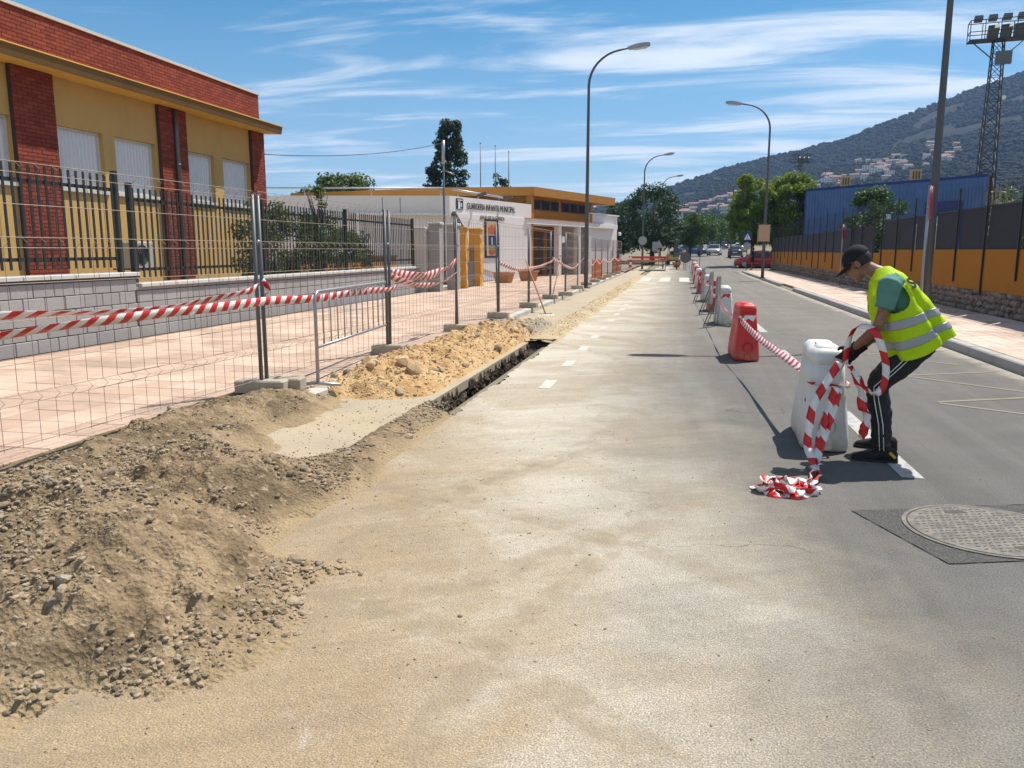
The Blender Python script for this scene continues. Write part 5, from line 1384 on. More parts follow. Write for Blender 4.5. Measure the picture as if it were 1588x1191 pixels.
# ------------------------------------------------------------------ floodlight towers
def tower_build(loc, label):
    e_ = empty('floodlight_tower', loc, R(-8), label, 'floodlight tower', 'floodlight towers of the sports ground')
    Ht = 14.9; w0, w1 = .62, .30
    def W(z): return w0+(w1-w0)*z/Ht
    for sx in (-1,1):
        for sy in (-1,1): MB().tube([(sx*W(0),sy*W(0),0),(sx*W(Ht),sy*W(Ht),Ht)], [.06,.045], 6).build('leg', K['mast'], e_)
    mb = MB(); z = 0
    while z < Ht-.2:
        h = .95-.25*z/Ht; z2 = min(z+h, Ht)
        for s in (-1,1):
            mb.bar((-W(z),s*W(z),z),(W(z2),s*W(z2),z2),.035); mb.bar((W(z),s*W(z),z),(-W(z2),s*W(z2),z2),.035)
            mb.bar((s*W(z),-W(z),z),(s*W(z2),W(z2),z2),.035); mb.bar((-W(z2),s*W(z2),z2),(W(z2),s*W(z2),z2),.03)
        z = z2
    mb.build('lattice', K['mast'], e_)
    pf = MB().box(-1.75,1.75,-.5,.5,Ht,Ht+.09).build('platform', K['mast'], e_)
    mb = MB()
    for z in (Ht+.55,Ht+1.25): 
        for s in (-.5,.5): mb.bar((-1.75,s,z),(1.75,s,z),.045)
        for s in (-1.75,1.75): mb.bar((s,-.5,z),(s,.5,z),.045)
    for x in (-1.75,-.9,0,.9,1.75):
        for s in (-.5,.5): mb.bar((x,s,Ht),(x,s,Ht+1.25),.045)
    mb.build('guard_rail', K['mast'], pf)
    for s in (-1,1): MB().bar((s*1.5,0,Ht),(s*.3,0,Ht-1.1),.06).build('strut', K['mast'], e_)
    for k in range(4):
        x = -1.25+k*.83
        fl = MB().obox((x,.1,Ht+1.45),(.24,0,0),(0,.22,-.06),(0,.04,.13)).build('floodlight', K['galvdark'], e_)
        MB().obox((x,.33,Ht+1.40),(.2,0,0),(0,.01,0),(0,0,.1)).build('lens', K['lampglass'], fl)
    for k in range(3):
        x = -.35+k*.75
        fl = MB().obox((x,.05,Ht+.55),(.32,0,.02),(0,.10,.12),(.02,-.1,.34)).build('floodlight', K['galvdark'], e_)
        MB().obox((x,.16,Ht+.60),(.26,0,0),(0,.01,.01),(0,-.08,.26)).build('lens', K['lampglass'], fl)
    MB().box(-.15,.75,-.55,-.25,Ht-1.55,Ht-.75).build('control_box', K['galvdark'], e_)
    MB().cyl((.55,-.3,Ht-3.6), .14, .06, 14, axis='y').build('dish', K['signwhite'], e_)
    MB().box(-.5,.5,-.45,.45,6.6,6.68).build('rest_platform', K['galvdark'], e_)
    return e_
tw1 = tower_build((19.75,60,.1), 'tall lattice floodlight tower at the right picture edge')
tw2 = copy_tree(tw1); tw2.location = (25.3,190,zgs(190)); tw2.scale = (1.22,)*3; tw2.rotation_euler[2] = R(20); tw2['label'] = 'small distant floodlight tower above the bright green trees'

# ------------------------------------------------------------------ cars
def carpaint(name, col): 
    t = NT(name); t.fin(t.hsv(tuple(col)+(1,), val=t.math('MULTIPLY_ADD', t.noise(1.5,3), .1, .95)), .28, .3, None, .6); t.b.inputs['Coat Weight'].default_value = .5; return t.mat
def car(loc, rz, label, paint, L=4.2, Wd=1.72, H=1.42, kind='sedan'):
    """nose along local +x"""
    e_ = empty('car', loc, rz, label, 'car', 'cars on the street')
    w = Wd/2
    if kind == 'sedan': prof = [(-.50,.52),(-.495,.86),(-.33,.93),(-.18,1.0),(.16,1.0),(.30,.66),(.47,.58),(.50,.40)]
    roof0, roof1, ws0, rs0 = -.17, .10, .28, -.36
    hl, hh = .30*H/1.42, H
    belt = .88*H/1.42
    # body: stations along x with cross-sections
    st = []
    for x, ztop, ww in ((-.5,.62,.86),(-.48,.86,.95),(-.36,.93,1),(-.18,.92,1),(.12,.91,1),(.28,.88,1),(.40,.80,.98),(.475,.70,.93),(.5,.55,.84)):
        zt = ztop*H/1.42; W_ = w*ww; X_ = x*L
        st.append([(X_,-W_*.94,.20),(X_,-W_,.36),(X_,-W_*1.0,.62),(X_,-W_*.93,zt),(X_,-W_*.4,zt+.03),(X_,W_*.4,zt+.03),(X_,W_*.93,zt),(X_,W_,.62),(X_,W_,.36),(X_,W_*.94,.20)])
    body = MB().loft(st).build('body', paint, e_)
    gh = []
    for x, z, ww in ((rs0*L,belt+.02,.90),(roof0*L,H-.02,.70),(-.03*L,H+.01,.71),(roof1*L,H-.03,.70),(ws0*L,belt+.0,.90)):
        gh.append((x,z,ww))
    cab = MB()
    rings = []
    for x, z, ww in gh: rings.append([(x,-w*.92,belt-.02),(x,-w*ww,z),(x,w*ww,z),(x,w*.92,belt-.02)])
    cab.loft(rings, smooth=False); cab.build('roof', paint, e_)
    def pane(vs_, nm='window'): MB().add(vs_, [(0,1,2,3)]).build(nm, K['glassdark'], e_, fixn=False)
    def sl(t_, a, b): return tuple(a[i]*(1-t_)+b[i]*t_ for i in range(3))
    e1 = .006
    a0 = (ws0*L+e1,-w*.84,belt+.05); a1 = (ws0*L+e1,w*.84,belt+.05); b0 = (roof1*L+.03,-w*.68,H-.07); b1 = (roof1*L+.03,w*.68,H-.07)
    pane([tuple(Vector(p)+Vector((.02,0,.02))) for p in (a0,a1,b1,b0)], 'windscreen')
    a0 = (rs0*L,-w*.82,belt+.07); a1 = (rs0*L,w*.82,belt+.07); b0 = (roof0*L-.02,-w*.66,H-.08); b1 = (roof0*L-.02,w*.66,H-.08)
    pane([tuple(Vector(p)+Vector((-.02,0,.02))) for p in (a0,a1,b1,b0)], 'rear_window')
    for s in (-1,1):
        for xa, xb, xc, xd in ((rs0*L+.35,-.04*L,-.04*L,roof0*L+.02),(-.02*L,ws0*L-.25,roof1*L-.02,-.02*L)):
            pane([(xa,s*(w*.925),belt+.05),(xb,s*(w*.925),belt+.05),(xc,s*(w*.735),H-.10),(xd,s*(w*.735),H-.10)])
        MB().bbox(ws0*L-.42,ws0*L-.24,s*(w+.05)-.07,s*(w+.05)+.07,belt,belt+.13,.02).build('mirror', paint, e_)
        MB().obox((.485*L,s*w*.66,.62),(.03,0,0),(0,.18,0),(0,0,.065)).build('headlight', K['lampglass'], e_)
        MB().obox((-.492*L,s*w*.72,.74),(.02,0,0),(0,.13,0),(0,0,.075)).build('tail_light', K['red'], e_)
        for x in (.31*L,-.30*L):
            wl_ = MB().cyl((x,s*w*.98-(.1 if s>0 else -.1)-.1,.31), .31, .2, 18, axis='y').build('tyre', K['tyre'], e_)
            MB().cyl((x,s*(w+.005)-.006,.31), .18, .012, 14, axis='y').build('rim', K['galv'], wl_)
    MB().obox((.497*L,0,.36),(.03,0,0),(0,w*.86,0),(0,0,.09)).build('bumper', K['galvdark'], e_); MB().obox((-.497*L,0,.36),(.03,0,0),(0,w*.86,0),(0,0,.09)).build('bumper', K['galvdark'], e_)
    MB().obox((.51*L,0,.42),(.008,0,0),(0,.26,0),(0,0,.055)).build('number_plate', K['signwhite'], e_)
    MB().obox((-.506*L,0,.60),(.008,0,0),(0,.26,0),(0,0,.055)).build('number_plate', K['signwhite'], e_)
    return e_
c_silver, c_blue, c_grey, c_white, c_red, c_dark = carpaint('silver_paint',(.55,.55,.55)), carpaint('blue_car_paint',(.07,.13,.26)), carpaint('grey_car_paint',(.06,.065,.075)), carpaint('white_car_paint',(.70,.70,.70)), carpaint('red_car_paint',(.32,.012,.018)), carpaint('dark_car_paint',(.022,.025,.03))
car((4.5,112,zgs(112)), R(-98), 'silver car driving towards the camera on the far road', c_silver)
car((6.55,101,zgs(101)), R(84), 'dark grey car driving away on the far road', c_grey)
car((9.3,133,zgs(133)), R(80), 'white car ahead of the dark grey car on the far road', c_white)
car((1.25,113,zgs(113)), R(8), 'blue car parked side on below the street trees', c_blue, 4.4)
car((5.6,150,zgs(150)), R(-95), 'dark car parked under the trees at the bend', c_dark)
car((8.2,163,zgs(163)), R(-98), 'farthest dark car parked under the trees at the bend', c_dark)
car((6.35,69.0,zgs(69)), R(180), 'red car standing in the side street behind the crossing sign', c_red, 3.9)
car((8.6,76.0,zgs(76)), R(170), 'white car behind the red car in the side street', c_white, 4.1)

# ------------------------------------------------------------------ work site clutter at the far end of the fence
ex = empty('mini_excavator', (-.65,76,zgs(76)), R(-80), 'small yellow excavator with white rear panel at the end of the works', 'excavator')
K['cat'] = M('machine_yellow', (.55,.34,.02), .5, .15, 4.)
for s in (-1,1):
    tr = MB().prism([(-.62,.05),(-.75,.22),(-.62,.40),(.62,.40),(.75,.22),(.62,.05)], s*.48-.12, s*.48+.12, 'xz').build('track', K['tyre'], ex)
    for k in range(4): MB().cyl((-.45+k*.3,s*.48-.13,.20), .09, .26, 10, axis='y').build('roller', K['galvdark'], tr)
MB().bbox(-.65,.55,-.46,.46,.45,.92,.08).build('body', K['cat'], ex); MB().bbox(-.72,-.60,-.5,.5,.30,.95,.03).build('counterweight', K['signwhite'], ex)
for x in (-.45,.35):
    for s in (-1,1): MB().bar((x,s*.40,.92),(x,s*.36,2.1),.05).build('roll_bar', K['black'], ex)
MB().bbox(-.55,.50,-.45,.45,2.10,2.18,.03).build('canopy', K['black'], ex); MB().bbox(-.35,.0,-.22,.22,.92,1.25,.03).build('seat', K['black'], ex)
bmo = MB().prism([(.5,.75),(.62,.65),(1.25,1.9),(1.75,2.15),(1.70,2.30),(1.12,2.05)], -.08, .08, 'xz').build('boom', K['lamp'], ex)
MB().prism([(1.65,2.3),(1.82,2.25),(2.05,1.1),(1.92,1.05)], -.07, .07, 'xz').build('dipper', K['lamp'], bmo)
MB().prism([(1.9,1.1),(2.15,1.1),(2.2,.75),(1.95,.62),(1.75,.8)], -.2, .2, 'xz').build('bucket', K['galvdark'], bmo)
wb = empty('wheelbarrow', (-.25,66,.03), R(-90), 'orange wheelbarrow standing on its legs in front of the far steel barrier', 'wheelbarrow')
MB().loft([[(-.30,-.20,.28),(.30,-.20,.22),(.30,.20,.22),(-.30,.20,.28)],[(-.48,-.36,.62),(.55,-.36,.60),(.55,.36,.60),(-.48,.36,.62)]], smooth=False, cap1=False).build('tray', K['terra'], wb)
MB().cyl((.55,-.05,.18), .18, .10, 16, axis='y').build('wheel', K['tyre'], wb)
for s in (-1,1):
    MB().tube([(.55,s*.06,.18),(-.2,s*.22,.30),(-.85,s*.30,.62)], .018, 6).build('handle', K['galvdark'], wb); MB().tube([(-.30,s*.22,.30),(-.36,s*.26,0)], .016, 6).build('leg', K['galvdark'], wb)
def crowd(loc, rz, L_, label):
    b = empty('crowd_barrier', loc, rz, label, 'barrier', 'far steel barriers closing the works')
    MB().tube([(-L_,0,0),(-L_,0,1.0),(L_,0,1.0),(L_,0,0)], .02, 6).build('frame', K['galv'], b); MB().tube([(-L_,0,.25),(L_,0,.25)], .016, 6).build('lower_rail', K['galv'], b)
    for k in range(9): x = -L_+2*L_*(k+1)/10; MB().tube([(x,0,.25),(x,0,1.0)], .010, 5).build('bar', K['galv'], b)
    return b
crowd((-.35,66.8,.03), R(3), 1.15, 'far steel barrier behind the wheelbarrow'); crowd((-2.4,68,.05), R(-4), 1.1, 'far steel barrier next to the left lamp with the round sign')
def roundsign(loc, zc, r_, label, mat, post=True, rz=0, sub=None):
    e_ = empty('round_sign', loc, rz, label, 'road sign', 'temporary road signs')
    MB().tube([(0,0,0),(0,0,zc)], .025, 6).build('post', K['galvdark'], e_)
    p = MB().cyl((0,-.05,zc), r_, .02, 24, axis='y').build('plate', mat, e_); MB().box(-.2,.2,-.2,.2,0,.03).build('base', K['galvdark'], e_); return e_
roundsign((.42,65.0,.03), 1.0, .42, 'large dark round sign back beside the wheelbarrow', K['galvdark'])
roundsign((1.55,66.5,.03), 1.75, .24, 'small dark round sign on a thin post at the end of the barrier row', K['galvdark'])
sg = empty('round_sign', (-2.95,65.15,2.0), 0, 'grey round sign back fixed to the left street lamp', 'road sign', 'temporary road signs')
MB().cyl((0,-.12,.35), .34, .02, 24, axis='y').build('plate', K['signback'], sg); MB().box(-.06,.06,-.11,-.02,.28,.42).build('clamp', K['galvdark'], sg)
ts = empty('warning_sign', (-1.75,68.5,.05), 0, 'grey rectangular and triangular sign backs on one post near the excavator', 'road sign', 'temporary road signs')
MB().tube([(0,0,0),(0,0,2.4)], .03, 6).build('post', K['galvdark'], ts); MB().prism([(-.36,1.75),(.36,1.75),(0,2.40)], -.06, -.04, 'xz').build('triangle_plate', K['signback'], ts); MB().box(-.55,-.10,.04,.06,1.45,2.25).build('rectangle_plate', K['signback'], ts)
be = empty('warning_beacon', (.30,65.6,.03), 0, 'yellow warning beacon on a stand next to the dark round sign', 'beacon')
MB().tube([(0,0,0),(0,0,1.32)], .02, 6).build('post', K['galvdark'], be); MB().cyl((0,0,1.32), .13, .22, 14).build('lens', M('amber_lens',(.75,.38,.01),.3,.1,4.), be); MB().cyl((0,0,1.54), .10, .05, 14).build('cap', K['cat'], be)
for k, (x, y, lab) in enumerate(((-3.7,62.5,'orange and white striped post at the end of the fence'),(-1.35,67.2,'orange and white striped post near the sign with the triangle'))):
    p = empty('striped_post', (x,y,.05), 0, lab, 'marker post', 'striped marker posts')
    for j in range(5): MB().box(-.08,.08,-.04,.04,.05+j*.2,.25+j*.2).build('band', K['red'] if j%2 else K['signwhite'], p)
    MB().bbox(-.25,.25,-.2,.2,0,.05,.01).build('base', K['tyre'], p)
for k, (z, x, rz) in enumerate(((1.0,-2.4,3),(.72,-2.6,-2))):
    o = empty('warning_plank', (x,63.5+k*.6,.05), R(rz), ['upper striped plank barrier across the end of the works','lower dark plank across the end of the works'][k], 'barrier')
    MB().box(-1.5,1.5,-.02,.02,z-.08,z+.08).build('plank', K['red'] if k == 0 else K['terra'], o)
    for s in (-1.3,1.3): MB().box(s-.03,s+.03,-.03,.03,0,z+.05).build('leg', K['galvdark'], o)
o = empty('board_stack', (-2.1,62.0,.02), R(6), 'flat stack of grey boards lying before the far steel barrier', 'boards')
for k in range(4): MB().bbox(-1.1+.1*k,1.1-.05*k,-.5,.45,.04*k,.04*k+.036,.006).build('board', K['foot' if k%2 else 'signback'], o)
for k, (x, y, l_) in enumerate(((-5.6,44,3.2),(-5.2,52,3.0))):
    o = empty('safety_net', (x+1.2,y,.14), R(-4), ['orange safety netting behind the far fence panels, nearer piece','orange safety netting behind the far fence panels, farther piece'][k], 'netting', 'orange safety nets')
    mb = MB(); 
    for j in range(24): mb.bar((0,-l_/2+l_*j/23,0),(0,-l_/2+l_*j/23,.95),.02)
    for j in range(10): mb.bar((0,-l_/2,.02+j*.10),(0,l_/2,.02+j*.10),.03)
    mb.build('net', M('net_orange',(.62,.16,.04),.7,.1,4.) if k==0 else bpy.data.materials['net_orange'], o)
    for s in (-1,1): MB().tube([(0,s*l_/2,0),(0,s*l_/2,1.05)], .02, 6).build('stake', K['galvdark'], o)

# ------------------------------------------------------------------ houses and scrub on the hill
K['hw'] = M('hill_house_white', (.62,.59,.55), .9, .08, .05); K['ht'] = M('hill_house_cream', (.55,.42,.30), .9, .08, .05); K['hr'] = M('hill_roof_tile', (.24,.15,.115), .9, .15, .1)
K['hwin'] = M('hill_window', (.05,.055,.06), .4, .1, .1)
def house_proto(W_, D_, H_, mat, flat=False, nw=3):
    wall_ = MB().box(-W_/2,W_/2,-D_/2,D_/2,-3,H_).mesh('wall', mat)
    if flat: roof_ = MB().box(-W_/2-.2,W_/2+.2,-D_/2-.2,D_/2+.2,H_,H_+.4).mesh('roof', mat)
    else: roof_ = MB().prism([(-D_/2-.5,H_),(D_/2+.5,H_),(0,H_+1.9)], -W_/2-.4, W_/2+.4, 'yz').mesh('roof', K['hr'])
    win = MB().box(-.6,.6,-.06,0,0,1.4).mesh('window', K['hwin'])
    return wall_, roof_, win, W_, D_, H_, nw
PR = [house_proto(11,8,6.2,K['hw']), house_proto(9,8,5.5,K['ht']), house_proto(13,9,6.5,K['hw'],True,4), house_proto(8,7,6.0,K['hw']), house_proto(14,8,6.0,K['ht'],False,4)]
q2 = random.Random(12)
def houses(spots, group, lab):
    for k, (az, y) in enumerate(spots):
        x = az*y; z = float(hillz(np.array(x), np.array(y)))
        pr_ = rng.choice(PR); wl_, rf, wi, W_, D_, H_, nw = pr_
        sc_ = q2.uniform(.5,.78); e_ = empty('house', (x,y,z+.4), -math.atan2(x,y)+rng.uniform(-.5,.5), lab(k, az, y) % {0:'white tile roofed',1:'cream tile roofed',2:'white flat roofed',3:'narrow white tile roofed',4:'long cream tile roofed'}[PR.index(pr_)], 'house', group)
        e_.scale = (sc_,sc_,sc_); link('wall', wl_, e_); link('roof', rf, e_)
        for f in range(2):
            for j in range(nw): link('window', wi, e_, (-W_/2+W_*(j+.5)/nw, -D_/2-.003, .9+f*2.8))
sp1 = []
q = random.Random(3)
for k in range(70):
    az = q.uniform(.105,.298); yy = 760+q.gauss(0,36)+(az-.12)*330
    sp1.append((az, min(max(yy,620),940)))
houses(sp1, 'houses of the village on the right hillside', lambda k, az, y: 'one of the %s houses scattered over the right hillside')
sp2 = []
for k in range(16): sp2.append((-.012+.0052*k+q.uniform(-.001,.001), 790+q.uniform(-8,8)))
houses(sp2, 'terraced houses at the foot of the hill', lambda k, az, y: 'one of the %s row houses at the foot of the hill')
sp3 = [(q.uniform(-.03,.07), q.uniform(600,720)) for k in range(16)]
houses(sp3, 'scattered houses above the street trees', lambda k, az, y: 'one of the %s small houses just above the far street trees')
# scrub: low rounded crowns, thousands, joined
bm = bmesh.new(); bmesh.ops.create_icosphere(bm, subdivisions=1, radius=1.); B_ = np.array([v.co[:] for v in bm.verts]); FB_ = np.array([[v.index for v in f.verts] for f in bm.faces]); bm.free()
n = 40000
az = nrng.uniform(-.16,.50,n); Y = 270+950*nrng.random(n)**.8; Xs = az*Y
dens = vnoise(Xs/45.,Y/45.,77)+.6*vnoise(Xs/140.,Y/140.,78)
ok = dens > -.42; az, Y, Xs = az[ok], Y[ok], Xs[ok]
Zs = hillz(Xs, Y); n = len(Y); S_ = (1.0+2.2*nrng.random(n)**2)*(.8+.5*(Y/1200))
J = B_[None]*(1+.6*(nrng.random((n,len(B_),1))-.5))*S_[:,None,None]*np.array([1,1,.85]); J += np.stack([Xs,Y,Zs+S_*.3],1)[:,None]
F_ = (FB_[None]+(np.arange(n)*len(B_))[:,None,None]).reshape(-1,3)
t = NT('scrub_leaf'); K['scrub'] = t.fin(t.hsv(t.mix(t.rnd(), (.009,.016,.009), (.024,.031,.016)), val=1.0), .95, 0, None, .1)
m_ = bpy.data.meshes.new('hill_scrub'); m_.from_pydata(J.reshape(-1,3).tolist(), [], F_.tolist()); m_.materials.append(K['scrub'])
at = m_.attributes.new('rnd','FLOAT','POINT'); at.data.foreach_set('value', np.repeat(nrng.random(n), len(B_)))
tag(link('hill_scrub', m_), 'dark green scrub and small trees covering the hillside', 'scrub', kind='stuff')
# belt of trees filling the valley between the street and the hill
cl = []; q = random.Random(8)
for k in range(420):
    y = q.uniform(190,330); a = q.uniform(-.25,.55); 
    if abs(a*y-(12+(y-172)*.07)) < 4 and y < 200: continue
    r_ = q.uniform(1.6,3.4); z = zgs(y)+q.uniform(1.0,4.6); cl.append(((a*y,y,z), r_))
V, F = leaf_cloud(cl, 26000, .75, 44)
tag(link('valley_trees', mesh_np('valley_trees', V, F, LM['dark'])), 'dark belt of trees between the street and the hill', 'trees', kind='stuff')
# ------------------------------------------------------------------ plastic road barriers
def sring(hx, hy, z, n=40, e=.32, x0=0, y0=0):
    out = []
    for k in range(n):
        a = 2*math.pi*k/n; c, s_ = math.cos(a), math.sin(a)
        out.append((x0+hx*math.copysign(abs(c)**e, c), y0+hy*math.copysign(abs(s_)**e, s_), z))
    return out
def barrier_meshes(mat, capmat):
    prof = [(0,.165,.47),(.012,.182,.485),(.05,.188,.490),(.16,.180,.480),(.30,.168,.455),(.42,.150,.430),(.54,.140,.418),(.668,.131,.408),(.672,.124,.400),(.682,.124,.400),(.686,.131,.408),(.735,.128,.402),(.775,.115,.388),(.80,.090,.355),(.806,.05,.30)]
    rings = []
    for z, hx, hy in prof:
        r_ = sring(hx, hy, z)
        rr = []
        for x, y, zz_ in r_:
            # recessed panel in the middle of the long sides, waist between two feet at the bottom
            t_ = max(0, 1-(abs(y)/(hy*.62))**4); k = math.exp(-((z-.40)/.16)**2)
            x *= 1-.16*t_*k
            if z < .14: x *= 1-.05*t_; 
            if z > .70: zz_ -= .030*max(0, 1-(y/.16)**2)          # carrying dip on top
            rr.append((x,y,zz_))
        rings.append(rr)
    body = MB().loft(rings).mesh('body', mat)
    cap = MB().cyl((0,-.492,.20), .052, .020, 20, axis='y').mesh('drain_plug', mat)
    capr = MB().tube([(.072*math.cos(a*.3927),-.481,.20+.072*math.sin(a*.3927)) for a in range(17)], .006, 6, caps=False).mesh('plug_ring', mat)
    lug = MB().bbox(-.045,.045,-.515,-.46,.02,.12,.015).mesh('coupling_lug', mat)
    top = MB().loft([sring(.095,.15,.77,24,.5,0,-.20),sring(.088,.14,.805,24,.5,0,-.20),sring(.06,.11,.822,24,.5,0,-.20)]).mesh('filler_hump', mat)
    hole = MB().cyl((-.155,-.30,.36), .035, .012, 14, axis='x').mesh('side_socket', K['galvdark'])
    st = MB().add([(-.10,-.4155,.545),(.06,-.4155,.545),(.11,-.411,.65),(-.05,-.411,.65)],[(0,1,2,3)]).mesh('reflector', K['signwhite'] if mat is K['redplastic'] else K['red'])
    return dict(body=body, drain_plug=cap, plug_ring=capr, coupling_lug=lug, filler_hump=top, side_socket=hole, reflector=st)
BW = barrier_meshes(K['whiteplastic'], None); BR = barrier_meshes(K['redplastic'], None)
def barrier(x, y, kind, label, rz=0., refl=True, sc=1.02):
    e_ = empty('plastic_barrier', (x,y,.004), rz, label, 'plastic barrier', 'water filled plastic barriers along the centre line'); e_.scale = (sc,sc,sc)
    for nm, me_ in (BW if kind == 'W' else BR).items():
        if nm == 'reflector' and not refl: continue
        link(nm, me_, e_)
    return e_
row = [(1.21,7.10,'W','white plastic barrier the worker bends over, tape knotted round it',-.03,False),
 (.98,12.45,'R','nearest red plastic barrier, with a pale reflective patch',.05,True),
 (.98,18.3,'W','white plastic barrier with red and white stripe, second from the worker',.03,True),
 (.93,22.2,'R','red plastic barrier behind the first grey panel',.0,True),
 (.90,26.4,'W','white plastic barrier between the second and third grey panels',.04,True),
 (.84,31.2,'R','red plastic barrier just past the third grey panel',0,True),
 (.82,35.6,'W','fourth white plastic barrier from the worker',0,True),(.84,40.2,'R','fourth red plastic barrier from the worker',0,True),
 (.88,45.0,'W','fifth white plastic barrier from the worker',0,True),(.92,50.0,'R','fifth red plastic barrier from the worker',0,True),
 (.95,55.0,'W','farthest white plastic barrier of the row',0,True),(.98,59.5,'R','farthest red plastic barrier of the row',0,True)]
for x, y, k, lab, rz, rf in row: barrier(x, y, k, lab, rz, rf)
for k, (x, y, rz) in enumerate(((.82,17.5,1.22),(.80,20.9,1.22),(.72,25.4,1.22))):
    p = empty('panel_marker', (x,y,.004), rz, ['nearest grey sheet metal panel marker, seen from behind','middle grey sheet metal panel marker of the three','farthest grey sheet metal panel marker of the three'][k], 'panel marker', 'panel markers beside the barriers')
    MB().bbox(-.13,.13,-.012,.012,.26,1.06,.01).build('plate', K['signback'], p)
    for s in (-1,1):
        MB().tube([(s*.10,.02,1.0),(s*.10,.02,.02)], .012, 6).build('leg', K['galv'], p)
    MB().tube([(-.10,.03,.60),(-.10,.26,.012),(.10,.26,.012),(.10,.03,.60)], .011, 6).build('rear_stay', K['galvdark'], p)
    MB().tube([(-.10,.02,.02),(-.10,-.30,.012),(.10,-.30,.012),(.10,.02,.02)], .012, 6).build('ground_frame', K['galvdark'], p)
# tape along the row
TR = 'red and white tapes along the plastic barriers'
hh = .60
def side(b, s=-.14): return (b[0]+s, b[1]-.38, hh)
rowp = [(r[0], r[1]) for r in row]
ribbon('barrier_tape', [(1.09,7.42,.56),(1.05,8.4,.55),(1.00,9.7,.535),(.94,11.0,.56),(.885,12.06,.615)], .075, 'red and white tape from the white barrier at the worker to the first red barrier', [1.0,.9,.7,.5,.3], flutter=.10, seed=21, group=TR, sub=8)
ribbon('barrier_tape', [(.875,12.10,.62),(.82,13.6,.55),(.80,15.4,.55),(.80,17.4,.64)], .085, 'faded red and white tape from the first red barrier to the grey panel', [.2,.1,.3,.1], flutter=.1, seed=22, group=TR, sub=8)
ribbon('barrier_tape', [(.865,12.03,.64),(.875,12.00,.58),(.885,11.99,.66),(.87,12.05,.56)], .04, 'small knot of tape on the corner of the first red barrier', [0,1,2,3], seed=23, group=TR)
prev = (.80,17.4,.66)
nx = [(.78,20.9,.70),(.74,25.4,.74),(.72,30.8,.62),(.70,35.2,.62),(.72,39.8,.62),(.76,44.6,.62),(.80,49.6,.62),(.84,54.6,.62)]
for k, p in enumerate(nx):
    mid = ((prev[0]+p[0])/2-.02,(prev[1]+p[1])/2,min(prev[2],p[2])-.09)
    ribbon('barrier_tape', [prev,mid,p], .08, '%s stretch of tape beyond the nearest grey panel in the barrier row' % ['first','second','third','fourth','fifth','sixth','seventh','farthest'][k], [.2,.4,.2], flutter=.1, seed=24+k, group=TR, sub=8); prev = p

# ------------------------------------------------------------------ the worker
WO = Vector((1.55,6.62,0)); WR = R(180+11.75-23)
per = empty('person', WO, WR, 'worker in yellow safety vest and black cap bending over the white barrier', 'person')
def remesh(mb, name, mat, vox=.01, smooth=6, parent=per, disp=None, sub=0):
    o = mb.build(name, mat)
    m = o.modifiers.new('r','REMESH'); m.mode = 'VOXEL'; m.voxel_size = vox
    if smooth: s_ = o.modifiers.new('s','SMOOTH'); s_.iterations = smooth; s_.factor = .5
    dg = bpy.context.evaluated_depsgraph_get(); me_ = bpy.data.meshes.new_from_object(o.evaluated_get(dg))
    old = o.data; bpy.data.objects.remove(o); bpy.data.meshes.remove(old)
    if disp:
        n = len(me_.vertices); co = np.empty(n*3); me_.vertices.foreach_get('co', co); no = np.empty(n*3); me_.vertices.foreach_get('normal', no)
        co = co.reshape(-1,3); no = no.reshape(-1,3); d = disp(co); co = co+no*d[:,None]; me_.vertices.foreach_set('co', co.ravel())
    me_.polygons.foreach_set('use_smooth', [True]*len(me_.polygons)); me_.name = name
    if not me_.materials: me_.materials.append(mat)
    return link(name, me_, parent)
t = NT('tanned_skin'); cs = t.mix(t.ramp(t.noise(30.,4),.35,.7), (.20,.095,.055), (.275,.14,.085))
K['skin'] = t.fin(cs, .5, 0, t.bump(t.noise(220.,3), .0006), .4); t.b.inputs['Subsurface Weight'].default_value = .1; t.b.inputs['Subsurface Radius'].default_value = (.01,.004,.002)
K['hair'] = M('black_hair', (.015,.012,.010), .6, .2, 40., 0, 0, .003, 150.)
def cloth(name, col, rough=.9, amt=.25, dirtc=(.25,.2,.14)):
    t = NT(name); c = t.hsv(tuple(col)+(1,), val=t.math('MULTIPLY_ADD', t.noise(9.,5,.6), .3, .85))
    c = t.mix(t.math('MULTIPLY', t.ramp(t.noise(6.,5,.7),.55,.75), amt), c, dirtc)
    return t.fin(c, rough, 0, t.bump(t.math('ADD', t.noise(400.,2), t.math('MULTIPLY', t.noise(14.,4,.6), 3.)), .0012), .2)
K['trouser'] = cloth('charcoal_trouser', (.030,.029,.029), .9, .2); K['tshirt'] = cloth('sea_green_tshirt', (.10,.235,.19)); K['cap'] = cloth('black_cap', (.014,.016,.019), .85, .1)
K['glove'] = cloth('dark_glove', (.030,.018,.018), .8, .25, (.12,.03,.03)); K['shoe'] = cloth('black_shoe', (.016,.016,.017), .7, .2)
t = NT('fluorescent_vest'); cv = t.mix(t.math('MULTIPLY', t.ramp(t.noise(9.,5,.7),.58,.78), .3), (.66,.86,.012), (.34,.38,.04))
t.fin(cv, .6, 0, t.bump(t.math('ADD', t.noise(300.,2), t.math('MULTIPLY', t.noise(11.,4,.6), 4.)), .002), .3)
tr_ = t.n('ShaderNodeBsdfTranslucent'); t.t.links.new(cv, tr_.inputs[0]); ms_ = t.n('ShaderNodeMixShader'); ms_.inputs[0].default_value = .42
t.t.links.new(t.b.outputs[0], ms_.inputs[1]); t.t.links.new(tr_.outputs[0], ms_.inputs[2]); t.t.links.new(ms_.outputs[0], t.out.inputs[0]); K['vest'] = t.mat
K['band'] = M('reflective_band', (.30,.31,.33), .42, .15, 30., .3)

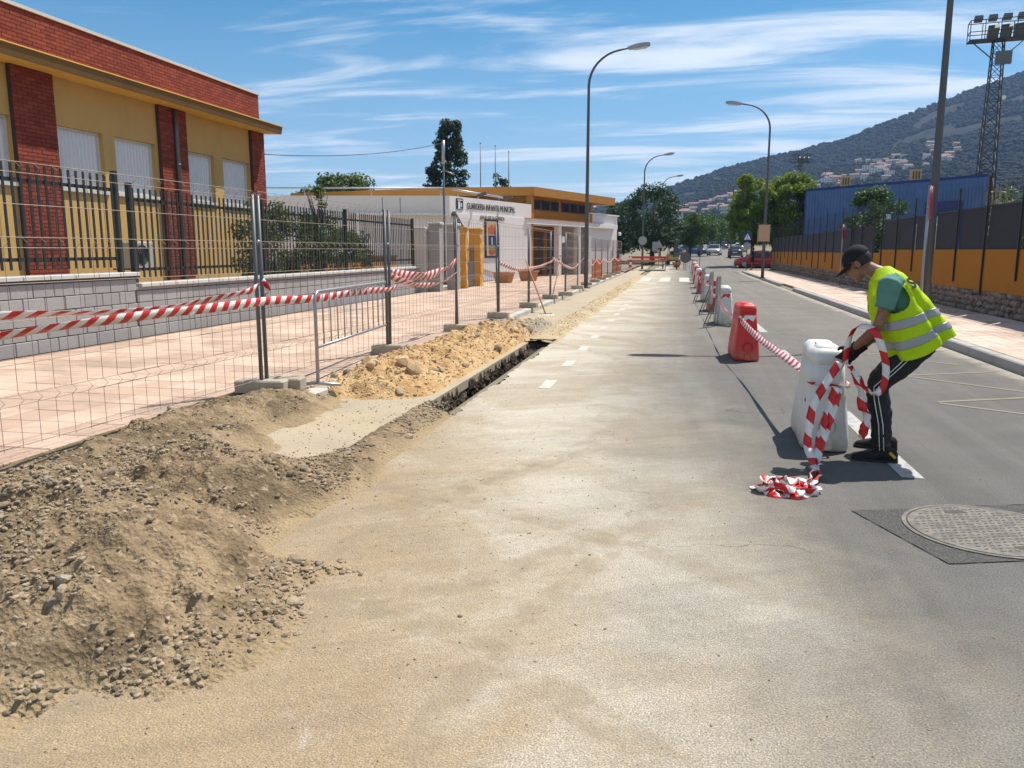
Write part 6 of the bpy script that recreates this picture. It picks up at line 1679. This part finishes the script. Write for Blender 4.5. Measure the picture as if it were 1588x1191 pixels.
# head frame: centre, tilted down, turned a little away from the camera
HC = Vector((.205,-.01,1.495))
HRm = Matrix.Rotation(R(-8), 3, 'Z') @ Matrix.Rotation(R(36), 3, 'Y')   # local +x is the face
def hp(x, y, z): return HC + HRm @ Vector((x,y,z))
body = MB()
body.sphere(hp(-.012,0,.03), .098,.078,.100, 20, 14, rot=HRm)           # cranium
body.sphere(hp(.032,0,-.035), .062,.060,.078, 16, 12, rot=HRm)          # face
body.sphere(hp(.050,0,-.088), .038,.038,.032, 14, 10, rot=HRm)          # chin
body.tube([hp(.084,0,.022),hp(.096,0,-.002),hp(.112,0,-.026),hp(.098,0,-.036)], [.010,.012,.015,.010], 8)   # nose
body.sphere(hp(.086,0,.030), .016,.050,.012, 12, 8, rot=HRm)            # brow
body.sphere(hp(.090,0,-.058), .011,.024,.008, 10, 8, rot=HRm); body.sphere(hp(.086,0,-.070), .011,.022,.008, 10, 8, rot=HRm)   # lips
for s in (-1,1):
    body.sphere(hp(.062,s*.036,-.020), .022,.020,.018, 10, 8, rot=HRm)  # cheek
    body.sphere(hp(-.005,s*.078,-.008), .020,.010,.033, 10, 8, rot=HRm)  # ear
body.tube([hp(-.035,0,-.06),(.09,0,1.44),(.02,0,1.41),(-.03,0,1.36)], [.056,.058,.064,.075], 14)
# trunk
tr = [(( -.02),1.345,.145,.080),(-.07,1.27,.165,.105),(-.13,1.15,.150,.105),(-.19,1.03,.140,.100),(-.235,.93,.150,.110),(-.25,.84,.155,.115)]
rings = []
for s_, z, a, b in tr:
    rings.append([(s_+b*math.cos(2*math.pi*k/18)*.95, a*math.sin(2*math.pi*k/18), z+b*math.cos(2*math.pi*k/18)*-.30) for k in range(18)])
body.loft(rings)
AL = [(-.035,.165,1.375),(-.025,.205,1.33),(-.005,.235,1.20),(.030,.245,1.07),(.042,.242,1.03),(.110,.190,.945),(.205,.118,.845)]
ARr = [.042,.050,.047,.040,.041,.039,.027]
AR = [(-.03,-.165,1.375),(-.03,-.205,1.33),(-.03,-.225,1.20),(-.03,-.22,1.06),(-.02,-.21,1.02),(.06,-.12,.92),(.150,-.035,.825)]
body.tube(AL, ARr, 12); body.tube(AR, ARr, 12)
body.sphere(AL[0], .040, n=12, m=8); body.sphere(AR[0], .040, n=12, m=8)
legs = {1:[(-.235,.085,.86),(-.13,.12,.74),(.015,.165,.580),(.010,.18,.50),(-.035,.20,.30),(-.055,.215,.10)], -1:[(-.235,-.085,.86),(-.15,-.12,.74),(-.005,-.175,.575),(-.01,-.185,.50),(-.055,-.215,.30),(-.07,-.23,.10)]}
for s in (1,-1): body.tube(legs[s], [.095,.080,.056,.054,.050,.036], 12)
bd_ = remesh(body, 'body', K['skin'], .0075, 3)
# eyes and hair
for s in (-1,1):
    MB().sphere(hp(.081,s*.030,.006), .008,.010,.006, 10, 8, rot=HRm).build('eye', K['shoe'], per)
mb = MB()
mb.sphere(hp(-.016,0,.026), .101,.0815,.098, 20, 14, rot=HRm)
hr = mb.mesh('hair', K['hair'])
bm = bmesh.new(); bm.from_mesh(hr); inv = HRm.inverted()
dl = [v for v in bm.verts if ((inv @ (v.co-HC)).x > .040 and (inv @ (v.co-HC)).z < .045) or (inv @ (v.co-HC)).z < -.035]
bmesh.ops.delete(bm, geom=dl, context='VERTS'); bm.to_mesh(hr); bm.free(); link('hair', hr, per)
# cap
mb = MB(); rings = []
for k in range(9):
    ph = math.pi/2*k/8*.98; rz_ = .105*math.sin(ph); q_ = math.cos(ph)
    rings.append([hp(-.010+.112*q_*math.cos(a), .090*q_*math.sin(a), .038+rz_+.0*k+.012*math.cos(a)*-1*(1-k/8)) for a in [2*math.pi*j/24 for j in range(24)]])
cap = mb.loft(rings, cap0=False).build('cap', K['cap'], per)
mb = MB(); top_, bot_ = [], []
NA, NR = 13, 5
vs_ = []
for i in range(NR):
    for j in range(NA):
        a = R(-72+144*j/(NA-1)); rx = .100+ .078*(i/(NR-1))*math.cos(a*.95)**.8; 
        y = .088*math.sin(a)*(1-.05*i/(NR-1)); x = -.010+.112*math.cos(a)*.98 + .080*(i/(NR-1))*max(0,math.cos(a))**.7
        vs_.append((x, y, .030-.020*(i/(NR-1)) - .55*y*y*(1+i*.3)))
fcs = [(i*NA+j, i*NA+j+1, (i+1)*NA+j+1, (i+1)*NA+j) for i in range(NR-1) for j in range(NA-1)]
n0 = len(vs_); allv = [hp(*v) for v in vs_]+[hp(v[0],v[1],v[2]-.005) for v in vs_]
fc2 = fcs+[tuple(reversed([i+n0 for i in f])) for f in fcs]
edge = [j for j in range(NA)]+[i*NA+NA-1 for i in range(1,NR)]+[(NR-1)*NA+j for j in range(NA-2,-1,-1)]+[i*NA for i in range(NR-2,0,-1)]
for k in range(len(edge)): a, b = edge[k], edge[(k+1)%len(edge)]; fc2.append((a, b, b+n0, a+n0))
mb.add(allv, fc2, smooth=True); mb.build('brim', K['cap'], cap)
MB().sphere(hp(-.010,0,.145), .010,.010,.005, 8, 6, rot=HRm).build('button', K['cap'], cap)
# t-shirt
mb = MB(); rings = []
for s_, z, a, b in [(.0,1.405,.10,.075),(-.02,1.37,.17,.098)]+[(x0,z0,a0+.012,b0+.014) for x0,z0,a0,b0 in tr[1:5]]+[(-.27,.855,.178,.135)]:
    rings.append([(s_+b*math.cos(2*math.pi*k/24), a*math.sin(2*math.pi*k/24), z+b*math.cos(2*math.pi*k/24)*-.30) for k in range(24)])
mb.loft(rings)
for A_, sg in ((AL,1),(AR,-1)):
    e1 = Vector(A_[2])*.8+Vector(A_[3])*.2
    mb.tube([(-.05,sg*.11,1.365),(A_[1][0],A_[1][1]-sg*.01,A_[1][2]+.012),A_[2],e1], [.084,.082,.072,.072], 16)
ts_ = remesh(mb, 'tshirt', K['tshirt'], .009, 4, disp=lambda c: .018*fbm(c[:,0]*14+c[:,1]*9, c[:,2]*16, 3, 91))
# trousers
mb = MB()
mb.loft([[(s_+b*math.cos(2*math.pi*k/24), a*math.sin(2*math.pi*k/24), z+b*math.cos(2*math.pi*k/24)*-.30) for k in range(24)] for s_, z, a, b in ((-.20,.955,.155,.115),(-.245,.88,.172,.135),(-.25,.80,.165,.130),(-.22,.745,.12,.10))])
for s in (1,-1):
    L_ = [Vector(p) for p in legs[s]]
    mb.tube([L_[0],L_[1],L_[2],L_[3],L_[4],L_[5]+Vector((0,0,.015))], [.112,.104,.080,.076,.072,.066], 16)
trs = remesh(mb, 'trousers', K['trouser'], .010, 5, disp=lambda c: .014*fbm(c[:,0]*8+c[:,1]*6, c[:,2]*17, 3, 92)+.007*np.sin(c[:,2]*60+6*fbm(c[:,0]*5,c[:,2]*5,2,93))*np.exp(-((c[:,2]-.17)/.08)**2)+.004*np.sin(c[:,2]*45+c[:,0]*30)*np.exp(-((c[:,2]-.55)/.10)**2))
for off in (-.012,.018):
    L_ = [Vector(p) for p in legs[1]]; rr = [.112,.104,.080,.076,.072,.066]
    pts = [Vector((p.x+off+.0, p.y+r_*.985, p.z)) for p, r_ in zip(L_, rr)]
    MB().tube([p+Vector((0,.003,0)) for p in pts], .0035, 5).build('side_stripe', K['signwhite'], trs)
# shoes
for s in (1,-1):
    ax, ay, _ = legs[s][-1]
    rings = []
    for x, hw, h0, h1 in ((-.115,.020,.012,.070),(-.10,.036,.004,.095),(-.04,.042,.0,.125),(.02,.043,.0,.105),(.09,.048,.0,.075),(.15,.045,.0,.060),(.19,.032,.006,.045),(.205,.012,.014,.032)):
        rings.append([(ax+x,ay-hw,h0+.012),(ax+x,ay-hw*.98,(h0+h1)/2),(ax+x,ay-hw*.55,h1),(ax+x,ay+hw*.55,h1),(ax+x,ay+hw*.98,(h0+h1)/2),(ax+x,ay+hw,h0+.012)])
    sh_ = MB().loft(rings).build('shoe', K['shoe'], per)
    sole = []
    for x, hw in ((-.118,.022),(-.10,.040),(-.04,.046),(.03,.046),(.10,.052),(.16,.048),(.20,.033),(.212,.012)): sole.append([(ax+x,ay-hw,.002),(ax+x,ay-hw,.022),(ax+x,ay+hw,.022),(ax+x,ay+hw,.002)])
    MB().loft(sole, smooth=False).build('sole', K['tyre'], sh_)
    MB().obox((ax-.075,ay+s*.040,.065),(.022,0,.02),(0,.004,0),(-.006,0,.008)).build('yellow_flash', K['cat'], sh_)
# gloves, each a palm with five bent fingers
def glove(wr, dirn, palm_n, spread, parent=per, flip=1):
    wr = Vector(wr); d_ = Vector(dirn).normalized(); n_ = Vector(palm_n); n_ = (n_-d_*n_.dot(d_)).normalized(); w_ = d_.cross(n_)*flip
    mb = MB()
    mb.tube([wr-d_*.055, wr, wr+d_*.02], [.036,.033,.034], 12)
    def at_(a, b, c): return wr+d_*a+w_*b+n_*c
    mb.sphere(at_(.050,0,0), .044,.044,.026, 14, 10, rot=Matrix((d_,w_,n_)).transposed())
    mb.sphere(at_(.075,.012,0), .030,.036,.020, 14, 10, rot=Matrix((d_,w_,n_)).transposed())
    for k, (b, ln) in enumerate(((-.030,.070),(-.010,.080),(.011,.076),(.031,.060))):
        cu = spread[k]; p = at_(.080,b,0); pts = [at_(.055,b*.8,0), p]; ang = cu*.45
        for j, fr in enumerate((.42,.32,.26)):
            q_ = d_*math.cos(ang)+n_*math.sin(ang); p = p+q_*ln*fr; pts.append(p); ang += cu
        mb.tube(pts, [.0115,.0118,.0108,.0100,.0085], 10)
        mb.sphere(pts[-1], .0085, n=8, m=6)
    th = [at_(.018,-.030,.010), at_(.045,-.055,.020), at_(.068,-.060,.034), at_(.088,-.052,.046)]
    mb.tube(th, [.016,.0145,.0125,.0095], 10); mb.sphere(th[-1], .0095, n=8, m=6)
    return remesh(mb, 'glove', K['glove'], .0042, 2, parent)
glove(AL[-1], (.62,-.28,-.72), (.25,-.85,.1), (.35,.50,.60,.70), flip=1)
glove(AR[-1], (.72,.10,-.65), (.1,.75,-.5), (.30,.40,.45,.5), flip=-1)
# vest: a draped sheet lofted round the trunk, open at the armholes, lifted away behind
FR = [(.085,1.435),(.112,1.36),(.120,1.25),(.105,1.13),(.060,1.00),(.005,.88),(-.045,.775)]
BK = [(-.030,1.468),(-.115,1.425),(-.215,1.335),(-.300,1.235),(-.375,1.145),(-.440,1.065),(-.500,.985)]
LW = [.085,.185,.212,.218,.224,.232,.240]
def lerp_l(L_, v):
    t_ = v*(len(L_)-1); i = min(int(t_), len(L_)-2); f = t_-i
    a, b = L_[i], L_[i+1]
    if isinstance(a, tuple): return tuple(a[k]*(1-f)+b[k]*f for k in range(len(a)))
    return a*(1-f)+b*f
def vestp(th, v, off=0.):
    f, b, w = lerp_l(FR,v), lerp_l(BK,v), lerp_l(LW,v)
    mx_ = ((f[0]+b[0])/2, (f[1]+b[1])/2); hx_ = ((f[0]-b[0])/2, (f[1]-b[1])/2)
    c, s_ = math.cos(th), math.sin(th)
    k = 1+off/.2
    c2 = math.copysign(abs(c)**.85, c); s2 = math.copysign(abs(s_)**.80, s_)
    # folds grow towards the hem; a deep crease separates side and back panels
    deg = math.degrees(th) % 360; dd = min(deg, 360-deg)
    wav = 1+v*v*(.05*math.sin(5*th+.6)+.03*math.sin(11*th+2))
    crease = -.24*v*math.exp(-((dd-133)/9)**2)+.10*v*math.exp(-((dd-112)/16)**2)
    k *= wav+crease
    wr = .010*math.sin(th*9+v*14)*math.sin(v*9+th*3)+.007*math.sin(v*38+th*5)*max(0,math.sin(th*2.3+v*4)); k *= 1+wr*3.0*min(1,v*3)
    px = mx_[0]+hx_[0]*c2*k; pz = mx_[1]+hx_[1]*c2*k; py = w*s2*k
    # side panel hangs lower than the back
    pz -= .055*v*v*math.exp(-((dd-85)/40)**2)
    if v < .18: pz += .02*abs(s_)*(1-v/.18)
    return (px, py, pz)
def vest_sheet(v0, v1, nv, th0, th1, nth, off, hole):
    V, F = [], []
    for i in range(nv+1):
        for j in range(nth+1):
            V.append(vestp(th0+(th1-th0)*j/nth, v0+(v1-v0)*i/nv, off))
    for i in range(nv):
        for j in range(nth):
            th = th0+(th1-th0)*(j+.5)/nth; v = v0+(v1-v0)*(i+.5)/nv
            if hole:
                s_ = abs(math.degrees(math.atan2(abs(math.sin(th)), math.cos(th)))-84)
                if .17 < v < .53 and s_ < 32*math.sqrt(max(0, 1-((v-.35)/.18)**2)) : continue
            a = i*(nth+1)+j; F.append((a,a+1,a+nth+2,a+nth+1))
    return V, F
V, F = vest_sheet(0,1,130,R(6),R(354),300,.0,True)
def sheet_obj(name, V, F, mat, th=.003, parent=per):
    me_ = bpy.data.meshes.new(name); me_.from_pydata(V, [], F); me_.materials.append(mat)
    bm = bmesh.new(); bm.from_mesh(me_); bmesh.ops.delete(bm, geom=[v for v in bm.verts if not v.link_faces], context='VERTS'); bmesh.ops.solidify(bm, geom=bm.faces[:], thickness=th); bmesh.ops.recalc_face_normals(bm, faces=bm.faces); bm.to_mesh(me_); bm.free()
    me_.polygons.foreach_set('use_smooth', [True]*len(me_.polygons)); return link(name, me_, parent)
vest = sheet_obj('safety_vest', V, F, K['vest'])
for v0, v1 in ((.60,.685),(.80,.885)):
    V, F = vest_sheet(v0,v1,10,R(6),R(354),300,.004,False); sheet_obj('reflective_band', V, F, K['band'], .002, vest)
# the S printed on the back of the vest
P0 = Vector(vestp(R(143),.29,.022)); Pu = Vector(vestp(R(143),.21,.022)); Pl = Vector(vestp(R(153),.29,.022))
up_ = (Pu-P0).normalized(); rt_ = (Pl-P0); rt_ = (rt_-up_*rt_.dot(up_)).normalized(); no_ = rt_.cross(up_)
c = bpy.data.curves.new('lettering','FONT'); c.body = 'S'; c.size = .12; c.extrude = .002; c.offset = .005; c.align_x = 'CENTER'; c.align_y = 'CENTER'
tmp = bpy.data.objects.new('lettering', c); COL.objects.link(tmp); dg = bpy.context.evaluated_depsgraph_get(); me_ = bpy.data.meshes.new_from_object(tmp.evaluated_get(dg)); bpy.data.objects.remove(tmp)
me_.materials.clear(); me_.materials.append(K['black'])
lt = link('lettering', me_, vest); lt.matrix_basis = Matrix.Translation(P0+no_*.006) @ Matrix((rt_,up_,no_)).transposed().to_4x4()

# ------------------------------------------------------------------ loose tape in and under the worker's hands
def wl(s, l, z):
    c, sn = math.cos(R(191.75)), math.sin(R(191.75)); return (WO.x+s*c-l*sn, WO.y+s*sn+l*c, z)
TW = 'tapes handled by the worker'
def wls(L_): return [wl(*p) for p in L_]
ribbon('loose_tape', wls([(.378,.16,.76),(.468,.20,.637),(.588,.26,.465),(.635,.31,.302),(.656,.36,.16),(.66,.50,.07),(.70,.72,.03),(.80,.90,.05),(.87,1.04,.02)]), .062, 'long strip of tape hanging from the gloved hand to the ground', [.3,.5,.2,.9,.3,.8,1.1,.6,1.5], flutter=.35, seed=51, group=TW, wvec=(1,.2,0), sub=8)
ribbon('loose_tape', wls([(.407,.20,.575),(.440,.22,.48),(.485,.25,.36),(.535,.30,.24),(.59,.38,.13),(.68,.56,.05),(.77,.76,.03),(.88,.94,.04),(.94,1.08,.02)]), .066, 'crumpled double strip of tape hanging from the knot on the white barrier', [.1,.7,.2,.9,.3,1.,1.4,.7,1.5], flutter=.5, seed=52, group=TW, wvec=(1,.2,0), sub=8)
ribbon('loose_tape', wls([(.39,.205,.57),(.43,.24,.42),(.49,.29,.28),(.57,.38,.15),(.64,.48,.04),(.70,.58,.014)]), .06, 'second crumpled strip below the knot, behind the first', [.8,.2,.7,.1,.9,1.4], flutter=.35, seed=53, group=TW, wvec=(1,.2,0), sub=8)
ribbon('loose_tape', wls([(.315,.11,.741),(.300,.10,.88),(.265,.11,1.00),(.215,.17,1.035),(.170,.26,1.00),(.123,.29,.884),(.084,.29,.739),(.092,.29,.603),(.141,.28,.542),(.211,.27,.575),(.267,.24,.658),(.302,.17,.735)]), .052, 'loop of tape swinging round the gloved hand and forearm', [.2,.3,.6,.9,.6,.3,.2,.4,.8,.7,.4,.2], flutter=.12, seed=54, group=TW, wvec=(1,.2,0), sub=8)
ribbon('loose_tape', wls([(.279,.20,.70),(.231,.22,.58),(.217,.24,.436),(.180,.25,.364),(.199,.26,.266),(.213,.26,.191)]), .07, 'short ragged tape end dangling before the worker legs', [.5,1.2,.4,1.5,.3,1.2], flutter=.4, seed=55, group=TW, wvec=(1,.2,0), sub=8)
bx, by = 1.21, 7.10
pts = [(bx-.165,by-.36,.55),(bx-.155,by-.435,.55),(bx-.06,by-.443,.545),(bx+.04,by-.445,.54),(bx+.13,by-.44,.53),(bx+.158,by-.38,.53),(bx+.158,by-.1,.53)]
ribbon('loose_tape', pts, .028, 'narrow twisted tape tied round the white barrier', [.3,.9,.4,1.2,.6,.9,.4], flutter=.3, seed=56, group=TW, sub=6)
# crumpled heap of tape on the road
q = random.Random(5); hp_ = []
cx_, cy_ = gx = (.76,5.45)
for k in range(30): a = k*1.9+q.uniform(-.5,.5); r_ = q.uniform(.03,.19); hp_.append((cx_+r_*math.cos(a)*1.15, cy_+r_*math.sin(a), .012+.075*q.random()*(1-r_/.24)))
ribbon('loose_tape', hp_, .075, 'crumpled heap of red and white tape lying on the road', [q.uniform(0,3) for _ in hp_], flutter=.5, seed=57, group=TW, sub=5)
ribbon('loose_tape', [(cx_-.05,cy_,.03),(cx_-.16,cy_+.02,.012),(cx_-.24,cy_+.01,.010)], .05, 'flat tape end sticking out left of the crumpled heap', [1.4,1.5,1.55], seed=58, group=TW)

# ------------------------------------------------------------------ far pedestrian
p2 = empty('person', (5.45,64.6,zgs(64.6)), R(170), 'distant person in dark clothes standing by the red car', 'person')
mb = MB(); mb.sphere((0,0,1.60), .095,.085,.12, 12, 10); mb.tube([(0,0,1.5),(0,0,1.40)], .055, 8)
mb.loft([[(b*math.cos(2*math.pi*k/14), a*math.sin(2*math.pi*k/14), z) for k in range(14)] for z, a, b in ((1.42,.17,.09),(1.25,.18,.11),(1.05,.15,.10),(.88,.17,.11))])
for s in (-1,1): mb.tube([(0,s*.17,1.38),(0,s*.23,1.12),(.12,s*.22,.92)], [.05,.042,.03], 8); mb.tube([(0,s*.09,.90),(.02,s*.10,.48),(0,s*.11,.04)], [.085,.055,.040], 8); mb.sphere((.06,s*.11,.04), .12,.045,.04, 8, 6)
remesh(mb, 'body', K['skin'], .02, 2, p2)
mb = MB(); mb.loft([[(b*math.cos(2*math.pi*k/14), a*math.sin(2*math.pi*k/14), z) for k in range(14)] for z, a, b in ((1.44,.19,.11),(1.25,.20,.13),(1.05,.18,.12),(.75,.21,.15),(.62,.20,.15))])
for s in (-1,1): mb.tube([(0,s*.17,1.38),(0,s*.235,1.14)], [.065,.06], 8)
remesh(mb, 'dark_dress', K['shoe'], .022, 2, p2); MB().sphere((-.02,0,1.63), .105,.095,.115, 12, 10).build('hair', K['hair'], p2)

# ------------------------------------------------------------------ air
HAZE = True
if HAZE:
    t = bpy.data.materials.new('haze_air'); t.use_nodes = True; nn = t.node_tree; nn.nodes.clear()
    o_ = nn.nodes.new('ShaderNodeOutputMaterial'); v_ = nn.nodes.new('ShaderNodeVolumePrincipled')
    v_.inputs['Color'].default_value = (.36,.56,.97,1); v_.inputs['Density'].default_value = .00018; v_.inputs['Anisotropy'].default_value = .2
    nn.links.new(v_.outputs[0], o_.inputs['Volume'])
    tag(MB().box(-2700,2700,-170,3100,-3,420).build('haze', t), kind='stuff')
